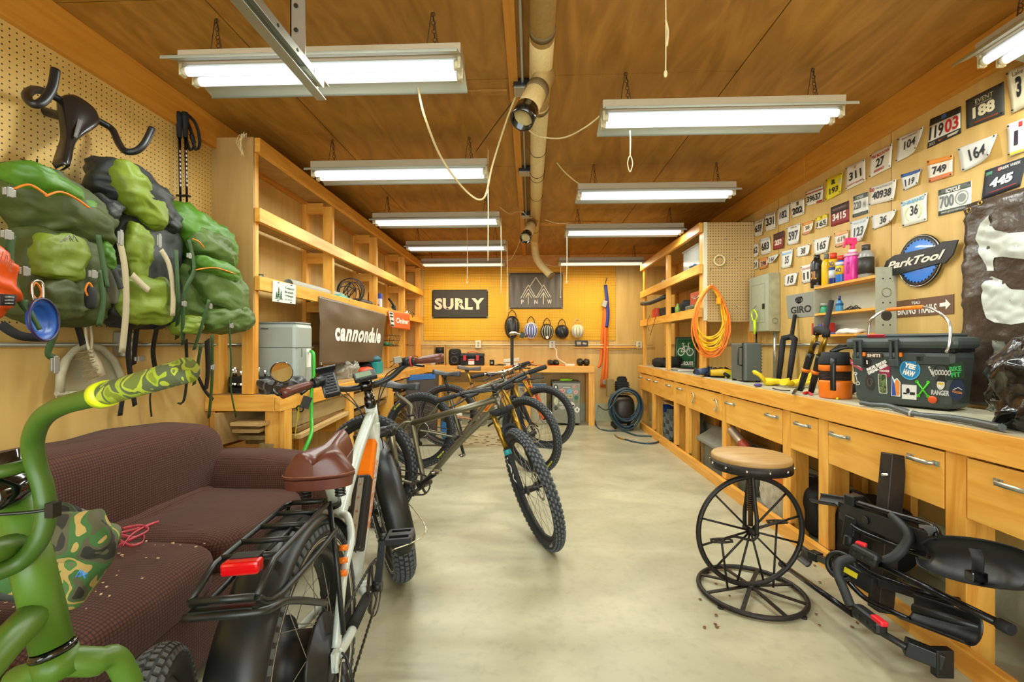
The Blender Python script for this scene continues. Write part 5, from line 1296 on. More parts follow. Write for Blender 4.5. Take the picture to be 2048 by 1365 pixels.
    lo = [Vector((v.x*.97+sp.x*.03,v.y*.93,sp.z-.028-.012*(1-abs((v.x-sp.x)/.14+1)*.5))) for v in edge]; N = len(edge)
    m.add(edge+lo,[(k,(k+1) % N,N+(k+1) % N,N+k) for k in range(N)],True); m.add(lo,[list(range(N))])
    obj('saddle_side',m,BR,so)
    obj('seam',MB().tube([v+Vector((0,0,.001)) for v in edge],.0016,5,True),mat('seam_tan','8a5a42',.5),so)
    m = MB()
    for s in (-1,1): m.tube([sp+Vector((-.1,s*.03,-.04)),sp+Vector((-.06,s*.025,-.055)),sp+Vector((.05,s*.02,-.05)),sp+Vector((.12,s*.01,-.02))],.004,6)
    for s in (-1,1):
        for k in range(6): m.ring(sp+Vector((-.07,s*.05,-.075+.009*k)),(0,0,1),.014,.003,12,5)
    obj('saddle_rails',m,BLK,so)
    # rack
    zR = .752; hw = .061
    loop = []
    def cr(pts): return cat(pts,4)
    m = MB(); tr = .0072
    xf_,xr_ = .11,-.335
    for s in (-1,1): m.tube([Vector((xf_,s*hw*.8,zR+.004)),Vector((xf_-.03,s*hw,zR+.004)),Vector((xr_+.08,s*hw,zR)),Vector((xr_,s*(hw+.002),zR-.035))],tr,10)
    m.tube([Vector((xf_,-hw*.8,zR+.004)),Vector((xf_,hw*.8,zR+.004))],tr,10); m.tube([Vector((xr_,-hw,zR-.035)),Vector((xr_,hw,zR-.035))],tr,10)
    for x in (.03,-.06,-.15,-.23): m.tube([Vector((x,-hw,zR+.002)),Vector((x,hw,zR+.002))],tr*.9,10)
    m.tube([Vector((.0,-hw*.35,zR-.004)),Vector((-.2,-hw*.35,zR-.004))],tr*.6,8)
    for s in (-1,1):
        m.tube([Vector((xf_-.0,s*hw*.95,zR)),Vector((.05,s*(hw+.03),zR-.16)),ra+Vector((.02,s*.108,.05))],tr,10)
        m.tube([Vector((xf_+.01,s*(hw+.0),zR-.09)),Vector((xr_+.04,s*(hw+.012),zR-.11))],tr*.8,10) if 0 else None
        m.tube(cat([Vector((xr_,s*(hw+.002),zR-.035)),Vector((xr_+.08,s*(hw+.012),zR-.075)),Vector((.055,s*(hw+.03),zR-.085+.02))],4),tr,10)
    rk = obj('rear_rack',m,BF,t)
    obj('light_bracket',MB().box((xr_-.004,0,zR-.055),(.02,.12,.014)).tube(cat([Vector((xr_-.01,.070,zR-.06)),Vector((xr_-.01,-.070,zR-.06)),Vector((xr_+.07,-.095,zR-.085)),Vector((-.09,-.105,zR-.19))],5),.008,8),BF,rk)
    L_ = obj('rear_light',MB().box((-.262,.0,zR-.006),(.03,.078,.028),rotd(0,0,0)),mat('rear_light_red','cf0f14',.15,coat=.5),t,bev=.006)
    obj('light_mount',MB().box((-.24,0,zR-.0),(.03,.06,.02)),BLK,L_)
    # drive
    obj('chainring',crank_mb((bb.x,0,bb.z),.088,y=-.078),mat('chainring_dark','4c4840',.4,.7),t)
    obj('chain_guard',MB().lathe([(.094,-.001),(.098,-.001),(.098,.003),(.094,.003)],(bb.x,-.086,bb.z),(0,1,0),40,closed=True),BLK,t)
    pedal_parts(t,(bb.x,0,bb.z),math.radians(80),-1,y0=.095); pedal_parts(t,(bb.x,0,bb.z),math.radians(260),1,y0=.095)
    d = ra+Vector((.0,-.10,-.14))
    obj('derailleur',MB().tube([ra+Vector((0,-.1,-.02)),ra+Vector((-.01,-.115,-.06)),d],[.013,.016,.012],8).cyl(d+Vector((0,-.008,0)),d+Vector((0,.008,0)),.024),BLK,t)
    obj('derailleur_guard',MB().tube(cat([ra+Vector((.02,-.1,.0)),ra+Vector((-.03,-.13,.01)),ra+Vector((-.04,-.15,-.06)),ra+Vector((-.01,-.15,-.13)),ra+Vector((.03,-.12,-.14))],5),.0035,6),BLK,t)
    obj('chain',chain_mb((bb.x,0,bb.z),.086,(ra.x,0,ra.z),.05,-.075,bot=[d+Vector((0,.004,-.02))]),mat('chain_steel','55504a',.4,.8),t)
    obj('kickstand',MB().tube([bb+Vector((-.1,.06,-.02)),Vector((bb.x-.2,.24,.01))],.009,8),BLK,t)
    fn = SR.to_3x3() @ Vector((0,1,0))
    stand(t,(ra,R),None,math.radians(96),math.radians(3),(SR @ fa,fn,R,rt),(-.615,1.20))
    return t
ebike()

# ---------------------------------------------------------------- green bicycle at the picture edge
def green_bike():
    t = thing('cruiser_bicycle','green cruiser bicycle with swept handlebar and marbled green grip','bicycle'); ROOT[t.name] = Vector((0,0,0))
    G = mat('green_paint','4f7420',.4,noise_amt=.06,noise_scale=4)
    GD = mat('green_bar_paint','3c5c18',.4)
    def q(px,py,d): return P(px,py,d)
    ht = q(28,985,.66); hb = q(104,1290,.665); axd = (hb-ht).normalized()
    f = MB().cyl(ht,hb,.0245,seg=24)
    f.tube([q(60,1080,.665),q(-30,1110,.60),q(-260,1220,.48)],.0165,14)
    f.tube([q(82,1215,.665),q(10,1290,.60),q(-120,1440,.50)],.021,14)
    obj('frame',f,G,t)
    for q_ in (hb+axd*.002,ht-axd*.012): obj('headset_ring',MB().lathe([(.025,0),(.028,.002),(.028,.008),(.025,.010)],q_,axd,26),BLKG,t)
    # fork and wheel
    hd = math.radians(118); fw = Vector((math.cos(hd),math.sin(hd),0)); sd = Vector((fw.y,-fw.x,0))
    c = Vector((-.640,.722,.335)); cr = hb+axd*.045
    g = MB().cyl(hb+axd*.012,cr,.027,seg=20)
    for s in (-1,1):
        e = c+sd*s*.062
        g.tube(cat([cr-axd*.02,cr+sd*s*.035+fw*.012-axd*.0,cr+sd*s*.060+fw*.035+Vector((0,0,-.025)),(cr+sd*s*.064).lerp(e,.45)+fw*.02,e],6),[.020]*8+[.017]*8+[.012]*9,14)
    obj('fork',g,G,t)
    M = Matrix.Translation(c) @ Matrix.Rotation(hd,4,'Z')
    add_wheel('front_wheel',t,(0,0,0),.335,.030,BLK,M,knob=.7,width=1.05,nk=80,rows=6,hub_w=.09,spokes=32)
    # handlebar
    st = [q(-60,1155,.60),q(0,1142,.62),q(45,1120,.635),q(78,1080,.64),q(92,1030,.645),q(86,975,.645),q(70,925,.64),q(66,880,.63),q(84,838,.61),q(125,812,.59),q(200,792,.565)]
    h = obj('handlebar',MB().tube(cat(st+[q(300,760,.535)],8),.0122,16),GD,t)
    obj('cross_bar',MB().tube([q(-90,966,.60),q(62,930,.64)],.0095,12),GD,h)
    a,b = q(212,788,.562),q(374,741,.512)
    camo = camo_mat('marbled_green',['6e7a18','8c9c20','4a5434','9aa52a','5d6a24','7d8c1e'],30)
    obj('grip',MB().tube([a,a.lerp(b,.02),a.lerp(b,.97),b,b],[.0132,.0142,.0142,.0150,.004],20),camo,h,'marbled green rubber grip')
    d = (b-a).normalized()
    obj('lock_ring',MB().lathe([(.0132,-.012),(.0165,-.012),(.0165,.004),(.0132,.004)],a,d,22),mat('lime_plastic','c8d81c',.35),h,'lime green lock ring')
    sm = q(20,1010,.64)
    m = MB().tube([q(-40,1000,.60),q(10,985,.64),q(60,958,.66)],[.022,.024,.016],14); m.cyl(ht-axd*.004,ht-axd*.06,.018)
    obj('stem',m,BLKG,t)
    obj('brake_cable',MB().tube(cat([q(-40,1032,.60),q(60,1025,.62),q(104,1018,.63)],4),.0022,6).box(q(106,1020,.63),(.012,.012,.02)),DKST,t)
    ra_ = c-Vector((math.cos(math.radians(60)),math.sin(math.radians(60)),0))*1.08
    ra_ = Vector((-1.12,-.15,.335))
    M2 = Matrix.Translation(ra_) @ Matrix.Rotation(math.radians(52),4,'Z')
    add_wheel('rear_wheel',t,(0,0,0),.335,.030,BLK,M2,knob=0,hub_w=.1,spokes=28)
    bbp = Vector((-.93,.12,.29))
    obj('chain_stay',MB().tube([bbp,ra_+Vector((.05,-.05,0))],.012,10).tube([bbp,Vector((-1.02,.02,.75))],.016,10).tube([Vector((-1.02,.02,.72)),ra_+Vector((.05,-.05,0))],.009,10).tube([q(-260,1220,.48),Vector((-1.02,.02,.70))],.0165,10).tube([q(-120,1440,.50),bbp],.02,10),G,t)
    obj('saddle',MB().blob((-1.03,.0,.86),(.26,.2,.07),rotz(math.radians(55)),2.3).cyl((-1.02,.02,.75),(-1.03,0,.84),.013),BLKM,t)
green_bike()
# ================================================================ sofa
WAF = waffle_mat('waffle_cover','2c1711','5e382a',95)
t = thing('sofa','dark brown sofa in a stretched waffle knit cover along the pegboard wall','sofa',(-1.6,1.7,0))
def soft(name,x0,x1,y0,y1,z0,z1,p=5,amp=.012,seed=0,R=None,fn=None,freq=4,p2=None):
    c = Vector(((x0+x1)/2,(y0+y1)/2,(z0+z1)/2)); d = (x1-x0,y1-y0,z1-z0)
    m = MB().blob(c,d,R,p,amp,freq,seed,56,34,fn,p2=p2)
    o = obj(name,m,WAF,t)
    me = o.data; uv = me.uv_layers.new(name='UVMap')
    for poly in me.polygons:
        n = poly.normal
        for li in poly.loop_indices:
            v = me.vertices[me.loops[li].vertex_index].co
            ax_ = max(range(3),key=lambda k: abs(n[k]))
            uv.data[li].uv = (v.y,v.z) if ax_ == 0 else ((v.x,v.z) if ax_ == 1 else (v.x,v.y))
    return o
soft('base',-1.98,-1.17,.80,2.56,.035,.33,9,.006,1)
soft('seat_cushion',-1.90,-1.13,.98,1.70,.27,.49,4.5,.010,2)
soft('seat_cushion',-1.90,-1.15,1.69,2.38,.27,.475,4.5,.010,3)
def lean_(q): return Vector((q.x+.25*(q.z if q.z < 0 else 0)*-1,q.y,q.z))
soft('backrest',-2.005,-1.66,.80,2.53,.20,.835,4,.016,4,freq=3)
soft('arm',-1.99,-1.12,2.33,2.61,.03,.625,4,.010,5)
soft('arm',-1.99,-1.14,.66,1.00,.03,.635,3.6,.012,6)
soft('back_fold',-1.76,-1.62,1.00,2.34,.40,.50,3,.01,7)
# crumbs on the cushions
rnd = random.Random(9); m = MB()
for k in range(70):
    x = rnd.uniform(-1.5,-1.16); y = rnd.uniform(1.05,1.62); s = rnd.uniform(.002,.005)
    m.box((x,y,.493),(s,s*1.8,s*.5),rotz(rnd.random()*3))
tag(obj('wood_crumbs',m,mat('crumb','d8b98a',.8)),'pale wood crumbs scattered over the near sofa cushion','crumbs',kind='stuff')
# tangle of pink ribbon
pk = mat('pink_ribbon','d8626e',.5); m = MB()
def sz(px,py,z=.50): return PZ(px,py,z)
def rib(pts,w=.011):
    p = cat([sz(a,b,c) for a,b,c in pts],8); m.ribbon(p,w,(.25,.2,.95),.0016)
rib([(318,1044,.515),(300,1050,.51),(270,1060,.505),(240,1068,.50),(222,1085,.502),(206,1094,.50),(235,1092,.505),(262,1080,.52),(296,1062,.525),(280,1052,.52),(245,1058,.51)])
rib([(226,1062,.50),(240,1082,.51),(262,1092,.515),(284,1086,.505),(286,1072,.50),(266,1076,.515),(238,1072,.52),(232,1090,.505)])
rib([(245,1094,.51),(262,1072,.53),(284,1058,.52),(308,1048,.51)])
one('pink_ribbon',m,pk,'tangled pink ribbon lying between the sofa cushions','ribbon')
# camouflage bag leaning on the near cushion
CA = camo_mat('green_camouflage',['2c2c24','55543c','3f6a34','b49a58','4c7a3c','6a6450'],13)
CB = camo_mat('grey_digital_camouflage',['7a7a66','9c9c84','b4b096','8a8870','a8a68e','70705c'],30)
c0 = P(150,1110,1.0)
bag = thing('camouflage_bag','green camouflage drawstring bag slumped on the sofa behind the green bicycle','bag',c0)
obj('bag_body',MB().blob(P(124,1118,1.02),(.18,.13,.21),rotd(8,28,35),3,.03,7,4,40,26),CA,bag)
obj('bag_flap',MB().blob(P(146,1072,1.0),(.11,.09,.11),rotd(0,-20,30),2.6,.02,9,6,30,20),CA,bag)
obj('liner',MB().blob(P(128,1052,1.05),(.09,.05,.05),rotd(0,30,20),2.5,.012,9,3),mat('grey_liner','6f7c7c',.6),bag)
F = quad(P(150,1136,.93),P(178,1140,.93),P(176,1160,.93),P(149,1156,.93),(P(158,1100,.9)-P(158,1100,.95)))
m = MB().tube([F(.1,.1),F(.4,.8),F(.5,.3)],.002,5).tube([F(.3,.2),F(.9,.6)],.002,5).tube([F(.55,.8),F(.8,.1)],.002,5)
obj('blue_mark',m,mat('blue_print','4a90d0',.5),bag)
c1 = P(60,1090,1.18)
bag = thing('shoulder_bag','grey bag with digital camouflage panel and dark green straps on the sofa','bag',c1)
obj('bag_body',MB().blob(P(62,1100,1.22),(.24,.16,.20),rotd(0,12,30),4,.02,5,1,36,24),mat('bag_grey','5c625a',.7),bag)
obj('camouflage_panel',MB().blob(P(72,1088,1.14),(.15,.05,.11),rotd(0,12,30),4,.012,6,2,30,20),CB,bag)
obj('shoulder_strap',MB().ribbon(cat([P(-20,1062,1.12),P(40,1040,1.14),P(95,1030,1.16),P(128,1020,1.16),P(160,1055,1.1)],6),.035,(0,.4,1),.004),mat('strap_dark_green','2f3d30',.7),bag)
obj('black_strap',MB().ribbon(cat([P(30,1050,1.1),P(18,1090,1.08),P(24,1130,1.06)],6),.03,(1,.2,0),.004).blob(P(128,1032,1.16),(.08,.04,.05),None,3),BLKM,bag)
# ================================================================ things hung on the pegboard wall above the sofa
OL = mat('olive_nylon','3f4a1c',.6,noise_amt=.12,noise_scale=9,bump=.35,bscale=22)
LM = mat('lime_nylon','6c801c',.55,noise_amt=.12,noise_scale=7,bump=.35,bscale=20)
BG_ = mat('bright_green_nylon','4a7a1a',.5,noise_amt=.12,noise_scale=8,bump=.35,bscale=20)
SG = mat('sage_nylon','4e6628',.55,noise_amt=.1,noise_scale=8,bump=.35,bscale=20)
CHN = mat('charcoal_nylon','252a28',.55,noise_amt=.15,noise_scale=8,bump=.35,bscale=20)
STG = mat('green_webbing','2c4a1c',.7); STB = mat('black_webbing','1a1a18',.75); STW = mat('cream_webbing','a89c7c',.75)
BUCK = mat('buckle_grey','8c8c84',.4,.5)
OZ = mat('orange_zip','d87a14',.5)
def Lb(x0,x1,y0,y1,X,dep,p=2.8,amp=.02,seed=0,R=None,freq=6,nu=36,nv=24,fn=None):
    ym,xm = (y0+y1)/2,(x0+x1)/2
    a = PX(x0,ym,X); b = PX(x1,ym,X); c = Vector((X,(a.y+b.y)/2,0)); k = (c.y*CF.y+X*CF.x)/FPX
    zt = Z0+(HOR-y0)*k; zb = Z0+(HOR-y1)*k; c.z = (zt+zb)/2
    m = MB().blob(c,(dep,abs(b.y-a.y),zt-zb),R,p,amp,freq,seed,60,42,fn)
    for i,v in enumerate(m.v):          # cloth folds
        q = Vector((v.x*6,v.y*9+1.3*v.z,v.z*15))+Vector((seed*3.7,0,0))
        r = abs(noise.noise(q))+.5*abs(noise.noise(q*2.3)); d = (v-c); d = d.normalized() if d.length > 1e-6 else d
        m.v[i] = v+d*(.012-.034*r)
    return m
def Lp(px,py,X=-1.70): return PX(px,py,X)
def strap(parent,pts,w=.022,m=STG,X=-1.68,name='strap',wd=(0,1,.15)):
    p = cat([PX(q[0],q[1],q[2] if len(q) > 2 else X) for q in pts],5)
    return obj(name,MB().ribbon(p,w,wd,.002),m,parent)
def buckle(parent,px,py,X=-1.665,w=.03,h=.022):
    c = PX(px,py,X); return obj('buckle',MB().box(c,(.008,w,h)).box(c+Vector((.004,0,0)),(.006,w*.5,h*1.3)),BUCK,parent,bev=.002)
def tilt(a): return lambda q: Vector((q.x,q.y,q.z-a*q.y))
# first backpack
t = thing('backpack','bright and olive green backpack with orange zips and a blue dog bowl clipped on it','backpack',(-1.85,1.72,1.3),'hiking backpacks hung on the pegboard')
obj('main_body',Lb(18,190,455,652,-1.86,.26,3.2,.018,1),OL,t,'olive green lower body')
obj('top_lid',Lb(4,205,362,482,-1.83,.26,2.6,.022,2,fn=tilt(.45)),OL,t)
obj('lid_panel',Lb(2,172,350,420,-1.80,.22,2.4,.018,5,fn=tilt(.55)),BG_,t,'bright green panel on the lid')
obj('front_pocket',Lb(72,168,470,560,-1.74,.07,3.4,.010,3),LM,t,'lime green mesh front pocket')
obj('stuff_pocket',Lb(70,178,560,640,-1.75,.10,3.2,.012,4),OL,t)
obj('side_pocket',Lb(172,205,470,545,-1.80,.14,2.8,.012,6),BG_,t)
for pts in ([(28,378,-1.68),(60,370,-1.67),(96,392,-1.66)],[(92,392,-1.66),(120,384,-1.66),(150,396,-1.67),(178,416,-1.68)]):
    obj('zip',MB().tube(cat([PX(*q) for q in pts],6),.004,6),OZ,t,'orange zip')
F = quad(PX(122,470,-1.67),PX(156,470,-1.67),PX(156,484,-1.67),PX(122,484,-1.67),(1,0,0))
obj('brand_mark',MB().tube([F(0,0),F(.45,1),F(.7,.1),F(.75,1),F(1,.0)],.0022,5).tube([F(.2,.1),F(.48,.7),F(.55,.1)],.002,5),BUCK,t)
strap(t,[(35,350,-1.78),(62,328,-1.9),(72,326,-1.93),(90,352,-1.8)],.018,STG)
for a in ([(24,470),(20,520),(40,600),(88,655)],[(196,470),(205,520),(214,575)],[(200,540),(206,600),(198,652)],[(100,640,-1.75),(112,660,-1.75),(96,705,-1.75),(108,716,-1.75)]): strap(t,a,.024)
strap(t,[(0,648,-1.80),(40,672,-1.78),(90,676,-1.78)],.03,STB,wd=(.2,0,1)); strap(t,[(150,636,-1.8),(158,660,-1.84),(166,690,-1.88)],.025,STB)
for q in ((48,543),(186,549),(18,385),(14,470)): buckle(t,*q,w=.035,h=.025)
buckle(t,110,730,-1.74,.03,.05)
for k,(px,py) in enumerate(((72,566),(178,566))):
    c = PX(px,py,-1.655); obj('loop_cord',MB().tube(cat([c,c+Vector((0,-.014,-.03)),c+Vector((0,.004,-.055)),c+Vector((0,.018,-.03))],5,True),.0032,6,True),OZ,t,'orange cord loop')
obj('key_light',MB().blob(PX(181,596,-1.66),(.03,.035,.085),None,3),BLKM,t)
one('peg_hook',MB().tube(cat([PX(42,318,-2.02),PX(55,322,-1.95),PX(72,326,-1.92),PX(74,318,-1.91)],4),.003,6),DKST,'bent wire hook above the first green backpack','hook')
# second
t = thing('backpack','charcoal and lime green backpack with long cream straps, hung in the middle of the three','backpack',(-1.83,2.12,1.3),'hiking backpacks hung on the pegboard')
obj('main_body',Lb(196,338,420,655,-1.87,.24,3.2,.02,11),CHN,t)
obj('top_lid',Lb(186,338,346,452,-1.84,.26,2.5,.022,12,fn=tilt(.45)),CHN,t)
obj('lid_panel',Lb(232,322,350,445,-1.76,.14,2.4,.016,13,fn=tilt(.7)),LM,t,'lime green panel across the lid')
obj('centre_panel',Lb(250,300,448,560,-1.76,.06,3,.012,14),LM,t,'lime green centre panel')
obj('front_pocket',Lb(228,342,552,652,-1.76,.13,2.6,.02,15),LM,t,'lime green bottom pocket')
obj('side_pocket',Lb(186,226,390,450,-1.80,.13,2.6,.014,16),CHN,t)
obj('side_pocket',Lb(200,240,520,640,-1.80,.12,2.8,.014,18),CHN,t)
strap(t,[(240,486),(250,540),(252,620),(244,706)],.030,STW); strap(t,[(322,500),(338,530),(346,580),(345,632)],.028,STW); strap(t,[(264,550),(282,568),(298,582)],.03,STW)
for a in ([(262,640,-1.78),(256,700,-1.85),(262,760,-1.92),(270,812,-1.95)],[(276,640,-1.8),(270,690,-1.9),(268,730,-1.95)],[(314,655,-1.8),(306,700,-1.9),(310,735,-1.95)],[(228,540,-1.68),(236,560,-1.68),(242,578,-1.68)],[(246,790,-1.96),(240,832,-1.97)],[(303,775,-1.95),(300,800,-1.96),(303,834,-1.97)]): strap(t,a,.026 if a[0][0] != 303 else .01,STB)
for q in ((241,476),(318,482)): buckle(t,*q,w=.025,h=.05)
buckle(t,280,718,-1.90,.06,.02)
obj('mesh_patch',MB().blob(PX(226,575,-1.74),(.02,.06,.14),None,3),mat('grey_mesh','5c5c48',.8),t)
# third
t = thing('backpack','sage green backpack sagging forward, hung closest to the shelf cabinet','backpack',(-1.82,2.5,1.2),'hiking backpacks hung on the pegboard')
obj('main_body',Lb(340,470,520,668,-1.86,.28,2.6,.024,21),SG,t)
obj('top_lid',Lb(330,458,432,530,-1.84,.26,2.5,.024,22,fn=tilt(.5)),BG_,t,'bright green lid')
obj('lid_opening',Lb(378,458,468,530,-1.76,.16,2.4,.02,23,fn=tilt(.35)),SG,t)
obj('front_pocket',Lb(392,492,535,630,-1.74,.16,2.6,.018,24,fn=tilt(.45)),SG,t)
obj('pocket_top',Lb(384,478,524,560,-1.71,.12,2.6,.014,25,fn=tilt(.5)),BG_,t,'bright green pocket top')
obj('bottom_flap',Lb(408,497,605,668,-1.74,.17,2.5,.016,26,fn=tilt(-.2)),SG,t)
obj('side_panel',Lb(350,392,630,672,-1.76,.12,2.6,.014,27),LM,t)
for pts in ([(392,540,-1.645),(430,536,-1.64),(470,548,-1.645)],[(385,478,-1.66),(398,484,-1.655),(408,496,-1.66)]): obj('zip',MB().tube(cat([PX(*q) for q in pts],6),.0035,6),OZ,t,'orange zip')
for a in ([(378,480),(388,540),(368,590),(366,690,-1.75)],[(352,500),(356,600),(354,678,-1.8)],[(418,600,-1.62),(404,650,-1.64),(388,700,-1.7)],[(402,690,-1.72),(394,740,-1.8),(388,770,-1.86)],[(424,670,-1.7),(424,760,-1.8),(418,836,-1.88)],[(458,640,-1.64),(462,720,-1.7),(462,780,-1.78),(472,835,-1.82)]): strap(t,a,.024 if a[0][0] not in (458,) else .012)
for a in ([(414,680,-1.76),(416,740,-1.86),(412,780,-1.92)],[(372,680,-1.8),(374,750,-1.9),(368,800,-1.94),(357,808,-1.95)],[(397,756,-1.9),(410,782,-1.92),(426,800,-1.93)]): strap(t,a,.02 if a[0][0] != 414 else .034,STB)
for q in ((378,512),(368,608),(420,613),(463,652),(426,735)): buckle(t,*q,X=-1.63 if q[0] > 400 else -1.68)
# orange dry bag, bowl
one('dry_bag',Lb(-90,22,478,634,-1.68,.12,2.6,.012,31,fn=lambda q: Vector((q.x,q.y+.25*-q.z,q.z))),mat('orange_vinyl','d8500e',.4,noise_amt=.06,bump=.2,bscale=10),'bright orange dry bag hanging at the picture edge','dry bag')
d_ = bpy.data.objects['dry_bag']
F = quad(PX(2,588,-1.585),PX(34,590,-1.585),PX(30,612,-1.585),PX(2,612,-1.585),(1,0,0))
obj('patch',MB().surf(F,2,2,.003),BLKM,d_)
m = MB()
for k in range(3): m.surf(lambda s,t_,e,k=k: F(.2+.6*s,.14+.27*k+.12*t_,.003+e),2,1,.001)
obj('reflective_bars',m,BUCK,d_)
F = quad(PX(0,500,-1.588),PX(26,506,-1.588),PX(26,548,-1.588),PX(0,540,-1.588),(1,0,0))
obj('lettering',tmb(F,'LIVE',0,1,.2,.8,.002,.03,rot=-.4),mat('dry_bag_print','a04a30',.5),d_)
c = PX(82,640,-1.60); n = Vector((.95,.31,.05))
t = thing('dog_bowl','round blue collapsible bowl hanging from a carabiner under the first backpack','bowl',c)
obj('bowl',MB().lathe([(.002,-.02),(.035,-.02),(.04,-.012),(.05,-.012),(.052,.0),(.062,.0),(.068,.008),(.0665,.010),(.060,.004),(.050,.004),(.048,-.006),(.038,-.007),(.033,-.014),(.002,-.014)],c,n,36),mat('blue_silicone','1450a8',.35),t)
obj('rim',MB().ring(c+n*.009,n,.0685,.0045,36,6),mat('purple_rim','2c2450',.4),t)
cc = PX(76,585,-1.62); obj('carabiner',MB().tube(cat([cc+Vector((0,-.016,.03)),cc+Vector((0,.012,.034)),cc+Vector((0,.016,-.02)),cc+Vector((0,.0,-.036)),cc+Vector((0,-.014,-.02))],6,True),.0035,8,True),STEEL,t)
strap(t,[(50,600,-1.6),(64,630,-1.585),(80,660,-1.58)],.016,STG)
# dustpan and brush
c = PX(172,740,-1.99)
t = thing('dustpan','pale grey plastic dustpan hung on the conduit below the first two backpacks','dustpan',c)
out = [(111,786),(113,752),(124,722),(143,700),(168,690),(196,697),(220,720),(234,750),(235,768)]
X0 = XL+.035
pts = [PX(a,b,X0) for a,b in out]+[PX(110,800,X0),]
pts = [PX(a,b,X0) for a,b in [(111,799)]+out+[(233,790)]]
PL = mat('dustpan_plastic','a8a284',.45)
m = MB(); n_ = len(pts); m.add(pts+[p+Vector((.006,0,0)) for p in pts],[list(range(n_)),list(range(2*n_-1,n_-1,-1))]+[(k,(k+1) % n_,n_+(k+1) % n_,n_+k) for k in range(n_)])
m.tube([p+Vector((.018,0,0)) for p in pts[1:-1]],.016,8,flat=1.0)
obj('pan',m,PL,t)
obj('lip',MB().tube([PX(112,788,X0+.02),PX(234,782,X0+.02)],.010,8),PL,t)
c = PX(188,715,X0+.06)
t = thing('hand_brush','cream hand brush with long bristles resting in the dustpan','brush',c)
a,b,e = PX(176,645,X0+.05),PX(180,700,X0+.06),PX(204,752,X0+.07)
m = MB()
for s in (-1,1): m.tube(cat([a+Vector((0,s*.010,0)),a.lerp(b,.6)+Vector((0,s*.012,0)),b+Vector((0,s*.004,0))],5),.0055,8)
m.ring(a,(1,0,0),.010,.0055,14,8); m.tube([b,b.lerp(e,.5),e],[.014,.022,.018],10,flat=.6)
obj('handle',m,mat('brush_cream','cfc5a4',.4),t)
m = MB(); rnd = random.Random(4)
for k in range(90):
    q = b.lerp(e,rnd.random())+Vector((rnd.uniform(-.01,.01),rnd.uniform(-.01,.01),0)); d = Vector((rnd.uniform(-.01,.02),-.065+rnd.uniform(-.01,.01),-.012+rnd.uniform(-.015,.015))); m.tube([q,q+d],.0012,4,caps=False)
obj('bristles',m,mat('bristle','b09c70',.8),t,None); bpy.data.objects['bristles']['kind'] = 'stuff'
# drop handlebar with a saddle
c = PX(150,240,-1.98)
t = thing('handlebar_trophy','black drop handlebar and saddle mounted on the pegboard like a bull head','wall decoration',c)
hb = [(111,140,-1.72),(104,176,-1.71),(86,203,-1.70),(66,208,-1.71),(53,192,-1.76),(66,180,-1.83),(88,183,-1.88),(110,194,-1.90),(141,213,-1.92),(165,225,-1.93),(199,243,-1.92),(224,259,-1.90),(236,284,-1.84),(250,302,-1.78),(272,302,-1.74),(290,286,-1.72),(304,257,-1.72)]
obj('handlebar',MB().tube(cat([PX(*q) for q in hb],6),.0142,14),BLK,t)
a,b = PX(166,222,-1.86),PX(136,322,-1.78); ax_ = (b-a).normalized(); nn = Vector((.95,-.2,.2)); nn = (nn-ax_*nn.dot(ax_)).normalized(); sd = ax_.cross(nn)
R_ = Matrix((ax_,sd,nn)).transposed().to_4x4()
m = saddle_mb((b-a).length*1.22,.15,.045,.13); m.xf(Matrix.Translation(a.lerp(b,.46)) @ R_)
s_ = obj('saddle',m,mat('saddle_black','201e1c',.25,coat=.3),t)
m = MB(); F = lambda s,q,e: a.lerp(b,.05+.5*s)+sd*(.02*(q-.5)*(1-s*.4))+nn*(.002+e)
obj('saddle_stripe',MB().surf(F,6,2,.001),mat('stripe_grey','6a6a64',.5),s_)
obj('wall_mount',MB().cyl(a.lerp(b,.2)-nn*.01,Vector((XL+.007,a.y,a.z)),.018),BLK,t)
# trekking poles
for k,(x0,x1) in enumerate(((358,361),(370,374))):
    p0,p1 = PX(x0,225,-1.99+.02*k),PX(x1,412,-1.99+.02*k)
    t = thing('trekking_pole','black trekking pole hanging from the beam, '+('the one with its wrist loop behind' if k == 0 else 'the one with its strap loop in front'),'trekking pole',p1)
    obj('shaft',MB().tube([p0.lerp(p1,.25),p1],[.0085,.006],10),BLKG,t)
    obj('grip',MB().tube([p0,p0.lerp(p1,.06),p0.lerp(p1,.15),p0.lerp(p1,.27)],[.016,.019,.015,.013],10),BLKM,t)
    obj('basket',MB().lathe([(.004,0),(.022,.002),(.022,.006),(.004,.008)],p0.lerp(p1,.9),(0,0,1),14),BLK,t)
    obj('tip',MB().cyl(p1,p1-Vector((0,0,.03)),.003),STEEL,t)
    obj('wrist_strap',MB().ribbon(cat([p0,p0+Vector((.01,.05+.02*k,-.03)),p0+Vector((.02,.09,-.13)),p0+Vector((.02,.06,-.19)),p0+Vector((.01,.03,-.11))],6),.018,(1,0,.2),.003),STB,t)
    m = MB()
    for j in range(9): q = p0.lerp(p1,.42+.045*j); m.box(q+Vector((.006,-.004,0)),(.003,.006,.012))
    obj('white_marks',m,WINK,t)

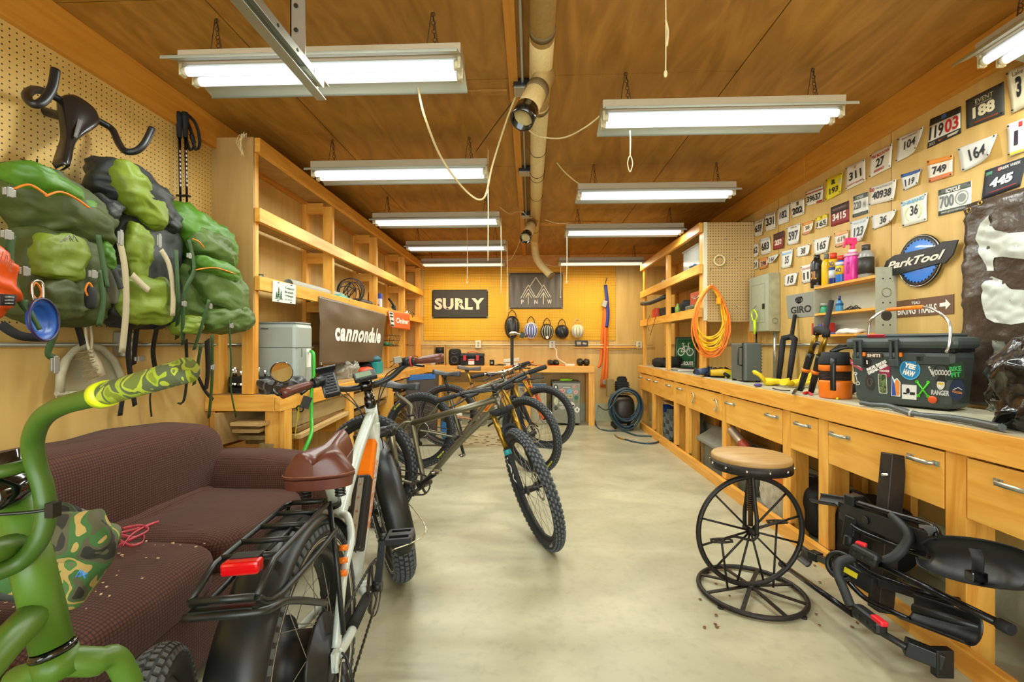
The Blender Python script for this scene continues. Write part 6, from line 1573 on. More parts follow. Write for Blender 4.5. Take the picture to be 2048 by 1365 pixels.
# ================================================================ on and around the shelf bench
DH = mat('appliance_grey','9aa39a',.35)
t = thing('dehumidifier','tall pale grey dehumidifier standing on the bench behind the upright post','dehumidifier',(-1.72,3.15,.9))
obj('housing',MB().bx(-1.87,-1.585,3.03,3.27,.905,1.362),DH,t,bev=.028)
obj('top_cover',MB().bx(-1.86,-1.595,3.04,3.26,1.358,1.372),mat('cover_grey','7f8983',.4),t,bev=.006)
obj('tank_seam',MB().bx(-1.872,-1.583,3.028,3.272,1.195,1.199),mat('seam_grey','6a726c',.5),t)
F = plane((-1.83,3.0285,1.32),(1,0,0),(0,0,1),.05,.01); obj('lettering',tmb(F,'Hisense',0,1,0,1,.001,.03),INK,t)
obj('rating_label',MB().box((-1.584,3.20,1.12),(.002,.06,.13)),WINK,t)
obj('drain_port',MB().cyl((-1.59,3.19,1.17),(-1.565,3.19,1.17),.012),WINK,t)
obj('grip_slot',MB().box((-1.584,3.10,1.16),(.004,.012,.06)),mat('seam_grey','6a726c',.5),t)
one('power_cable',MB().tube(cat([(-1.66,3.28,1.22),(-1.66,3.36,1.20),(-1.66,3.38,1.1),(-1.70,3.3,1.02)],6),.005,6),WC,'cream cord looping behind the dehumidifier','cord')
one('garden_hose',MB().tube(cat([(-1.565,3.19,1.17),(-1.53,3.16,1.14),(-1.515,3.13,1.0),(-1.52,3.11,.88),(-1.49,3.05,.7),P(622,870,2.92),P(604,915,2.78),P(598,960,2.7)],7),.0125,10),mat('hose_green','2ea026',.35),'bright green hose hanging from the dehumidifier over the bench edge','hose')
t = thing('bolt_stand','round black stand of two plates packed with shiny bolts at the bench end','hardware stand',(-1.885,3.0,.898))
for z in (.899,.965): obj('plate',MB().lathe([(.125,0),(.125,.036),(.02,.036)],(-1.885,3.0,z),(0,0,1),28,smooth=False),BLKM,t)
m = MB()
for z in (.937,1.003):
    for k in range(12):
        a = 2*PI*k/12; q = Vector((-1.885+.10*math.cos(a),3.0+.10*math.sin(a),z)); h = .026 if z < .95 else .04+.012*(k % 3)
        m.cyl(q,q+Vector((0,0,h)),.0055,seg=8); m.lathe([(.003,0),(.011,.002),(.011,.012),(.003,.014)],q+Vector((0,0,h-.012)),(0,0,1),6,smooth=False)
obj('bolts',m,STEEL,t); bpy.data.objects['bolts']['kind'] = 'stuff'
t = one('black_jacket',MB().blob((-1.67,2.93,.943),(.24,.18,.09),rotz(.3),3,.05,9,3,50,24).blob((-1.60,3.0,.95),(.14,.16,.10),rotz(-.4),2.5,.04,10,7,40,20),mat('black_velvet','0c0c0c',.35,sheen=.5),'crumpled shiny black cloth on the bench in front of the dehumidifier','cloth')
t = thing('multi_tool','black clip tool with a yellow string hanging off the bench edge behind the brown grip','tool',P(617,812,2.7))
obj('clip',MB().box(P(612,805,2.72),(.05,.03,.07),rotd(0,20,30)).ring(P(600,818,2.7),(0,1,.3),.02,.004,14,6),DKST,t)
obj('string',MB().tube(cat([P(598,812,2.7),P(594,840,2.7),P(590,878,2.7)],5),.003,6).tube(cat([P(594,810,2.7),P(598,830,2.7),P(592,850,2.7)],5),.0025,6),mat('yellow_string','b8a81c',.6),t)
# things on the middle shelf of the open unit, z about 1.63
ZS = Z0+.412
def onshelf(x,y,z=ZS): return Vector((x,y,z))
one('cardboard_tube',MB().lathe([(.034,0),(.040,0),(.040,.95),(.034,.95)],(-1.80,3.32,ZS+.042),(0,1,.0),20,closed=True),mat('grey_tube','aaa898',.6),'long pale cardboard tube lying on the shelf behind the village plate','tube')
one('paper_roll',MB().lathe([(.02,0),(.03,0),(.03,.9),(.02,.9)],(-1.90,3.9,ZS+.032),(.08,1,0),18,closed=True),PAPER,'second paper roll further along the shelf','roll')
one('rubber_mallet',MB().cyl((-1.80,2.93,ZS+.03),(-1.78,3.25,ZS+.012),.010).tube([(-1.84,2.90,ZS+.03),(-1.76,2.94,ZS+.032)],.022,12),DKST,'dark mallet lying at the near end of the shelf above the village plate','mallet')
m = MB()
for k in range(4): m.tube([(-1.83+.03*k,3.0+.03*k,ZS+.008),(-1.79+.02*k,4.3,ZS+.010)],.006,6)
one('rod_bundle',m,BLK,'bundle of thin dark rods lying along the shelf in front of the tube','rods')
m = MB(); rnd = random.Random(8)
for k in range(9):
    n = Vector((rnd.uniform(.3,1),rnd.uniform(-1,.3),rnd.uniform(-.5,.5))); r = rnd.uniform(.08,.13)
    m.ring((-1.83,4.45+.03*k,ZS+r+.012),n,r,.005,30,6)
one('cable_coil',m,BLK,'messy coil of black cables on the shelf above the brown banner','cable')
one('teal_straps',MB().blob((-1.77,4.15,ZS+.025),(.12,.35,.05),None,2.5,.03,14,5),mat('teal_strap','5aa08c',.6),'bundle of teal straps on the shelf above the brown banner','straps')
one('dark_pouch',MB().blob((-1.80,4.80,ZS+.035),(.14,.35,.07),None,3,.02,10,2),mat('brown_pouch','3a2c20',.6),'dark pouch lying on the shelf beyond the cable coil','pouch')
def boxlet(name,x,y,dx,dy,dz,col,label,c='box',z=ZS,rz=0,rough=.5,letter=None,lcol='c03028'):
    t_ = one(name,MB().box((x,y,z+dz/2+.001),(dx,dy,dz),rotz(rz)),mat('c_'+col,col,rough),label,c,bev=.004)
    if letter: obj('lettering',tmb(plane((x-dx*.4,y-dy/2-.0008,z+dz*.25),(1,0,0),(0,0,1),dx*.8,dz*.5),letter,0,1,0,1,.0006,.02),mat('c_'+lcol,lcol,.5),t_)
    return t_
boxlet('detergent_box',-1.80,5.30,.10,.06,.19,'c9ccd0','white box with a red letter and blue top standing on the shelf beyond the cables',letter='K')
obj('blue_top',MB().bx(-1.851,-1.749,5.268,5.332,ZS+.13,ZS+.192),mat('c_3448a0','3448a0',.5),bpy.data.objects['detergent_box'])
one('red_scraper',MB().beam((-1.88,5.22,ZS+.02),(-1.87,5.24,ZS+.20),.035,.012).beam((-1.93,5.22,ZS+.01),(-1.86,5.24,ZS+.15),.03,.01),mat('c_a82830','a82830',.4),'red scraper leaning beside the white box on the shelf','scraper')
one('pump_spray',MB().cyl((-1.80,5.95,ZS+.001),(-1.80,5.95,ZS+.10),.03).tube([(-1.80,5.95,ZS+.10),(-1.83,5.95,ZS+.15),(-1.87,5.95,ZS+.20)],.014,8),BLKM,'black spray tool standing behind the small orange banner','tool')
boxlet('small_parts_box',-1.80,5.62,.10,.22,.05,'b8832c','flat amber box lying on the shelf before the black spray tool')
one('metal_parts',MB().blob((-1.77,6.55,ZS+.03),(.10,.4,.06),None,3,.04,20,3),STEEL,'shiny heap of metal parts at the far end of the middle shelf','metal parts')
one('hand_drill',MB().cyl((-1.80,6.35,ZS+.001),(-1.80,6.35,ZS+.12),.018).cyl((-1.80,6.3,ZS+.13),(-1.80,6.45,ZS+.13),.022),BLKM,'small dark drill standing near the far end of the middle shelf','drill')
# on the bench
ZB = .898
m = MB(); x0_,x1_,y0_,y1_ = -1.97,-1.66,5.35,5.75
for k in range(7): a = k/6; m.tube([(x0_+(x1_-x0_)*a,y0_,1.33),(x0_+.03+(x1_-x0_-.06)*a,y0_+.02,1.20)],.002,4)
for z in (1.33,1.27,1.20): m.tube([(x0_,y0_,z),(x1_,y0_,z),(x1_,y1_,z),(x0_,y1_,z)],.003,5,True)
for k in range(7): a = k/6; m.tube([(x1_,y0_+(y1_-y0_)*a,1.33),(x1_-.02,y0_+.02+(y1_-y0_-.04)*a,1.20)],.002,4)
for k in range(5): a = k/4; m.tube([(x0_+.03,y0_+.02+(y1_-y0_-.04)*a,1.20),(x1_-.03,y0_+.02+(y1_-y0_-.04)*a,1.20)],.002,4)
for k in (0,1): m.tube([(x0_+.02+(x1_-x0_-.04)*k,y0_+.1,1.33),(x0_+.02+(x1_-x0_-.04)*k,y0_+.1,1.61)],.002,4)
one('wire_basket',m,DKST,'hanging black wire basket below the shelf beside the brown banner','basket')
one('basket_contents',MB().blob((-1.78,5.5,1.225),(.2,.22,.04),None,2.5,.02,14,5),mat('c_2e6a40','2e6a40',.6),'green and red odds and ends lying in the wire basket','odds and ends')
boxlet('teal_box',-1.72,4.95,.14,.2,.13,'1f8f8c','teal tool pouch on the bench below the end of the brown banner','pouch',ZB)
obj('pouch_top',MB().blob((-1.72,4.95,ZB+.17),(.13,.18,.07),rotd(0,25,0),3,.02,10,3),mat('c_1a5f70','1a5f70',.6),bpy.data.objects['teal_box'])
one('rubber_boat_shoe',MB().blob((-1.70,4.62,ZB+.045),(.13,.26,.09),None,2.6,.012,9,3),mat('c_d8481c','d8481c',.5),'orange and black shoe on the bench under the brown banner','shoe')
one('black_helmet',MB().blob((-1.80,4.80,ZB+.07),(.2,.2,.14),None,2.5,.03,12,3),BLKM,'black bundle on the bench behind the orange shoe','bundle')
bg_ = mat('clear_plastic_bag','c8c4b4',.15,alpha=.45)
one('plastic_bag',MB().blob((-1.76,4.25,ZB+.08),(.2,.34,.16),None,2.5,.06,16,3,40,26),bg_,'crumpled clear plastic bag on the bench below the brown banner','plastic bag')
one('bent_rack',MB().tube(cat([(-1.9,6.1,ZB+.08),(-1.8,6.2,ZB+.12),(-1.6,6.3,ZB+.16),(-1.6,6.5,ZB+.10)],5),.005,6).tube(cat([(-1.9,6.1,ZB+.006),(-1.8,6.2,ZB+.09),(-1.6,6.3,ZB+.13)],5),.005,6),DKST,'bent black wire rack on the far end of the shelf bench','rack')
# ================================================================ on the drawer bench
ZW = .912
def RW(px,py): return PZ(px,py,ZW)
# electrical panel
Xp = 2.035; ya = PX(1499,600,Xp).y; yb = PX(1538,600,Xp).y
t = thing('electrical_panel','grey steel electrical panel on the wall beside the pegboard cabinet','electrical panel',(Xp,ya,1.3))
za = Z0+.615; zb_ = Z0+.115
GP = mat('panel_grey','a3a890',.45,noise_amt=.05)
obj('box',MB().bx(Xp+.004,XR-.001,yb,ya,zb_,za),mat('panel_side','a29c7c',.5,noise_amt=.2,noise_scale=14),t,bev=.003)
obj('door',MB().bx(Xp-.004,Xp+.003,yb+.004,ya-.004,zb_+.005,za-.005),GP,t,bev=.002)
obj('door_seam',MB().bx(Xp-.0055,Xp-.0045,yb+.06,yb+.062,zb_+.08,za-.08).bx(Xp-.0055,Xp-.0045,ya-.05,ya-.048,zb_+.08,za-.08).bx(Xp-.0055,Xp-.0045,yb+.06,ya-.05,zb_+.08,zb_+.082).bx(Xp-.0055,Xp-.0045,yb+.06,ya-.05,za-.08,za-.082),mat('seam_dark','6f7464',.6),t)
obj('latch',MB().box((Xp-.007,yb+.08,(za+zb_)/2-.03),(.008,.03,.045)),DKST,t)
obj('knockout',MB().ring((Xp+.05,yb-.001,zb_+.09),(0,1,0),.022,.002,20,5),mat('seam_dark','6f7464',.6),t)
# safety shears
c = PX(1508,640,Xp-.012)
YG = mat('neon_yellow','c8ee10',.4)
t = thing('cable_cutter','neon yellow cutter hanging in front of the electrical panel','cutter',c)
obj('handle',MB().tube([PX(1509,669,2.0),PX(1509,640,2.0)],[.016,.018],8,flat=.5),YG,t)
obj('blade',MB().tube(cat([PX(1511,640,2.0),PX(1514,632,2.0),PX(1508,620,2.0),PX(1503,628,2.0),PX(1506,642,2.0)],5),.006,6),YG,t)
obj('hang_wire',MB().tube([PX(1505,620,2.0),(Xp-.004,PX(1505,620,2.0).y,PX(1505,612,2.0).z)],.0016,4),DKST,t)
# wall cabinet turned on its side
Xc,ynr,yfr = 2.008,2.73,3.30
zt,zbm = Z0+.452,Z0+.055
GM = mat('cabinet_grey','9c9a84',.5,noise_amt=.06)
t = thing('wall_cabinet','grey metal wall cabinet without a door, holding bottles above and small shelves inside','wall cabinet',(2.07,3.0,zbm))
obj('side_panel',MB().bx(Xc,XR-.001,ynr-.003,ynr,zbm,zt),GM,t,'near side panel with punched holes')
obj('side_panel',MB().bx(Xc,XR-.001,yfr,yfr+.003,zbm,zt-.03),GM,t)
obj('back_panel',MB().bx(XR-.006,XR-.002,ynr+.001,yfr-.001,zbm,zt-.06),mat('cabinet_back','b8baa8',.5),t)
for z,th in ((zt-.060,.016),(Z0+.205,.014),(zbm+.001,.014)): obj('shelf',MB().bx(Xc+.002,XR-.008,ynr+.001,yfr-.001,z,z+th),PINE,t,'bare wood shelf')
m = MB()
cs = (Xc+XR)/2
for z in (.20,): m.ring((cs,ynr-.004,zbm+.25),(0,1,0),.026,.0025,24,5)
obj('knockout',m,mat('seam_dark','6f7464',.6),t)
obj('open_knockout',MB().lathe([(.03,0),(.03,.002),(.001,.002)],(cs,ynr-.0045,zbm+.115),(0,1,0),24),mat('shadow_hole','2c261c',.8),t)
m = MB()
for dz in (.06,.19,.33):
    for dx in (-.02,.02): m.cyl((cs+dx,ynr-.005,zbm+dz),(cs+dx,ynr-.003,zbm+dz),.004)
obj('hole',m,DKST,t)
def bottle(name,px,h,r,col,capcol,label,caph=.03,capr=None,band=None,neck=.6,lt=None,z=zt-.043,sp=False,X=2.065,metal=0):
    y = PX(px,600,X).y; c = Vector((X,y,z)); capr = capr or r*.5
    b = MB().lathe([(.001,.001),(r*.95,.001),(r,.006),(r,h-caph-.035),(r*.85,h-caph-.015),(r*neck,h-caph),(.001,h-caph)],c,(0,0,1),20)
    t = one(name,b,mat('b_'+col,col,.3,metal),label,'bottle' if not metal else 'can')
    obj('cap',MB().lathe([(capr,h-caph+.0005),(capr,h),(capr*.6,h+.001)],c,(0,0,1),14),mat('b_'+capcol,capcol,.4),t)
    for (z0,z1,bc) in (band or ()): obj('label_band',MB().lathe([(r+.0006,z0*h),(r+.0012,z0*h),(r+.0012,z1*h),(r+.0006,z1*h)],c,(0,0,1),20,closed=True),mat('b_'+bc,bc,.5),t)
    if lt:
        s,z0,z1,lc,half = lt
        def F(s_,q,e): a = math.radians(205+half*2*(s_-.5)*1.0); return c+Vector(((r+.0025)*math.cos(a),(r+.0025)*math.sin(a),h*(z0+(z1-z0)*q)))
        obj('lettering',tmb(F,s,0,1,0,1,.001,.02),mat('b_'+lc,lc,.5),t)
    return t
bottle('oil_bottle',1634,.235,.040,'1c1b18','1c1b18','black oil bottle, first on the wall cabinet',band=[(.15,.55,'2a2620')],lt=('OIL',.25,.5,'c88a3a',30))
bottle('degreaser_bottle',1653,.225,.030,'e0b400','6c6a64','yellow bottle with grey cap on the wall cabinet',caph=.04)
bottle('spray_can',1667,.215,.027,'23357c','d8401c','dark blue spray can with red cap and yellow shield on the wall cabinet',band=[(.55,.8,'e0b818'),(.2,.45,'c8ccd4')],caph=.04,capr=.02,metal=.2,lt=('WD',.58,.72,'23357c',34))
q = bottle('lubricant_can',1682,.178,.030,'2a6ab8','d03a28','shorter blue can with white and yellow label in front of the red capped one',band=[(.3,.62,'e2c018'),(.64,.76,'d8dce0')],caph=.03,capr=.02,lt=('40',.38,.55,'1c2a6a',34),X=2.05)
bottle('cleaner_bottle',1705,.20,.045,'e0389a','e0e0d8','large pink bike cleaner bottle with a pink trigger on the wall cabinet',caph=.02,band=[(.78,.86,'d8a0b8')],lt=('MUC-OFF',.2,.6,'8a1a5a',12))
y = PX(1705,600,2.065).y; c = Vector((2.065,y,zt-.043+.20))
obj('trigger',MB().cyl(c,c+Vector((0,0,.035)),.014).box(c+Vector((-.01,.0,.055)),(.06,.024,.04)).beam(c+Vector((-.04,0,.07)),c+Vector((-.055,0,.015)),.012,.01),mat('b_e8306a','e8306a',.4),bpy.data.objects['cleaner_bottle'])
bottle('sealant_bottle',1732,.205,.040,'8c8c86','38342e','grey bottle with dark label at the near end of the wall cabinet',caph=.035,capr=.022,band=[(.12,.62,'2c2a26')])
bottle('lube_bottle',1648,.072,.024,'2f9a70','9aa498','small green tub on the inner shelf of the wall cabinet',z=Z0+.2195,caph=.02,capr=.022,X=2.06)
bottle('chain_lube',1679,.105,.021,'3f8fc0','23306a','small blue bottle with dark tip on the inner shelf of the wall cabinet',z=Z0+.2195,caph=.03,capr=.008,X=2.06,band=[(.4,.55,'1a4f8a')])
m = MB(); rnd = random.Random(6)
for k in range(7):
    y = PX(1690+3.5*k,600,2.05).y; m.tube(cat([(2.04,y,Z0+.224),(2.05,y-.02,Z0+.235+.006*(k % 3)),(2.06,y-.035,Z0+.224)],4),.0035,5)
one('key_bunch',m,DKST,'loose keys and metal bits on the inner shelf of the wall cabinet','keys')
for k,(px,col,h,lb) in enumerate(((1634,'a83a30',.085,'red and white carton'),(1645,'4a6a9a',.075,'blue carton'),(1656,'c8342c',.08,'bright red carton'))):
    y = PX(px,650,2.06).y; one('parts_carton',MB().box((2.065,y,zbm+.0155+h/2),(.06,.045,h)),mat('c_'+col,col,.5),lb+' on the lowest shelf of the wall cabinet','carton',bev=.002)
y = PX(1665,660,2.05).y; one('blue_notebook',MB().box((2.06,y-.05,zbm+.022),(.07,.16,.012),rotz(.1)),mat('c_2c4a8c','2c4a8c',.5),'blue notebook lying on the lowest shelf of the wall cabinet','notebook')
one('white_rag',MB().blob((2.045,PX(1700,665,2.04).y,zbm+.03),(.10,.2,.03),None,3,.015,12,2),PAPER,'folded white rag on the lowest shelf of the wall cabinet','rag')

# ---- extension cord coil on the cabinet
CY = mat('cord_yellow','f0c010',.4); CO = mat('cord_orange','ee7a1c',.4)
pc = PY(1422,628,4.32); rnd = random.Random(12)
t = thing('extension_cord','big coil of yellow and orange extension cord hanging on the cabinet corner','extension cord',pc)
def loops(n,mm,r,sx,sz,seed,yb_):
    rr = random.Random(seed); m = MB()
    for k in range(n):
        a = rr.uniform(.72,1.0); b = rr.uniform(.80,1.03); dx = rr.uniform(-.02,.02); pts = []
        top = pc+Vector((0,0,.255+rr.uniform(-.012,.012)))
        for j in range(22):
            th = 2*PI*j/22; w = math.sin(th/2)**.4
            pts.append(Vector((top.x+dx*(1-math.cos(th))/2+sx*a*math.sin(th)*w*1.0,yb_+rr.uniform(-.012,.012)+.01*math.sin(th*3+k),top.z-sz*b*(1-math.cos(th))/2)))
        m.tube(cat(pts,3,True),r,7,True)
    return obj('cord_loops',m,mm,t)
loops(11,CY,.0062,.185,.58,1,4.33); loops(7,CO,.0055,.20,.64,2,4.305)
obj('plug',MB().box(pc+Vector((.06,-.02,.12)),(.03,.03,.06)),mat('plug_yellow','e8a010',.4),t)
one('peg_hook',MB().tube(cat([(pc.x,4.40,pc.z+.26),(pc.x,4.31,pc.z+.245),(pc.x,4.29,pc.z+.28)],4),.005,6),GALV,'hook holding the coil of extension cord','hook')

# ---- case radio
y = 3.72; x = 1.79
t = thing('radio_case','grey upright metal radio case with ribbed side standing on the drawer bench','radio',(x,y,ZW))
obj('case',MB().bx(x-.065,x+.065,y,y+.26,ZW+.012,ZW+.315),mat('radio_grey','525a54',.4),t,bev=.01)
obj('face_rim',MB().bx(x-.068,x+.069,y+.03,y+.06,ZW+.01,ZW+.32),BLKM,t,bev=.008)
m = MB()
for k in range(11):
    for j in range(3): m.box((x+.074,y+.05+.07*j,ZW+.035+.025*k),(.014,.045,.012),rotd(0,25,0))
obj('ribs',m,mat('rib_steel','6c6a60',.4,.5),t); bpy.data.objects['ribs']['kind'] = 'stuff'
obj('handle',MB().tube([(x-.065,y+.05,ZW+.285),(x-.098,y+.05,ZW+.28),(x-.098,y+.05,ZW+.14),(x-.065,y+.05,ZW+.135)],.006,8),BLK,t)
m = MB()
for a in (-.05,.05):
    for b in (.03,.23): m.box((x+a,y+b,ZW+.007),(.03,.02,.012))
obj('foot',m,BLKM,t)
# ---- forks leaning on the wall
def fork_thing(label,st_top,crown_,legs,leg_r,mats,group=None,gold=False,arch=None):
    t = thing('bicycle_fork',label,'bicycle fork',legs[0][1])
    obj('steerer',MB().tube([st_top,crown_.lerp(st_top,.12),crown_],[.0143,.0155,.021],14),mats[0],t)
    sh = [l[0] for l in legs]
    obj('crown',MB().tube([sh[0]+Vector((0,0,-.02)),sh[0]+Vector((0,0,.012)),crown_,sh[1]+Vector((0,0,.012)),sh[1]+Vector((0,0,-.02))],[.02,.023,.024,.023,.02],12),mats[0],t)
    for a,b in legs:
        if gold:
            mid = a.lerp(b,.36)
            obj('stanchion',MB().cyl(a,mid,.0165),MATS['gold_stanchion'],t)
            obj('lower_leg',MB().tube([mid,a.lerp(b,.42),b],[.0235,.022,.016],12),mats[1],t)
            obj('orange_ring',MB().lathe([(.0225,0),(.0245,0),(.0245,.02),(.0225,.02)],a.lerp(b,.62),b-a,14),ORG,t)
        else:
            obj('leg',MB().tube([a,a.lerp(b,.5),b],leg_r,12),mats[1],t)
            obj('dropout',MB().box(b,(.02,.012,.04)),DKST,t)
    if gold:
        l0,l1 = legs[0][0].lerp(legs[0][1],.38),legs[1][0].lerp(legs[1][1],.38); up_ = (legs[0][0]-legs[0][1]).normalized()
        obj('arch',MB().tube(cat([l0,l0.lerp(l1,.2)+up_*.07,l0.lerp(l1,.8)+up_*.07,l1],5),.011,8),mats[1],t)
    return t
def onb(px,d): q = P(px,700,d); return Vector((q.x,q.y,ZW+.012))
fork_thing('matt black rigid fork leaning against the wall behind the yellow gloves',P(1590,630,3.62),P(1583,674,3.60),[(P(1566,680,3.62),onb(1557,3.58)),(P(1589,682,3.5),onb(1577,3.45))],[.021,.021,.016],[BLKM,BLKM])
fork_thing('suspension fork with gold stanchions standing tilted behind the orange jug',P(1663,602,2.72),P(1650,662,2.70),[(P(1634,664,2.78),onb(1600,2.88)),(P(1652,668,2.66),onb(1622,2.80))],.02,[BLKM,BLK],gold=True)
# ---- work gloves
YGl = mat('glove_yellow','e8c810',.6)
def glove(cx,cy,rz,label,seed):
    c = Vector((cx,cy,ZW+.03)); R = rotz(rz); t = thing('work_glove',label,'glove',c)
    obj('palm',MB().blob(c,(.11,.085,.05),R,2.8,.01,16,seed),YGl,t)
    rr = random.Random(seed)
    for k in range(4):
        a = c+R @ Vector((.045,-.033+.022*k,0)); d = R @ Vector((.075,(-.02+.014*k)*1.2,.045+rr.uniform(0,.05)))
        obj('finger',MB().tube([a,a+d*.5+Vector((0,0,.012)),a+d,a+d*1.05],[.0125,.012,.011,.004],10),YGl,t)
    a = c+R @ Vector((-.0,-.04,0)); obj('thumb',MB().tube([a,a+R @ Vector((.03,-.035,.01)),a+R @ Vector((.055,-.045,.012)),a+R @ Vector((.06,-.046,.012))],[.013,.013,.011,.004],10),YGl,t)
    obj('cuff',MB().tube([c+R @ Vector((-.045,0,0)),c+R @ Vector((-.09,0,.006)),c+R @ Vector((-.11,0,.01))],[.032,.036,.040],12,flat=.6),YGl,t)
g1 = RW(1545,772); g2 = RW(1585,775)
glove(g1.x,g1.y,2.6,'yellow work glove lying nearer the radio case',3); glove(g2.x+.02,g2.y-.02,.2,'yellow work glove lying nearer the gold fork',5)
# ---- goggles, small tools
q = RW(1541,757); one('shop_visor',MB().surf(lambda s,t_,e: Vector((q.x+.09-.10*math.cos(PI*s)*1.0-.0,q.y+.06-.05*math.sin(PI*s)-e,ZW+.002+.07*t_*(math.sin(PI*s)**.5))),16,6,.004),BLKM,'black visor lying behind the yellow gloves','visor')
q = RW(1462,757); one('spirit_level',MB().box((q.x,q.y,ZW+.026),(.10,.03,.05)),mat('c_c8d020','c8d020',.4),'small neon yellow tape box beside the radio case','measuring tape',bev=.004)
q = RW(1516,774); one('purple_wedge',MB().blob((q.x,q.y,ZW+.012),(.06,.05,.024),rotz(.6),2.2),mat('c_4a3a7a','4a3a7a',.5),'small purple wedge on the bench edge below the gloves','wedge')
q = RW(1640,782)
def ptool(name,pts,r,m,label,c='tool'): return one(name,MB().tube(cat([Vector((RW(a,b).x,RW(a,b).y,ZW+r+.001+(z if z else 0))) for a,b,z in pts],4),r,7),m,label,c)
ptool('hex_key',[(1545,778,0),(1560,782,0),(1580,783,0)],.0035,DKST,'dark hex key on the bench in front of the gloves')
ptool('pedal_wrench',[(1586,790,0),(1592,782,0),(1608,779,0)],.007,BLK,'black tool lying under the gold fork')
ptool('pliers',[(1608,790,0),(1616,788,0),(1622,792,0)],.008,REDP,'red handled pliers beside the orange jug','pliers')
ptool('screwdriver',[(1676,795,0),(1688,792,0),(1706,789,0)],.007,REDP,'red screwdriver between the orange jug and the cooler','screwdriver')
ptool('yellow_marker',[(1674,800,0),(1684,797,0)],.006,mat('c_e0c818','e0c818',.5),'yellow marker between the orange jug and the cooler','marker')
q = P(1686,772,2.75); one('baseball_hat',MB().blob((q.x+.05,q.y+.05,ZW+.035),(.12,.12,.07),None,2.4,.01,9,2),BLKM,'black cap on the bench behind the orange jug','hat')
# power tools heap by the cabinet
hp = RW(1425,757)
def tl(name,dx,dy,size,col,label,rz=0,c='power tool'):
    x_,y_ = hp.x+dx,hp.y+dy; t_ = thing(name,label,c,(x_,y_,ZW)); R = rotz(rz)
    obj('motor_body',MB().tube([Vector((x_,y_,ZW+.045))+R @ Vector((-size/2,0,0)),Vector((x_,y_,ZW+.05)),Vector((x_,y_,ZW+.045))+R @ Vector((size/2,0,0))],[.028,.036,.02],12),mat('c_'+col,col,.4),t_)
    obj('grip',MB().tube([Vector((x_,y_,ZW+.045)),Vector((x_,y_,ZW+.03))+R @ Vector((.02,-.07,0)),Vector((x_,y_,ZW+.02))+R @ Vector((.03,-.10,0))],.017,8),BLKM,t_)
    return t_
tl('cordless_drill',.02,.22,.2,'2c3a58','blue and black power tool lying just inside the cabinet post',.4)
tl('angle_grinder',.12,.05,.22,'d0a818','yellow and black power tool beside the yellow tape box',-.3)
tl('power_drill',.22,.35,.22,'3a3832','dark drill in the heap behind the blue power tool',.9)
one('cable_heap',MB().blob((hp.x+.16,hp.y+.2,ZW+.03),(.3,.3,.05),None,2.2,.05,22,3,40,20),BLKM,'heap of black leads under the power tools','cables')
# ---- orange jug
c = Vector((1.735,2.66,ZW)); OJ = mat('jug_orange','f07a12',.4)
t = thing('water_jug','orange and black insulated water jug with a strap handle on the drawer bench','jug',c)
obj('body',MB().lathe([(.001,.001),(.072,.001),(.078,.008),(.080,.09),(.080,.10),(.074,.102),(.074,.155),(.080,.157),(.080,.185),(.078,.19),(.001,.19)],c,(0,0,1),36),OJ,t,bev=0)
m = MB()
for k in range(6): m.lathe([(.0745,.104+.0085*k),(.0775,.106+.0085*k),(.0775,.110+.0085*k),(.0745,.112+.0085*k)],c,(0,0,1),36,closed=True)
obj('rib_panel',m,BLKM,t)
obj('lid',MB().lathe([(.080,.190),(.082,.195),(.080,.215),(.070,.235),(.066,.262),(.001,.262)],c,(0,0,1),32),BLKM,t)
d = Vector((-.62,-.78,0)).normalized(); sd = Vector((-d.y,d.x,0)); e = c+d*.081
obj('front_strap',MB().ribbon(cat([e+Vector((0,0,.225)),e+d*.018+Vector((0,0,.20)),e+d*.022+Vector((0,0,.12)),e+d*.012+Vector((0,0,.05))],5),.026,sd,.010),BLK,t)
obj('badge_panel',MB().lathe([(.001,0),(.04,0),(.042,.006),(.001,.007)],c+Vector((-.055,.045,.12)),Vector((-.77,.5,0)),8),BLKM,t)
obj('spout_lever',MB().tube(cat([c+Vector((-.02,0,.262)),c+Vector((.03,-.04,.285)),c+Vector((.08,-.06,.28)),c+Vector((.10,-.07,.262))],5),.007,8),BLK,t)
obj('flip_cap',MB().beam(c+Vector((-.01,0,.263)),c+Vector((.05,.01,.30)),.05,.012),BLK,t)

# ---- hard cooler
A = RW(1709,806); B_ = RW(1905,826); dr = (B_-A).normalized(); dn = Vector((-dr.y,dr.x,0)); dn = dn if dn.x > 0 else -dn   # dn points to the wall
L = (B_-A).length; Dp = .205

CG = mat('cooler_grey','3f4947',.42,noise_amt=.04)
t = thing('hard_cooler','dark grey hard cooler covered with stickers standing on the drawer bench','cooler',A+dr*L/2+dn*Dp/2)
Rm = Matrix((dr,dn,Vector((0,0,1)))).transposed()
def cb(u0,u1,v0,v1,z0,z1,mb=None,top=1.0):
    return (mb or MB()).box(A+dr*(u0+u1)/2+dn*(v0+v1)/2+Vector((0,0,(z0+z1)/2)),(u1-u0,v1-v0,z1-z0),Rm)
def taper(mb,z0,z1,k):
    c = A+dr*L/2+dn*Dp/2
    for v in mb.v:
        f = (v.z-ZW-z0)/(z1-z0); s = 1-k*(1-f); v.x = c.x+(v.x-c.x)*s; v.y = c.y+(v.y-c.y)*s
    return mb
obj('tub',taper(cb(-.028,L+.018,0,Dp,.004,.275),.0,.275,.10),CG,t,bev=.03)
obj('lid',cb(-.042,L+.028,-.012,Dp+.01,.282,.340),CG,t,bev=.022)
obj('lid_top',cb(.0,L-.01,.01,Dp-.01,.340,.356),CG,t,bev=.008)
obj('lid_gap',cb(-.008,L+.008,.003,Dp-.003,.270,.285),BLKM,t)
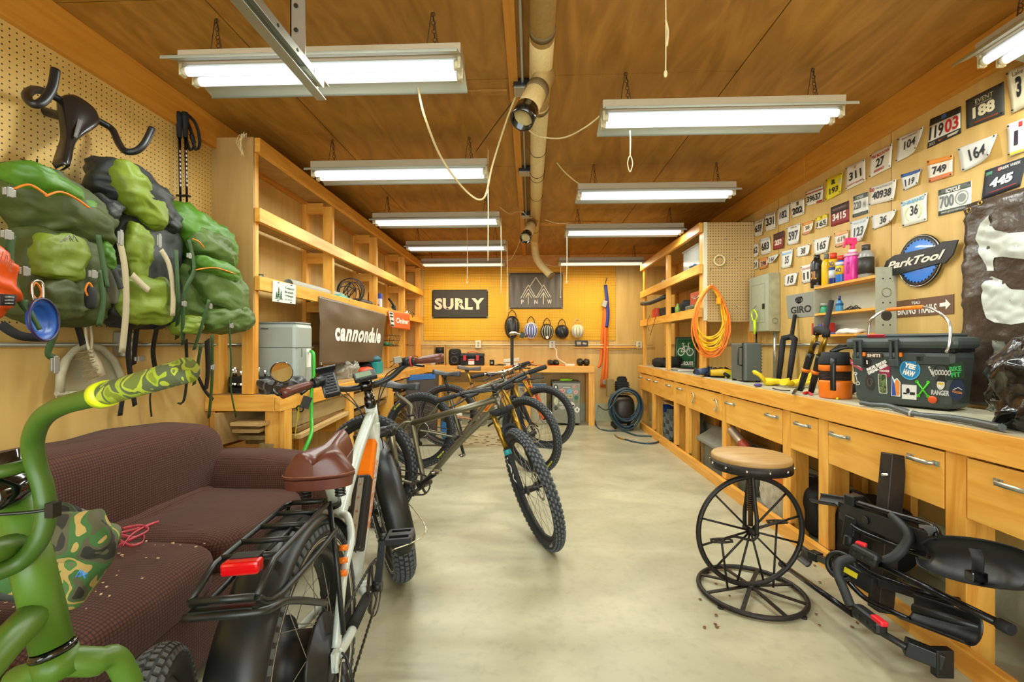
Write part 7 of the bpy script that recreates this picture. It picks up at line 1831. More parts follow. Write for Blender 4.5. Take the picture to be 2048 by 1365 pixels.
obj('brand_plate',cb(.055,.125,-.007,-.001,.236,.262),mat('plate_brown','4a3a34',.4),t)
PF = plane(A+dn*-.0085+Vector((0,0,0)),dr,(0,0,1),1,1)
def lz(z): return z
def CFn(s,q,e=0):       # front face, follows the slight taper
    f = q/.275; k = 1-.10*(1-min(1,f)); c = A+dr*L/2+dn*Dp/2; p0 = A+dr*s+Vector((0,0,q))
    v = Vector((c.x+(p0.x-c.x)*k,c.y+(p0.y-c.y)*k,p0.z)); return v-dn*(e+.0016)
m = tmb(lambda s,q,e: A+dr*s+Vector((0,0,q))-dn*(.0075+e),'SHITI',.062,.118,.241,.257,.001,.04); obj('lettering',m,mat('plate_cream','d8cdb8',.5),bpy.data.objects['brand_plate'])
for u in (.0,.155):
    l_ = obj('latch',MB().beam(A+dr*(u+.012)+Vector((0,0,.33))-dn*.022,A+dr*(u+.012)+Vector((0,0,.215))-dn*.016,.012,.012,-dn).beam(A+dr*(u+.036)+Vector((0,0,.33))-dn*.022,A+dr*(u+.036)+Vector((0,0,.215))-dn*.016,.012,.012,-dn).box(A+dr*(u+.024)+Vector((0,0,.215))-dn*.014,(.04,.02,.035),Rm).box(A+dr*(u+.024)+Vector((0,0,.325))-dn*.02,(.04,.016,.012),Rm),mat('latch_grey','363e3c',.5),t,bev=.003)
    obj('latch_pin',MB().box(A+dr*(u+.05)+Vector((0,0,.255))-dn*.012,(.008,.01,.02),Rm),ORG,l_)
obj('handle_recess',cb(L-.13,L-.01,-.004,.0,.212,.25),mat('latch_grey','363e3c',.5),t,bev=.01)
obj('side_recess',cb(.20,.29,-.004,.0,.225,.262),mat('latch_grey','363e3c',.5),t,bev=.004)
hd_ = cat([A-dr*.034+Vector((0,0,.26))+dn*.12,A-dr*.040+Vector((0,0,.34))+dn*.10,A+dr*.0+Vector((0,0,.405))+dn*.08,A+dr*.10+Vector((0,0,.425))+dn*.07],5)
def hp_(px,py,d): return P(px,py,d)
h0 = [hp_(1737,690,2.36),hp_(1738,652,2.36),hp_(1746,636,2.34),hp_(1775,620,2.30)]; h1 = [hp_(1846,614,2.13),hp_(1875,624,2.06),hp_(1896,642,2.02),hp_(1901,662,1.98),hp_(1899,690,1.96),hp_(1893,704,1.94)]
ha = obj('carry_handle',MB().tube(cat(h0+h1,5),.0062,10),STEEL,t)
obj('handle_grip',MB().tube([h0[-1],h1[0]],.0095,12),ORG,ha)
obj('drain_plug',MB().lathe([(.016,0),(.017,.006),(.013,.008),(.001,.008)],CFn(L-.06,.05),-dn,20),mat('plug_orange','d8541c',.4),t)
def stick(name,outline,col,e=.0006):
    return obj(name,MB().add([CFn(a,b,e) for a,b in outline],[list(range(len(outline)))]),ink(col,.45),t)
def cpx(px,py):  # a pixel of the picture to (along, height) on the cooler front
    r = ray(px,py); n = dn; k = (A-EYE).dot(n)/r.dot(n); q = EYE+r*k-A; return (q.dot(dr),q.z)
def g7(a,b): return cpx(1680+a/5.25,600+b/5.25)
def box7(x0,y0,x1,y1): a = g7(x0,y1); b = g7(x1,y0); return a[0],b[0],a[1],b[1]
x0_,x1_,y0_,y1_ = box7(625,630,850,835); cx_,cy_ = (x0_+x1_)/2,(y0_+y1_)/2; rx_,ry_ = (x1_-x0_)/2,(y1_-y0_)/2
s1 = stick('sticker',circ(cx_,cy_,rx_,ry_,28),'58b4dc'); obj('sticker_face',MB().add([CFn(a,b,.0012) for a,b in circ(cx_,cy_,rx_*.9,ry_*.9,28)],[list(range(28))]),ink('1d7fb8'),s1)
obj('lettering',tmb(CFn,'YEE',cx_-rx_*.55,cx_+rx_*.6,cy_+.005,cy_+ry_*.6,.002,.06,rot=-.3,mb=tmb(CFn,'HAW',cx_-rx_*.65,cx_+rx_*.5,cy_-ry_*.62,cy_-.002,.002,.06,rot=-.3)),WINK,s1)
x0_,x1_,y0_,y1_ = box7(255,615,500,800)
s2 = obj('sticker_lettering',tmb(CFn,'RIDE BIKES',x0_,x1_,(y0_+y1_)/2+.001,(y0_+y1_)/2+.016,.0016,.06,rot=.5,mb=tmb(CFn,'DRINK BEER',x0_+.004,x1_+.004,(y0_+y1_)/2-.016,(y0_+y1_)/2-.001,.0016,.06,rot=.5)),WINK,t)
a,b,c_,d_2 = box7(225,590,330,720)
def gear(cx,cy,rx,ry,col,n=12):
    o = [(cx+rx*(1 if k % 2 else .84)*math.cos(2*PI*k/(2*n)),cy+ry*(1 if k % 2 else .84)*math.sin(2*PI*k/(2*n))) for k in range(2*n)]; return stick('sticker',o,col)
s3 = gear((a+b)/2,(c_+d_2)/2,(b-a)/2,(d_2-c_)/2,'1e1c1c'); obj('lettering',tmb(CFn,'I',(a+b)/2-.003,(a+b)/2+.003,(c_+d_2)/2-.010,(c_+d_2)/2+.010,.0014,.1),WINK,s3)
a,b,c_,d_2 = box7(235,790,350,955); s3 = gear((a+b)/2,(c_+d_2)/2,(b-a)/2,(d_2-c_)/2,'37352f'); obj('swirl',MB().tube([CFn((a+b)/2+(b-a)*.3*math.cos(q/14*2*PI)*(1-q/30),(c_+d_2)/2+(d_2-c_)*.3*math.sin(q/14*2*PI)*(1-q/30),.002) for q in range(18)],.0016,5),ink('5c5648'),s3)
a,b,c_,d_2 = box7(385,780,480,980); s3 = stick('sticker',rrect(a,b,c_,d_2,.006),'dcdcd4'); obj('sticker_face',MB().add([CFn(x,y,.0012) for x,y in rrect(a+.0025,b-.0025,c_+.003,d_2-.003,.005)],[list(range(20))]),camo_mat('trail_picture',['2c3a1c','4a5a30','6a7a4a','3a4a24','8a7a5a','55603a'],60),s3)
a,b,c_,d_2 = box7(522,800,632,1010); w_,h_ = b-a,d_2-c_
stick('sticker',[(a,c_),(a+.1*w_,c_+.6*h_),(a+.15*w_,d_2),(a+.4*w_,c_+.8*h_),(a+.65*w_,d_2-.1*h_),(b,c_+.7*h_),(b-.05*w_,c_),],'d8dce0')
stick('sticker',[(a+.08*w_,c_+.03*h_),(a+.18*w_,c_+.9*h_),(a+.38*w_,c_+.6*h_),(a+.5*w_,c_+.2*h_),(a+.5*w_,c_+.03*h_)],'2c4fa8',.001)
stick('sticker',[(a+.52*w_,c_+.03*h_),(a+.35*w_,c_+.6*h_),(a+.6*w_,c_+.85*h_),(a+.92*w_,c_+.68*h_),(a+.88*w_,c_+.06*h_)],'e08a3a',.001)
a,b,c_,d_2 = box7(645,900,812,1040); w_,h_ = b-a,d_2-c_; s3 = stick('sticker',rectp(a,b,c_,d_2),'dcdcd6')
obj('skull_print',MB().add([CFn(x,y,.0012) for x,y in circ(a+.42*w_,c_+.58*h_,.13*w_,.2*h_,12)],[list(range(12))]).add([CFn(x,y,.0012) for x,y in rectp(a+.1*w_,a+.35*w_,c_+.32*h_,c_+.45*h_)],[(0,1,2,3)]).add([CFn(x,y,.0012) for x,y in rectp(a+.55*w_,a+.9*w_,c_+.32*h_,c_+.5*h_)],[(0,1,2,3)]),INK,s3)
a,b,c_,d_2 = box7(815,870,945,1010); m = MB(); m.tube([CFn(a,d_2,.001),CFn(b,c_,.001)],.0035,6); m.tube([CFn(b,d_2,.001),CFn(a+.006,c_,.001)],.0035,6)
for q in ((a,d_2),(b-.002,d_2),(a+.006,c_),(b,c_)): m.ring(CFn(q[0],q[1],.001),dn,.005,.0022,10,5)
obj('crossed_wrenches',m,ink('4fd01c'),t,'lime green crossed wrenches sticker')
a,b,c_,d_2 = box7(400,680,520,810); s3 = stick('sticker',rrect(a,b,c_,d_2,.008),'8c2440'); obj('lettering',tmb(CFn,'HOGS',a+.004,b-.004,(c_+d_2)/2-.006,(c_+d_2)/2+.004,.0014,.04),WINK,s3)
a,b,c_,d_2 = box7(1125,650,1340,850); w_,h_ = b-a,d_2-c_; s3 = stick('sticker',[(a+.1*w_,c_),(b,c_+.2*h_),(b-.15*w_,d_2),(a,c_+.8*h_)],'183a24'); obj('lettering',tmb(CFn,'BIKE',a+.2*w_,b-.2*w_,c_+.5*h_,c_+.75*h_,.0014,.04,rot=.15,mb=tmb(CFn,'FIT',a+.3*w_,b-.2*w_,c_+.2*h_,c_+.45*h_,.0014,.04,rot=.15)),ink('3fb060'),s3)
a,b,c_,d_2 = box7(1190,845,1375,1060); cx_,cy_ = (a+b)/2,(c_+d_2)/2; s3 = stick('sticker',circ(cx_-.004,cy_,(b-a)/2*.94,(d_2-c_)/2,26),'1d2c4c'); obj('lettering',tmb(CFn,'GOLDEN',a+.008,b-.014,cy_-.014,cy_-.004,.0014,.04,rot=-.2),ink('d88a2c'),s3)
obj('wing_print',MB().tube([CFn(cx_-.018,cy_,.002),CFn(cx_,cy_+.012,.002),CFn(cx_+.014,cy_+.002,.002)],.0018,5),ink('d8d4c8'),s3)
a,b,c_,d_2 = box7(980,740,1185,1000); w_,h_ = b-a,d_2-c_
s3 = obj('sticker_lettering',tmb(CFn,'VOODOO',a,b,c_+.78*h_,d_2,.0014,.04,mb=tmb(CFn,'RANGER',a,b,c_,c_+.2*h_,.0014,.04)),ink('c8c8c4'),t)
obj('skull_print',MB().add([CFn(x,y,.0012) for x,y in circ(a+.5*w_,c_+.42*h_,.22*w_,.2*h_,16)],[list(range(16))]),ink('d8d8d0'),s3); obj('hat_print',MB().add([CFn(x,y,.0016) for x,y in ((a+.12*w_,c_+.54*h_),(a+.88*w_,c_+.54*h_),(a+.7*w_,c_+.62*h_),(a+.62*w_,c_+.8*h_),(a+.38*w_,c_+.8*h_),(a+.3*w_,c_+.62*h_))],[list(range(6))]),INK,s3); obj('eyes_print',MB().add([CFn(x,y,.0018) for x,y in rectp(a+.34*w_,a+.66*w_,c_+.42*h_,c_+.49*h_)],[(0,1,2,3)]),ink('e0b81c'),s3)
obj('chainring_print',MB().tube([CFn(a+w_*.45+.022*math.cos(q*PI/12),d_2+.004+.018*math.sin(q*PI/12),.0014) for q in range(0,14)],.002,5),INK,t)
q0_ = g7(930,680); q1_ = g7(1010,830); obj('sticker_lettering',tmb(CFn,'SUMMIT',q0_[0]-.012,q1_[0]+.012,(q0_[1]+q1_[1])/2-.004,(q0_[1]+q1_[1])/2+.004,.0014,.03,rot=-1.15),WINK,t)
a,b,c_,d_2 = box7(95,620,225,760); s3 = stick('sticker',[(a,d_2),(b,c_+.3*(d_2-c_)),(b-.005,c_+.1*(d_2-c_)),(a,c_+.6*(d_2-c_))],'b84a5a'); obj('lettering',tmb(CFn,'IRON CITY',a+.003,b-.003,(c_+d_2)/2+.000,(c_+d_2)/2+.006,.0014,.03,rot=-.55),WINK,s3)
a,b,c_,d_2 = box7(110,780,190,890); obj('bicycle_print',MB().ring(CFn((a+b)/2+.002,c_+.008,.001),dn,.008,.002,16,5).ring(CFn((a+b)/2-.004,d_2+.002,.001),dn,.006,.002,16,5).tube([CFn((a+b)/2+.002,c_+.01,.002),CFn((a+b)/2-.004,d_2,.002)],.0018,5),ink('cfcfc4'),t)
a = cpx(1680+290/5.25,600+380/5.25)
obj('red_label',MB().box(A+dr*.095+Vector((0,0,.3465))-dn*.004+dn*.010,(.075,.022,.003),Rm @ Matrix.Rotation(-.75,3,'X')),mat('c_c03038','c03038',.4),t)
# ---- grey bar lying in front of the cooler
pp = [(1722,806,2.245),(1745,810,2.19),(1775,812,2.12),(1800,820,2.04),(1822,828,1.96),(1850,832,1.90),(1900,836,1.79),(1950,844,1.69),(2005,856,1.57)]
t = one('handlebar',MB().tube(cat([P(*q) for q in pp],5),[.0115]*15+[.0155]*8+[.0125]*18,12),mat('bar_grey','4a5150',.35),'long grey riser handlebar lying in front of the cooler','handlebar')
obj('clamp_mark',MB().tube([P(1822,828,1.958),P(1826,828.5,1.95)],.0162,12),mat('c_a8aaa4','a8aaa4',.4),t)
# ---- black bin bag
t = one('bin_bag',MB().blob((1.84,1.64,ZW+.20),(.32,.36,.42),rotz(.2),2.6,.045,9,3,70,50,fn=lambda q: Vector((q.x*(1-.25*q.z),q.y*(1-.3*q.z),q.z))).blob((1.74,1.66,ZW+.06),(.14,.16,.11),None,2.6,.03,14,5,40,26),mat('bin_bag_plastic','0e0e0e',.2,coat=.3,bump=.6,bscale=14),'shiny crumpled black bin bag at the near end of the drawer bench','bin bag')

# ================================================================ in the pegboard cabinet
def SH(px,z,X=1.85): # point on a cabinet shelf seen at picture column px
    return Vector((X,PX(px,600,X).y,z))
z1,z2,z3 = Z0+.746,Z0+.326,ZW
clear = mat('clear_tub','c4c8c0',.12,alpha=.35)
t = thing('storage_tub','clear plastic storage tub with blue contents on the top cabinet shelf','storage box',(1.84,4.9,z1))
def tub(x0,x1,y0,y1,z0,h,th=.004):
    m = MB(); m.bx(x0,x1,y0,y1,z0,z0+th); m.bx(x0,x0+th,y0,y1,z0+th,z0+h); m.bx(x1-th,x1,y0,y1,z0+th,z0+h); m.bx(x0+th,x1-th,y0,y0+th,z0+th,z0+h); m.bx(x0+th,x1-th,y1-th,y1,z0+th,z0+h)
    m.bx(x0-.012,x1+.012,y0-.012,y0,z0+h-.012,z0+h); m.bx(x0-.012,x1+.012,y1,y1+.012,z0+h-.012,z0+h); m.bx(x0-.012,x0,y0,y1,z0+h-.012,z0+h); m.bx(x1,x1+.012,y0,y1,z0+h-.012,z0+h); return m
obj('tub',tub(1.72,2.02,4.70,5.18,z1+.001,.29),clear,t)
one('blue_cloth',MB().blob((1.86,4.82,z1+.07),(.26,.26,.12),None,2.6,.04,12,3),mat('c_35507c','35507c',.7),'blue cloth bundle inside the clear storage tub','cloth')
t = thing('green_bin','small dark green bin with a lid beside the clear tub','bin',(1.76,4.55,z1))
obj('bin',MB().lathe([(.001,.001),(.055,.001),(.068,.15),(.072,.152),(.072,.165),(.001,.165)],(1.76,4.55,z1),(0,0,1),4,smooth=False),mat('c_24503c','24503c',.4),t); obj('lid',MB().lathe([(.076,.166),(.076,.176),(.04,.186),(.001,.186)],(1.76,4.55,z1),(0,0,1),4,smooth=False),mat('c_2c6048','2c6048',.4),t)
one('dark_trinkets',MB().blob((1.68,4.68,z1+.03),(.08,.1,.055),None,2.5,.03,20,3),mat('c_2c3c50','2c3c50',.6),'dark blue odds and ends on the top cabinet shelf in front of the tub','odds and ends')
one('bike_shoe',MB().blob((1.76,5.95,z1+.05),(.12,.42,.10),None,2.4,.012,8,2,fn=lambda q: Vector((q.x,q.y,q.z*(1-.4*max(0,q.y))))),mat('c_3c3a34','3c3a34',.5),'dark shoe with a grey sole on the far top cabinet shelf','shoe')
t = thing('tool_box','red metal tool box with a wire handle on the middle cabinet shelf','tool box',(1.80,4.70,z2))
obj('box',MB().bx(1.69,1.93,4.51,4.88,z2+.085,z2+.215),mat('red_enamel','a83c2c',.4,noise_amt=.12),t,bev=.006); obj('handle',MB().tube(cat([(1.685,4.58,z2+.17),(1.66,4.60,z2+.14),(1.66,4.68,z2+.14),(1.685,4.70,z2+.17)],4),.005,6),GALV,t)
obj('latch',MB().box((1.687,4.48,z2+.17),(.006,.03,.03)).box((1.687,4.80,z2+.17),(.006,.03,.03)),GALV,t)
t = thing('tool_case','flat green grey plastic case under the red tool box','case',(1.80,4.66,z2))
obj('case',MB().bx(1.66,1.94,4.51,4.95,z2+.002,z2+.084),mat('c_4c5648','4c5648',.5),t,bev=.01); obj('handle',MB().tube(cat([(1.66,4.6,z2+.045),(1.64,4.62,z2+.045),(1.64,4.72,z2+.045),(1.66,4.74,z2+.045)],4),.006,6),BLK,t)
one('black_bag',MB().blob((1.80,5.18,z2+.09),(.2,.2,.17),None,2.6,.02,10,3),BLKM,'black soft bag beside the green case on the middle shelf','bag')
one('spray_bottle',MB().lathe([(.001,.001),(.03,.001),(.032,.10),(.014,.13),(.014,.15),(.001,.15)],(1.71,5.34,z2),(0,0,1),16),mat('c_7a9a3c','7a9a3c',.5),'green and white bottle just beyond the cabinet middle post','bottle')
one('orange_jug',MB().blob((1.72,6.3,z2+.09),(.1,.12,.17),None,3.5),mat('c_d84a18','d84a18',.4),'orange fuel bottle at the far end of the middle shelf','bottle'); one('red_white_box',MB().box((1.72,6.12,z2+.08),(.09,.12,.155)),mat('c_c84028','c84028',.5),'red and white box beside the orange fuel bottle','box',bev=.003)
one('black_case',MB().box((1.76,5.86,z2+.075),(.16,.26,.14)),BLKM,'black case on the far half of the middle shelf','case',bev=.01)
one('yellow_strap',MB().blob((1.66,5.75,z2+.02),(.04,.3,.035),None,2.5,.01,12,3),mat('c_d8d020','d8d020',.5),'yellow strap lying on the middle shelf edge','strap')
one('foam_tube',MB().tube(cat([PX(1284,608,1.58),PX(1300,606,1.585),PX(1325,596,1.66),PX(1334,592,1.72)],5),.028,12),mat('c_2e302e','2e302e',.6),'dark foam tube sticking out of the middle cabinet shelf','tube')
one('dangling_cable',MB().tube(cat([PX(1300,632,1.60),PX(1294,645,1.59),PX(1298,662,1.59)],4),.003,5).tube(cat([PX(1313,628,1.60),PX(1307,650,1.59),PX(1300,672,1.59)],4),.003,5),BLK,'thin black cables dangling over the middle cabinet rail','cable')
# green bicycle route sign
q0,q1 = PX(1352,728,1.93),PX(1384,728,1.78)
r_ = Vector((q1.x-q0.x,q1.y-q0.y,0)); W_ = .31; r_ = Vector((-.42,-.9,0)).normalized()
o_ = Vector((1.98,5.08,ZW+.004)); tilt_ = Vector((.22,-.1,1)).normalized(); 
r_ = Vector((.72,-.69,0)).normalized(); o_ = Vector((1.84,5.90,ZW+.006)); u_ = (Vector((0,0,1))+Vector((.69,.72,0))*.10).normalized()
F = plane(o_,r_,u_,.29,.40)
t = one('bicycle_route_sign',MB().surf(F,2,2,.012,False),mat('c_1c1c18','1c1c18',.5),'green bicycle route sign leaning in the cabinet on the drawer bench','sign')
obj('green_face',MB().surf(lambda s,q,e: F(.05+.9*s,.04+.92*q,.001+e),2,2,.001),mat('sign_green','1a6438',.4),t)
m = MB()
for cx in (.3,.7):
    o = circ(cx,.52,.16,.125,24); i = circ(cx,.52,.125,.098,24); m.add([F(a,b,.003) for a,b in o+i],[(q,(q+1) % 24,24+(q+1) % 24,24+q) for q in range(24)])
m.tube([F(.3,.52,.004),F(.42,.70,.004),F(.64,.70,.004),F(.7,.52,.004)],.006,6); m.tube([F(.38,.78,.004),F(.5,.52,.004),F(.64,.70,.004),F(.6,.80,.004),F(.7,.80,.004)],.006,6); m.tube([F(.3,.52,.004),F(.5,.52,.004)],.006,6); m.tube([F(.33,.79,.004),F(.44,.79,.004)],.006,6)
obj('bicycle_symbol',m,WINK,t); obj('lettering',tmb(F,'BIKE ROUTE',.14,.86,.10,.22,.003,.04),WINK,t)
obj('white_border',MB().tube([F(.09,.07,.003),F(.91,.07,.003),F(.91,.93,.003),F(.09,.93,.003)],.002,4,True),WINK,t)
one('camera_bag',MB().blob((1.80,6.28,ZW+.06),(.2,.4,.12),rotz(.2),2.6,.025,12,3).blob((1.84,5.95,ZW+.08),(.2,.3,.15),None,2.4,.03,12,4),BLKM,'bulky black bag lying on the far end of the drawer bench','bag')
for k,(x_,y_,r0) in enumerate(((1.75,5.72,.2),(1.82,5.35,-.3),(1.80,5.55,.7))):
    one('paper_sheet',MB().surf(lambda s,q,e,x_=x_,y_=y_,r0=r0,k=k: Vector((x_,y_,ZW+.002+.003*k+.012*abs(math.sin(s*5+q*3))*(s*q)+e))+rotz(r0) @ Vector(((s-.5)*.2,(q-.5)*.27,0)),8,8,.0008),PAPER,['crumpled paper sheet under the black bag','paper sheet at the foot of the green sign','paper sheet between the bag and the green sign'][k],'paper')
one('bench_clutter',MB().blob((1.76,4.62,ZW+.035),(.18,.34,.07),None,2.2,.05,20,3,40,20),mat('c_3a3a34','3a3a34',.5),'dark heap of bike lights and tools by the cabinet corner post','tools')
# ================================================================ stool made like a big-wheel bicycle
WI = mat('wrought_iron','2a2723',.5,.5,noise_amt=.2,noise_scale=50)
c = Vector((1.078,2.27,0))
t = thing('stool','round wooden seat stool with an old bicycle wheel frame, standing on the bare floor','stool',c)
obj('seat',MB().lathe([(.001,.648),(.172,.648),(.178,.655),(.178,.672),(.172,.680),(.001,.680)],c,(0,0,1),48),wood('oak_seat','9a7644','b8935a',(3,14,8),.5),t,'round wooden seat')
obj('seat_band',MB().lathe([(.176,.612),(.1815,.612),(.1815,.655),(.176,.655)],c,(0,0,1),48,closed=True),WI,t)
m = MB()
for k in range(12): a = 2*PI*k/12; m.blob(c+Vector((.182*math.cos(a),.182*math.sin(a),.635)),(.012,.012,.012),nu=8,nv=6)
obj('rivet',m,STEEL,t); bpy.data.objects['rivet']['kind'] = 'stuff'
sp = MB().cyl(c+Vector((0,0,.44)),c+Vector((0,0,.645)),.016)
for k in range(4): a = PI/4+PI/2*k; sp.beam(c+Vector((0,0,.60)),c+Vector((.165*math.cos(a),.165*math.sin(a),.64)),.02,.006)
obj('seat_support',sp,WI,t)
m = MB(); pts = []
for k in range(150): a = k*.75; pts.append(c+Vector((.0155*math.cos(a),.0155*math.sin(a),.40+.0012*k)))
obj('threaded_rod',MB().cyl(c+Vector((0,0,.33)),c+Vector((0,0,.60)),.012).tube(pts,.0028,5),mat('rusty_thread','5a4630',.5,.6),t)
hc = c+Vector((0,0,.305)); wn = Vector((.10,-1,0)).normalized(); wr = Vector((1,.10,0)).normalized()
obj('wheel_rim',MB().ring(hc,wn,.262,.0125,64,10),WI,t)
m = MB()
for k in range(12):
    a = 2*PI*k/12+.26; e = hc+(wr*math.cos(a)+Vector((0,0,1))*math.sin(a))*.255
    if 1.2 < a % (2*PI) < 1.95: continue
    m.tube([hc,e],.0052,6)
m.cyl(hc-wn*.05,hc+wn*.05,.014)
obj('spokes',m,WI,t)
m = MB()
for s in (-1,1): m.tube(cat([hc+wn*.05*s,hc+wn*.05*s+Vector((0,0,.08)),c+wn*.035*s+Vector((0,0,.45)),c+wn*.012*s+Vector((0,0,.60))],5),.010,8)
obj('fork',m,WI,t)
for s in (-1,1):
    a = hc+wn*.06*(-s); e = a+wr*s*.20+Vector((0,0,.0))-wn*.04*s
    m = MB().tube(cat([hc+wn*.055*(-s),a+wr*s*.03+Vector((0,0,-.02)),a+wr*s*.12+Vector((0,0,.0)),e],5),.0065,8)
    obj('crank_arm',m,WI,t)
    pm = MB()
    for q in (-.5,.5): pm.tube(cat([e+wr*(-.045)+wn*.025*q*2*.7,e+wn*.03*q,e+wr*.045+wn*.03*q*1.2],4),.0045,6)
    pm.tube(cat([e+wr*.05*math.cos(k*PI/6)+wn*.022*math.sin(k*PI/6) for k in range(12)],2,True),.0045,6,True); pm.tube([e-wr*.0+wn*.022,e-wn*.022],.004,6)
    obj('pedal',pm,WI,t)
    obj('strut',MB().tube([e,c+wr*s*.115+wn*-.0*s+Vector((0,0,.022))],.0052,6),WI,t)
bm = MB().ring(c+Vector((0,0,.016)),(0,0,1),.236,.0115,64,10)
obj('base_ring',bm,WI,t)
m = MB()
for k in range(8): a = 2*PI*k/8+.2; m.beam(c+Vector((0,0,.036)),c+Vector((.235*math.cos(a),.235*math.sin(a),.022)),.018,.006)
m.cyl(c+Vector((0,0,.022)),c+Vector((0,0,.045)),.02)
obj('base_spokes',m,WI,t)
m = MB()
for k in range(4): a = 2*PI*k/4+.6; m.cyl(c+Vector((.242*math.cos(a),.242*math.sin(a),0)),c+Vector((.242*math.cos(a),.242*math.sin(a),.008)),.014)
obj('foot',m,BLKM,t)

# ================================================================ folded bicycle rack against the drawers
RB = mat('rack_black','191b1c',.42,noise_amt=.15,noise_scale=30); RT = mat('rack_tube','15161a',.22,.4); RW_ = mat('rack_grip','222526',.6)
t = thing('bicycle_rack','folded black hitch bicycle rack with grippy hooks and wheel trays leaning at the drawer bench','bicycle rack',P(1765,1205,2.0))
def q6(x,y,d): return P(1600+x/2.815,880+y/2.815,d)
a,b = q6(528,80,2.02),q6(452,960,1.98)
b.z = max(b.z,.02)
obj('upright_post',MB().beam(a,b,.066,.066,(0,-1,0)),mat('rusty_post','2c2620',.5,.3,noise_amt=.35,noise_scale=18),t,bev=.004)
m = MB(); e = q6(540,198,2.0); m.cyl(e+Vector((-.06,0,0)),e+Vector((.05,0,0)),.006); m.cyl(e+Vector((.03,-.01,0)),e+Vector((.05,-.01,0)),.012,seg=6); obj('cross_bolt',m,STEEL,t)
# upper arm with both tubes
ua,ub = q6(235,395,2.22),q6(790,600,1.72)
obj('upper_arm',MB().beam(ua,ub,.035,.085).cyl(ua.lerp(ub,.33)-Vector((.025,.005,0)),ua.lerp(ub,.33)+Vector((-.018,-.005,0)),.018),RB,t,bev=.006)
obj('upper_tube',MB().tube(cat([q6(290,345,2.14),q6(480,405,1.96),q6(690,465,1.78),q6(760,500,1.71),q6(780,570,1.68)],6),.0135,12),RT,t)
obj('lower_tube',MB().tube(cat([q6(290,480,2.12),q6(350,520,2.06),q6(520,590,1.92),q6(700,650,1.76),q6(735,655,1.72),q6(720,600,1.72)],6),.0115,12),RT,t)
m = MB()
for k in range(10): a_ = k/9; q = q6(700+70*math.sin(a_*PI/2),490+130*(1-math.cos(a_*PI/2)),1.70); m.box(q,(.03,.010,.010),rotd(0,0,-20))
obj('ratchet_teeth',m,mat('teeth_grey','4c4e4c',.4),t); bpy.data.objects['ratchet_teeth']['kind'] = 'stuff'
obj('joint_block',MB().box(q6(305,340,2.14),(.07,.05,.05),rotd(0,0,15)).box(q6(295,500,2.14),(.05,.06,.11),rotd(0,10,10)).cyl(q6(280,540,2.12),q6(270,600,2.12),.02),RB,t,bev=.006)
def gutter(p0,p1,w,dep,nu=20,up=Vector((0,0,1)),flare=0,name='wheel_tray'):
    d = (p1-p0).normalized(); sd = d.cross(up).normalized(); u = sd.cross(d)
    def F(s,q,e):
        a = PI*(q-.5)*.95; k = math.sin(PI*min(1,max(0.0,s*1.0)))**.35 if flare else 1; ww = w*(.35+.65*k)
        return p0.lerp(p1,s)+sd*(ww*math.sin(a))+u*(dep*(1-math.cos(a)))+u*e
    return obj(name,MB().surf(F,nu,14,.004),RB,t)
g = gutter(q6(735,665,1.70),q6(1400,800,1.33),.080,.055,flare=1,up=Vector((-.55,-.75,.6)))
q = q6(1000,700,1.50); obj('wheel_strap',MB().ribbon(cat([q6(985,620,1.52),q6(1003,680,1.47),q6(995,790,1.49)],5),.03,(.3,-1,0),.005),BLKM,g)
obj('strap_buckle',MB().box(q6(992,768,1.475),(.05,.03,.03)),BLKG,g,bev=.004)
gutter(q6(95,350,2.36),q6(245,375,2.22),.040,.035,flare=0,up=Vector((-.2,-.3,1)))
# hook arms with red buttons
def hook(pts,body,red,r=.018):
    h = obj('hook_arm',MB().tube(cat(pts,6),r,12),RW_,t)
    obj('ratchet_body',MB().beam(body[0],body[1],.05,.055),RB,h,bev=.014)
    obj('release_button',MB().beam(red[0],red[1],.028,.018),mat('button_red','d8202c',.35),h,'red release button',bev=.005)
    m = MB()
    for k in range(3): q = body[0].lerp(body[1],.2+.3*k)+Vector((-.026,-.02,0)); m.cyl(q,q+Vector((-.004,-.004,0)),.005)
    obj('screw',m,DKST,h)
hook([q6(520,425,1.92),q6(575,480,1.86),q6(615,540,1.82),q6(590,600,1.82),q6(530,660,1.83),q6(455,690,1.86)],(q6(290,610,1.93),q6(450,695,1.84)),(q6(315,580,1.93),q6(375,600,1.90)))
obj('telescoping_bar',MB().tube([q6(430,695,1.86),q6(1180,1065,1.44)],.0135,12),RT,t)
obj('end_cap',MB().tube([q6(1120,1035,1.465),q6(1195,1075,1.43)],.019,12),BLKM,t)
hook([q6(300,668,1.98),q6(225,690,1.98),q6(215,760,1.95),q6(250,850,1.90),q6(285,940,1.86)],(q6(315,955,1.86),q6(465,1070,1.72)),(q6(415,995,1.75),q6(480,1045,1.69)))
fb0,fb1 = PZ(1562,1128,.045),PZ(1706,1232,.045)
obj('telescoping_bar',MB().tube([fb0,q6(300,985,1.86)],.0125,12),RT,t); obj('end_cap',MB().tube([fb0,fb0.lerp(fb1,.12)],.017,12),BLKM,t)
e1 = q6(800,1245,1.64)
obj('lower_bar',MB().tube([q6(455,1085,1.74),q6(600,1170,1.68)],.0125,12).beam(q6(590,1160,1.69),e1,.045,.055).box(e1+Vector((0,0,-.005)),(.06,.03,.10)),RB,t,bev=.003)
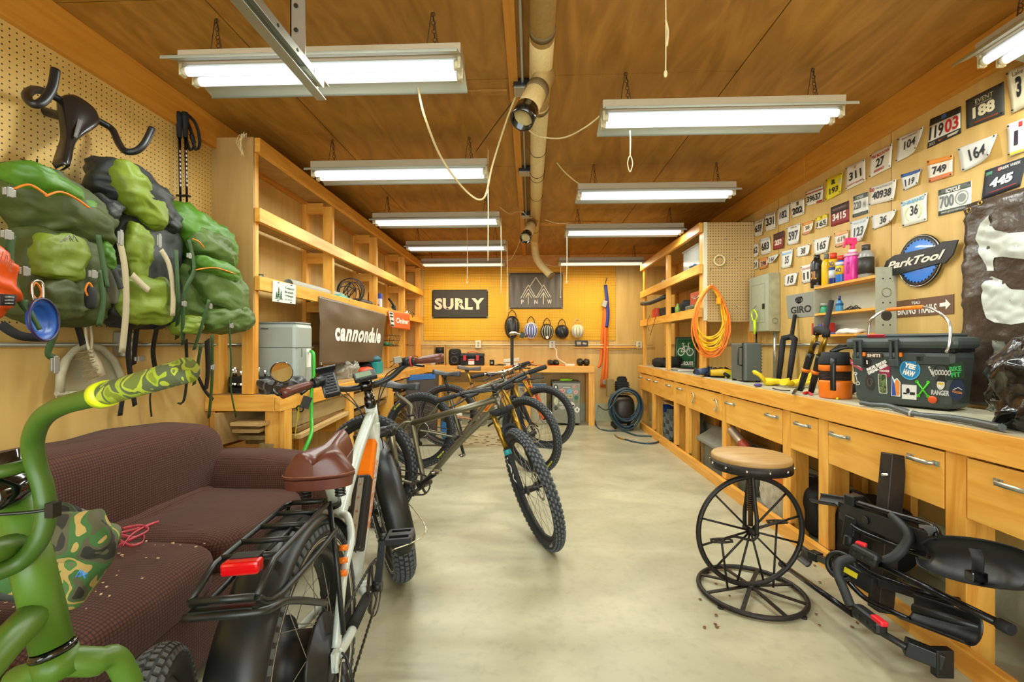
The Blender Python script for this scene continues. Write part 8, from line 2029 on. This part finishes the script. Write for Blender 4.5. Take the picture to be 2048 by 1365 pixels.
# lower arm
la,lb_ = q6(190,690,2.12),q6(860,930,1.72)
obj('lower_arm',MB().beam(la,q6(420,830,1.92),.03,.075).beam(q6(440,800,1.93),lb_,.03,.035),RB,t,bev=.005)
obj('pivot_ring',MB().ring(q6(232,712,2.06),(-.75,-.6,.2),.055,.011,28,8).ring(q6(232,712,2.06),(-.75,-.6,.2),.035,.008,24,6),RB,t)
obj('warning_sticker',MB().box(q6(285,750,1.975),(.05,.006,.022),rotd(0,12,-58)),mat('sticker_yellow','d8c41c',.4),t)
m = MB().tube(cat([q6(330,700,1.98),q6(400,750,1.92),q6(520,800,1.85),q6(720,870,1.76),q6(900,905,1.68)],5),.0105,10); obj('lower_tube',m,RT,t)
m = MB().tube(cat([q6(270,800,1.94),q6(370,895,1.86),q6(500,960,1.80),q6(620,1015,1.74)],5),.0105,10); obj('lower_tube',m,RT,t)
g = gutter(q6(620,985,1.76),q6(1010,1130,1.56),.062,.055,flare=0,up=Vector((-.4,-.5,1)))
obj('tray_tip',MB().tube([q6(640,950,1.72),q6(850,1010,1.62),q6(1010,1055,1.55)],[.018,.016,.008],8),RB,t)
obj('tray_mouth',MB().surf(lambda s,q,e: q6(5,640,2.36)+Vector((.03*math.sin(q*PI),(s-.5)*.10,.045*math.cos(q*PI)+e)),6,10,.004),RB,t)
obj('small_clamp',MB().box(q6(85,655,2.28),(.05,.05,.04),rotd(0,0,20)).beam(q6(90,660,2.28),q6(185,700,2.14),.03,.03),RB,t,bev=.004)
m = MB(); fl = P(1762,1205,2.0)
for k,(a_,b_) in enumerate((((1751,1170),(1830,1225)),)): m.beam(PZ(1760,1190,.03),PZ(1822,1245,.03),.05,.04)
obj('foot_plate',m,RB,t)

# ================================================================ under the drawer bench
def U(px,py,X): return PX(px,py,X)
BV = mat('blue_plastic','1f4fb0',.4)
def bucket(c,r,h,mm,label,rim=None,name='bucket'):
    t = thing(name,label,'bucket',c)
    obj('tub',MB().lathe([(.001,.001),(r*.85,.001),(r,h),(r-.004,h),(r*.83,.006),(.001,.006)],c,(0,0,1),30),mm,t)
    obj('rim',MB().ring(Vector(c)+Vector((0,0,h)),(0,0,1),r+.002,.007,34,6),rim or mm,t)
    return t
bucket(Vector((1.90,6.43,0)),.15,.36,BV,'blue bucket under the far end of the drawer bench')
bucket(Vector((1.885,1.60,0)),.14,.29,BV,'blue bucket under the near end of the drawer bench at the picture edge')
bucket(Vector((1.83,3.80,0)),.13,.34,mat('bucket_grey','7c8078',.5),'grey bucket with an orange rim behind the stool seat',ORG)
bucket(Vector((1.82,3.42,0)),.10,.24,mat('bucket_slate','34404a',.5),'small slate bucket behind the stool wheel')
t = thing('hexagon_rack','grey rack of stacked hexagonal tubes under the far end of the drawer bench','rack',(1.85,5.8,0)); HG = mat('hex_grey','6f7470',.5)
n = 0
for i in range(3):
    m = MB()
    for j in range(4):
        cy,cz = 5.52+.15*j,.075+.13*i+(.065 if j % 2 else 0)
        if cz+.07 > .46: continue
        o = [(cy+.075*math.cos(PI/3*k),cz+.075*math.sin(PI/3*k)) for k in range(6)]; ii = [(cy+.069*math.cos(PI/3*k),cz+.069*math.sin(PI/3*k)) for k in range(6)]
        for k in range(6):
            k2 = (k+1) % 6; v = [Vector((1.74,*o[k])),Vector((1.74,*o[k2])),Vector((1.74,*ii[k2])),Vector((1.74,*ii[k])),Vector((2.05,*o[k])),Vector((2.05,*o[k2])),Vector((2.05,*ii[k2])),Vector((2.05,*ii[k]))]
            m.add(v,[(0,1,2,3),(4,7,6,5),(0,4,5,1),(3,2,6,7)])
    obj('tube_row',m,HG,t)
obj('top_board',MB().bx(1.73,2.06,5.43,6.08,.47,.482),OLDW,t)
t = one('plastic_jug',MB().blob((1.80,5.02,.125),(.15,.17,.24),None,4,fn=lambda q: Vector((q.x*(1-.45*max(0,q.z)**2),q.y*(1-.45*max(0,q.z)**2),q.z))).cyl((1.80,5.02,.235),(1.80,5.02,.262),.02),mat('milky_plastic','c4c6c8',.35,alpha=.9),'milky plastic jug on the floor between two drawer bench posts','jug')
t = thing('storage_tote','grey storage tote with sloping hinged lid under the drawer bench','storage box',(1.88,4.45,0))
TG = mat('tote_grey','7d7f74',.5,noise_amt=.12)
obj('tub',MB().bx(1.72,2.04,4.16,4.66,.002,.25),mat('tote_dark','6a6a58',.55,noise_amt=.15),t,bev=.015)
m = MB().prism([(0,0),(.36,0),(.36,.03),(.20,.15),(.0,.03)],(1.69,4.70,.252),(1,0,0),(0,0,1),.58)
obj('lid',m,TG,t,bev=.006); obj('end_board',MB().box((1.715,4.60,.13),(.012,.06,.24)),OLDD,t)
one('cardboard_strip',MB().beam((1.93,3.60,.02),(1.93,3.49,.50),.10,.03),OLDD,'brown board leaning steeply under the wide drawer','board')
t = thing('foil_tube','tilted silver and red tube leaning under the wide drawer','tube',(1.72,3.7,0))
p0,p1 = P(1462,858,3.78),P(1500,905,3.62)
obj('tube',MB().cyl(p0+(p0-p1)*.0,p0+(p1-p0)*2.6,.035),mat('foil','b8aa94',.3,.6),t); obj('red_label',MB().lathe([(.0355,0),(.0365,0),(.0365,.14),(.0355,.14)],p0.lerp(p1,.55),p1-p0,18),mat('c_a8402c','a8402c',.5),t)
def duffel(c,d,rz,label,seed,h=True):
    t = thing('duffel_bag',label,'bag',c); R = rotz(rz)
    obj('bag_body',MB().blob(Vector(c)+Vector((0,0,d[2]/2+.004)),d,R,3.6,.02,7,seed,44,30),mat('black_canvas','1a1a18',.65,bump=.3,bscale=30),t)
    p = Vector(c)+Vector((0,0,d[2]))
    obj('handle',MB().tube(cat([p+R @ Vector((-.03,-.12,-.02)),p+R @ Vector((-.04,-.05,.03)),p+R @ Vector((-.04,.05,.03)),p+R @ Vector((-.03,.12,-.02))],5),.008,6),BLKM,t)
    obj('zip',MB().tube(cat([p+R @ Vector((-.0,-d[1]*.36,-.03)),p+R @ Vector((0,0,.004)),p+R @ Vector((0,d[1]*.36,-.03))],6),.003,5),BUCK,t)
duffel((1.86,2.60,0),(.36,.40,.36),.0,'big black duffel bag under the small drawer behind the bicycle rack',2)
duffel((1.88,3.03,0),(.32,.34,.33),.1,'black rounded bag under the bench directly behind the stool wheel',5)
t = one('seed_sack',MB().blob((1.78,3.28,.17),(.16,.34,.36),rotd(20,0,10),3.4,.016,8,3,44,30),mat('sack_white','b4ae98',.5,noise_amt=.25,noise_scale=26),'printed white and orange sack slumped behind the stool wheel','sack')
obj('orange_band',MB().blob((1.765,3.25,.30),(.17,.30,.12),rotd(20,0,10),3.4,.012,8,3,40,20),mat('sack_orange','d8701c',.5),t)
one('floor_box',MB().box((1.80,4.86,.07),(.2,.12,.13)),mat('c_2c2a26','2c2a26',.6),'small dark box between the milky jug and the grey tote','box',bev=.004)
one('tie_down_straps',MB().tube(cat([(1.70+.02*math.cos(k*1.9),3.93+.03*math.sin(k*1.3),.01+.012*k) for k in range(12)],4),.006,6),mat('strap_green_white','a8b890',.6),'tangle of pale green and white straps beside the grey bucket','straps')

# ================================================================ along the back wall
YW = YB-.013
BZ = .895
def B(px,py,Y): return PY(px,py,Y)
# work stand
t = thing('repair_stand','black bicycle repair stand with a clamp head in front of the first helmet','repair stand',(B(1024,700,6.55).x,6.55,0)); xx = B(1024,700,6.55).x
obj('column',MB().cyl((xx,6.55,.03),(xx,6.55,1.34),.024,seg=12),BLKM,t); obj('clamp_head',MB().tube(cat([(xx-.03,6.52,1.36),(xx+.03,6.50,1.385),(xx+.10,6.48,1.37),(xx+.16,6.46,1.335)],4),[.03]*4+[.024]*4+[.018]*5,10),STEEL,t); obj('clamp_jaw',MB().box((xx+.15,6.44,1.35),(.06,.05,.08),rotd(0,20,0)).box((xx+.21,6.44,1.34),(.05,.04,.03),rotd(0,-20,0)),BLK,t,bev=.004)
for k in range(3):
    a = 2*PI*k/3+.5; obj('leg',MB().tube([(xx,6.55,.28),(xx+.42*math.cos(a),6.55+.42*math.sin(a)*.6,.015)],.013,8),BLKM,t)
# helmets
def helmet(px,py,w,h,shell,accent,label,vents=7,seed=0,glow=None,strapc=None,tilt_=0):
    c = B(px,py,YW-.11); sc = 7.2/910; W_,H_ = w*sc,h*sc
    t = thing('bicycle_helmet',label,'helmet',c,'helmets hung under the banners'); R = rotd(0,tilt_,0)
    def fn(q): return Vector((q.x*(1-.10*max(0,-q.z)),q.y,q.z))
    obj('shell',MB().blob(c,(W_,.20,H_),R,2.3,0,1,0,30,20,fn),shell,t)
    m = MB()
    for k in range(vents):
        u = (k-(vents-1)/2)/(vents/2); 
        pts = [c+R @ Vector((W_*.5*u*math.cos(v*1.1)*.98,-.105*math.sqrt(max(0,1-u*u*.8))*math.cos(v*.9)-.004,H_*.47*math.sin(v))) for v in [-1.1+2.2*j/8 for j in range(9)]]
        m.tube(pts,[.003]+[.009]*7+[.003],6,flat=.7)
    obj('shell_ribs',m,accent,t)
    top = c+Vector((0,.02,H_/2)); hk = B(px,py-h/2-12,YW-.01)
    m = MB()
    for s in (-1,1): m.ribbon(cat([top+Vector((s*W_*.28,0,-.02)),top+Vector((s*W_*.2,.02,.05)),hk],4),.012,(1,0,0),.002)
    obj('chin_strap',m,strapc or STB,t)
    if glow: obj('rear_light',MB().cyl(c+Vector((0,-.105,-H_*.36)),c+Vector((0,-.12,-H_*.36)),.022),glow,t)
    return t
GSH = mat('helmet_black','1e1e1e',.35); 
helmet(1024,655,30,46,GSH,mat('helmet_grey','4a4a46',.4),'large black full helmet hanging behind the repair stand head',3,strapc=BLKM)
helmet(1062,662,27,34,mat('helmet_white','c8ccd8',.35),mat('helmet_blue','2a3a90',.35),'white and blue bicycle helmet, the second in the row',5)
helmet(1094,664,26,32,GSH,mat('helmet_silver','a8a594',.35),'black bicycle helmet with silver ribs and a round white tail light',5,glow=WINK)
helmet(1124,664,27,28,mat('helmet_navy','24262e',.4),mat('helmet_dark','121316',.4),'dark navy bicycle helmet tilted to one side',4,tilt_=-14)
helmet(1155,663,26,27,mat('helmet_cream','d8d2b8',.4),mat('helmet_vent','b0a890',.4),'cream bicycle helmet, the last in the row',4,strapc=STW)
q = B(1163,690,YB-.03); t = one('small_carton',MB().box((q.x,YB-.035,1.186+.05),(.20,.05,.098)),mat('c_26241f','26241f',.5),'small black carton with red and white print on the pine ledge','carton',bev=.002)
obj('carton_print',MB().box((q.x-.045,YB-.0605,1.24),(.07,.001,.05)).box((q.x+.045,YB-.0605,1.235),(.06,.001,.03),rotd(0,10,0)),mat('carton_print','b8a890',.5),t)
# on the bench
t = thing('wooden_organizer','small wooden two tier holder with black rolls on the back bench','holder',(B(880,730,7.0).x,7.0,BZ)); x = B(880,730,7.0).x
obj('frame',MB().bx(x-.09,x-.08,6.93,7.07,BZ+.001,BZ+.32).bx(x+.075,x+.085,6.93,7.07,BZ+.001,BZ+.32).bx(x-.08,x+.075,6.93,7.07,BZ+.001,BZ+.012).bx(x-.08,x+.075,6.93,7.07,BZ+.15,BZ+.165),PLYD,t)
for z in (.065,.22): obj('black_roll',MB().cyl((x-.06,7.0,BZ+z+.012),(x+.06,7.0,BZ+z+.012),.05,seg=18),BLKM,t)
t = thing('jobsite_radio','rounded black speaker radio standing beside the red latched tool box','radio',(B(910,730,6.98).x,6.98,BZ)); x = B(910,730,6.98).x
obj('body',MB().blob((x,6.98,BZ+.13),(.19,.12,.255),None,5),BLKM,t); obj('speaker_ring',MB().ring((x,6.918,BZ+.09),(0,-1,0),.05,.006,24,6).tube(cat([(x-.05,6.92,BZ+.20),(x,6.92,BZ+.18),(x+.05,6.92,BZ+.20)],4),.005,6),mat('radio_ring','4a4844',.5),t)
x0_,x1_ = B(922,730,6.97).x,B(968,730,6.97).x
t = thing('tool_box','black tool box with two red latches and a white label on the back bench','tool box',((x0_+x1_)/2,6.97,BZ))
obj('tub',MB().bx(x0_,x1_,6.88,7.06,BZ+.002,BZ+.13),BLKM,t,bev=.008); obj('lid',MB().bx(x0_-.005,x1_+.005,6.875,7.065,BZ+.132,BZ+.19),BLK,t,bev=.012)
for f in (.2,.75): obj('latch',MB().box((x0_+(x1_-x0_)*f,6.868,BZ+.12),(.045,.012,.08)),REDP,t,bev=.003)
obj('label',MB().box((x0_+(x1_-x0_)*.48,6.878,BZ+.06),(.09,.002,.08)),WINK,t); obj('label_band',MB().box((x0_+(x1_-x0_)*.48,6.8765,BZ+.085),(.09,.001,.02)),REDP,t); obj('top_handle',MB().tube(cat([(x0_+.1,6.97,BZ+.19),(x0_+.13,6.97,BZ+.21),(x1_-.13,6.97,BZ+.21),(x1_-.1,6.97,BZ+.19)],4),.008,6),REDP,t)
x = B(984,730,6.95).x; t = one('black_can',MB().lathe([(.001,.001),(.036,.001),(.036,.085),(.032,.09),(.001,.09)],(x,6.95,BZ),(0,0,1),20),BLKM,'small black can with grey print beside the tool box','can'); obj('print',MB().box((x,6.9135,BZ+.045),(.03,.001,.03)),BUCK,t)
x = B(1023,728,6.98).x; t = thing('white_tray','stacked white plastic trays behind the repair stand column','tray',(x,7.0,BZ)); obj('lower_tray',MB().bx(x-.11,x+.11,6.93,7.08,BZ+.001,BZ+.05),mat('tray_white','d8d4c0',.4),t,bev=.004); obj('upper_tray',MB().box((x,7.0,BZ+.085),(.24,.16,.05),rotd(0,-6,0)),MATS['tray_white'],t,bev=.004)
one('small_hardware',MB().blob((B(1000,730,6.9).x,6.9,BZ+.012),(.18,.04,.02),None,2,.015,30,2),DKST,'scattered screws and bits on the back bench edge','hardware')
for k,px in enumerate((1101,1112)):
    q = B(px,722,6.95); t = one('cycling_shoe',MB().blob((q.x,6.96,BZ+.045),(.085,.22,.088),rotz(.15),2.6,.006,9,k,fn=lambda v: Vector((v.x,v.y,v.z*(1+.25*v.y)))),mat('shoe_black','26241f',.4),['dark shoe beside the white power strip, the one nearer the stand','dark shoe beside the white power strip, the one nearer the cord'][k],'shoe')
for k,px in enumerate((1160,1173)):
    q = B(px,722,6.95); one('cycling_shoe',MB().blob((q.x,6.96,BZ+.055),(.10,.24,.105),rotz(-.1),2.6,.006,9,k+3,fn=lambda v: Vector((v.x,v.y,v.z*(1+.25*v.y)))),mat('shoe_black','26241f',.4),['black shoe at the end of the back bench, inner one of the pair','black shoe at the end of the back bench, outer one of the pair'][k],'shoe')
one('power_strip',MB().tube(cat([B(1104,693,YB-.07),B(1112,700,7.2),B(1114,715,7.15),B(1122,722,7.05),B(1132,728,6.98)],6),.007,8).box((B(1140,729,6.97).x,6.97,BZ+.016),(.14,.05,.028)),mat('cord_white','e2dccb',.5),'thick white cord and power strip from the wall outlet to the bench','power strip')
m = MB().tube(cat([(B(1050,728,6.88).x,6.88,BZ+.008),(B(1075,728,6.90).x,6.90,BZ+.008),(B(1100,729,6.86).x,6.86,BZ+.008),(B(1130,729,6.88).x,6.88,BZ+.008)],5),.007,6); one('extension_cord',m,mat('c_d8601c','d8601c',.5),'orange cord lying along the back bench','cord')
# straps on the wall
hk = B(1211,566,YB-.03); t = thing('strap_bundle','bundle of orange and blue tie-down straps hanging on the back wall','straps',hk)
OS = mat('strap_orange','e8701c',.6)
for k,(a,b_,c_) in enumerate(((1206,1202,1196),(1209,1212,1208),(1213,1214,1212),(1211,1209,1203))): obj('orange_strap',MB().ribbon(cat([B(1210,600,YB-.03),B(a,650,YB-.03-.008*k),B(b_,720,YB-.03-.008*k),B(c_ if k else 1196,775 if k else 735,YB-.03-.008*k)],5),.042,(1,0,0),.004),OS,t)
obj('blue_strap',MB().ribbon(cat([B(1211,570,YB-.035),B(1214,600,YB-.06),B(1216,630,YB-.06),B(1213,655,YB-.06)],5),.05,(1,0,0),.005),mat('strap_blue','2c3a90',.6),t)
obj('ratchet',MB().box(B(1209,608,YB-.07),(.07,.04,.10),rotd(0,15,0)).box(B(1208,765,YB-.06),(.05,.03,.07)),mat('ratchet_grey','a8a498',.4,.6),t,bev=.004); obj('hook',MB().tube(cat([B(1211,566,YB-.014),B(1211,566,YB-.05),B(1214,556,YB-.05)],4),.006,6),DKST,t)
# refrigerator with stickers
FX0,FX1,FY = B(1104.5,800,6.87).x,B(1161,800,6.87).x,6.87
t = thing('mini_fridge','small grey mini fridge covered with stickers under the back bench','refrigerator',((FX0+FX1)/2,7.0,0))
FG = mat('fridge_grey','7c7a68',.3,.3)
obj('cabinet',MB().bx(FX0,FX1,FY+.045,7.27,.02,.655),BLKM,t,bev=.006); obj('door',MB().bx(FX0,FX1,FY,FY+.04,.03,.635),FG,t,bev=.01); obj('top',MB().bx(FX0-.003,FX1+.003,FY+.01,7.28,.637,.66),mat('fridge_top','4c4c46',.4),t,bev=.004)
m = MB()
for a in (FX0+.04,FX1-.04): m.cyl((a,FY+.07,0),(a,FY+.07,.02),.015); m.cyl((a,7.2,0),(a,7.2,.02),.015)
obj('foot',m,BLKM,t)
FF_ = lambda s,q,e=0: Vector((FX0+(FX1-FX0)*s,FY-.0008-e,.03+.605*q))
def f6(px,py): return ((px-462)/(1062-462),1-(py-290)/(1160-290))
def fst(shape,x0,y0,x1,y1,col,e=.0004,name='sticker'):
    a,b = f6(x0,y1),f6(x1,y0); cx,cy,rx,ry = (a[0]+b[0])/2,(a[1]+b[1])/2,(b[0]-a[0])/2,(b[1]-a[1])/2
    o = circ(cx,cy,rx,ry,20) if shape == 'c' else (rrect(a[0],b[0],a[1],b[1],rx*.2,3,1) if shape == 'r' else [(cx-rx,cy+ry*.4),(cx,cy+ry),(cx+rx,cy+ry*.4),(cx+rx*.7,cy-ry*.6),(cx,cy-ry),(cx-rx*.7,cy-ry*.6)])
    return obj(name,MB().add([FF_(x,y,e) for x,y in o],[list(range(len(o)))]),ink(col,.45),t),(a[0],b[0],a[1],b[1])
def ft(par,bx_,s,col,sh=.15):
    w,h = bx_[1]-bx_[0],bx_[3]-bx_[2]; obj('lettering',tmb(FF_,s,bx_[0]+w*sh,bx_[1]-w*sh,bx_[2]+h*.3,bx_[3]-h*.3,.0012,.03),ink(col),par)
p,b_ = fst('c',492,320,585,450,'1c1c1e'); obj('bulb_print',MB().add([FF_(x,y,.001) for x,y in circ((b_[0]+b_[1])/2,(b_[2]+b_[3])/2+.01,.035,.04,14)],[list(range(14))]),WINK,p)
p,b_ = fst('r',672,352,860,395,'262420'); obj('bar_print',MB().add([FF_(x,y,.001) for x,y in rectp(b_[0]+.02,b_[1]-.02,b_[2]+.015,b_[3]-.015)],[(0,1,2,3)]),WINK,p)
p,b_ = fst('p',885,325,985,400,'c8a090'); ft(p,b_,'CB','c03830')
p,b_ = fst('p',595,400,745,515,'d0a898'); ft(p,b_,'BEAR','c0402c',.2)
p,b_ = fst('c',780,415,880,515,'7ab4d0'); ft(p,b_,'O','3f80b0',.3)
p,b_ = fst('p',915,430,1010,535,'c8a898'); ft(p,b_,'V','b8382c',.3)
p,b_ = fst('c',600,530,720,630,'6ad038'); ft(p,b_,'CO','2c5a24',.25)
p,b_ = fst('r',730,530,895,610,'b8ac80'); ft(p,b_,'MONTANA','5a543c',.1)
fst('c',925,555,1020,640,'2c6a50'); fst('c',930,630,1015,720,'6a7a4c'); fst('c',495,590,590,760,'c8c4a0'); fst('r',500,500,575,570,'6a8488')
fst('p',675,625,820,680,'b4b4a8'); p,b_ = fst('p',600,680,765,765,'b8c0b4'); ft(p,b_,'LODGE','4a8478',.25)
p,b_ = fst('c',785,690,940,835,'d8d6c8'); obj('cap_print',MB().add([FF_(x,y,.001) for x,y in rectp(b_[0]+.02,b_[1]-.02,b_[2]+.05,b_[2]+.09)],[(0,1,2,3)]),INK,p)
fst('p',605,775,750,860,'b0b0a0'); fst('c',500,780,580,875,'3c3c38'); p,b_ = fst('p',930,795,1050,930,'d8d8cc'); obj('figure_print',MB().add([FF_(x,y,.001) for x,y in circ((b_[0]+b_[1])/2,(b_[2]+b_[3])/2,.02,.04,10)],[list(range(10))]),INK,p)
one('neon_gloves',MB().blob(((FX0+FX1)/2,6.98,.678),(.2,.12,.03),None,2.4,.015,20,2),mat('c_9ae020','9ae020',.5),'neon green cloth lying on top of the mini fridge','cloth')
# big cardboard carton
BX0,BX1 = B(1036,800,7.0).x,B(1093,800,7.0).x
t = thing('appliance_carton','white cardboard turkey fryer carton with open flap beside the mini fridge','carton',((BX0+BX1)/2,7.12,0)); CB_ = mat('carton_white','bdb594',.7,noise_amt=.08)
obj('box',MB().bx(BX0,BX1,7.0,7.24,.002,.62),CB_,t,bev=.003); obj('open_flap',MB().box(((BX0+BX1)/2-.03,7.22,.70),(BX1-BX0-.08,.006,.16),rotd(8,0,0)),CB_,t)
F = plane((BX0,6.9992,.002),(1,0,0),(0,0,1),BX1-BX0,.618)
for (r_,c_) in ((rectp(.0,1,.93,.985),'3f6a98'),(rectp(.42,.8,.52,.57),'6a78a8')): obj('printed_band',pmb(F,r_,.001),ink(c_),t)
obj('lettering',tmb(F,'TURKEY FRYER',.06,.94,.80,.88,.002,.03),ink('5a4a3c'),t); obj('lettering',tmb(F,'OUTDOOR COOKER',.2,.8,.72,.76,.002,.0),ink('a8583c'),t)
obj('pot_print',pmb(F,[(.14,.2),(.34,.2),(.34,.5),(.3,.56),(.18,.56),(.14,.5)],.002),ink('8a8a80'),t)
# air compressor and coiled hose
cx = B(1248,820,6.6).x; c = Vector((cx,6.75,0))
t = thing('air_compressor','dark upright air compressor standing in the back corner behind a coil of hose','compressor',c)
obj('tank',MB().blob(c+Vector((0,0,.27)),(.34,.42,.42),None,3.2),mat('tank_dark','38342c',.4,.3),t); obj('pump',MB().box(c+Vector((0,0,.60)),(.17,.16,.15)).box(c+Vector((.0,0,.70)),(.13,.12,.05)).lathe([(.06,0),(.062,.02),(.001,.03)],c+Vector((0,0,.725)),(0,0,1),14),BLKM,t,bev=.006)
m = MB()
for k in range(5): m.bx(c.x-.10,c.x+.10,c.y-.09,c.y+.09,.54+.025*k,.548+.025*k)
obj('cooling_fins',m,DKST,t); obj('belt_guard',MB().box(c+Vector((-.17,.02,.58)),(.10,.12,.26)),mat('guard_tan','8a7440',.5),t,bev=.004); obj('shelf_plate',MB().box(c+Vector((0,0,.495)),(.34,.26,.012)),mat('guard_tan','8a7440',.5),t)
for s in (-1,1): obj('foot',MB().box(c+Vector((s*.12,0,.03)),(.03,.3,.06)),BLKM,t)
HB = mat('hose_blue','2c4450',.4); hc_ = Vector((cx+.005,6.47,.30)); rr = random.Random(4)
t = thing('air_hose','thick coil of dark blue air hose hung on the compressor, its end trailing','hose',hc_); m = MB()
for k in range(11):
    rx,rz = rr.uniform(.16,.235),rr.uniform(.20,.31); oz = .26-rz*.8+rr.uniform(-.02,.02); yy = -.05+.015*k
    m.tube(cat([hc_+Vector((rx*math.sin(2*PI*j/14)+.01*math.sin(j),yy+.01*math.cos(j*2+k),max(-.285,oz-.03+rz*math.cos(2*PI*j/14)))) for j in range(14)],3,True),.0105,7,True)
obj('coil',m,HB,t)
g3 = lambda a,b: PZ(1160+a/6.2,680+b/6.2,.012)
tr = cat([hc_+Vector((-.16,-.05,.12)),hc_+Vector((-.30,-.05,.0)),g3(175,900)+Vector((0,.2,.15)),g3(200,1060),g3(330,1125),g3(520,1130),g3(700,1185),g3(900,1200),g3(990,1250),g3(880,1285),g3(700,1270),g3(560,1235)],7)
obj('trailing_end',MB().tube(tr,.0105,7),HB,t); obj('hose_tip',MB().tube(cat([g3(560,1235),g3(480,1215),g3(425,1175)],4),[.010,.011,.012,.010,.008,.008,.006,.006,.004],7),mat('brass','a88b45',.35,.8),t)
# bag and cans by the far end of the shelf bench
cx_ = B(842,800,5.95).x+.02
t = thing('folding_bag','tall grey folding bag with blue rim and white lettering behind the bicycles','bag',(cx_,5.98,0)); GB = mat('bag_taupe','544a42',.6)
m = MB(); lo = [(-.16,-.14),(.16,-.14),(.16,.14),(-.16,.14)]; hi = [(-.20,-.17),(.20,-.17),(.18,.17),(-.18,.17)]
m.add([Vector((cx_+a,5.98+b,.002)) for a,b in lo]+[Vector((cx_+a,5.98+b,.80+.03*(a > 0))) for a,b in hi],[(0,1,5,4),(1,2,6,5),(2,3,7,6),(3,0,4,7),(3,2,1,0)]); obj('sides',m,GB,t)
m = MB(); m.add([Vector((cx_+a*1.012,5.98+b*1.012-.002,.75+.03*(a > 0))) for a,b in hi[:2]]+[Vector((cx_+a*1.012,5.98+b*1.012-.002,.82+.03*(a > 0))) for a,b in hi[:2]],[(0,1,3,2)]); obj('blue_rim',m,mat('rim_blue','2f6cb0',.5),t)
F = lambda s,q,e=0: Vector((cx_-.20+.40*s,5.98-.172-.0-e+.0*q+.03*(1-q),.80*q)); obj('lettering',tmb(F,'american',.14,.9,.64,.74,.004,.04),WINK,t)
one('white_bucket',MB().lathe([(.001,.001),(.12,.001),(.14,.32),(.001,.32)],(cx_+.36,6.15,0),(0,0,1),24),mat('c_c8c8be','c8c8be',.5),'white bucket on the floor in front of the grey folding bag','bucket')
one('plastic_container',MB().blob((cx_+.35,5.80,.16),(.16,.12,.31),None,3),mat('c_2f7cc0','2f7cc0',.5),'blue plastic container behind the nearest bicycle wheel','container')
x = PY(856,724,6.6).x; t = one('blue_white_can',MB().lathe([(.001,.001),(.045,.001),(.045,.16),(.001,.16)],(x,6.9,.898),(0,0,1),20),mat('c_d8d8d0','d8d8d0',.5),'white can with a blue top at the corner of the benches','can'); obj('blue_top',MB().lathe([(.0455,.08),(.047,.08),(.047,.165),(.001,.165)],(x,6.9,.898),(0,0,1),20),mat('c_2a7ac8','2a7ac8',.5),t)
# oil stain and leaves on the floor
m = MB(); rnd = random.Random(21)
for k in range(60):
    q = PZ(rnd.uniform(900,1060),rnd.uniform(868,892),.001); m.add([q+Vector((rnd.uniform(.01,.05)*math.cos(a),rnd.uniform(.01,.03)*math.sin(a),.001*rnd.random())) for a in [2*PI*j/7 for j in range(7)]],[list(range(7))])
tag(obj('floor_debris',m,mat('debris_brown','7a5a30',.9)),'brown leaf litter and stain on the floor behind the bicycles','debris',kind='stuff')
m = MB()
for k in range(24):
    q = PZ(rnd.choice([rnd.uniform(1395,1420),rnd.uniform(1610,1640),rnd.uniform(1690,1740),rnd.uniform(1430,1460)]),rnd.uniform(1130,1260),.003); m.add([q+Vector((rnd.uniform(.003,.012)*math.cos(a),rnd.uniform(.003,.012)*math.sin(a),.004*rnd.random())) for a in [2*PI*j/6 for j in range(6)]],[list(range(6))])
tag(obj('dry_leaves',m,mat('leaf_brown','6a4420',.9)),'crumbs of dry brown leaf around the stool base','leaves',kind='stuff')
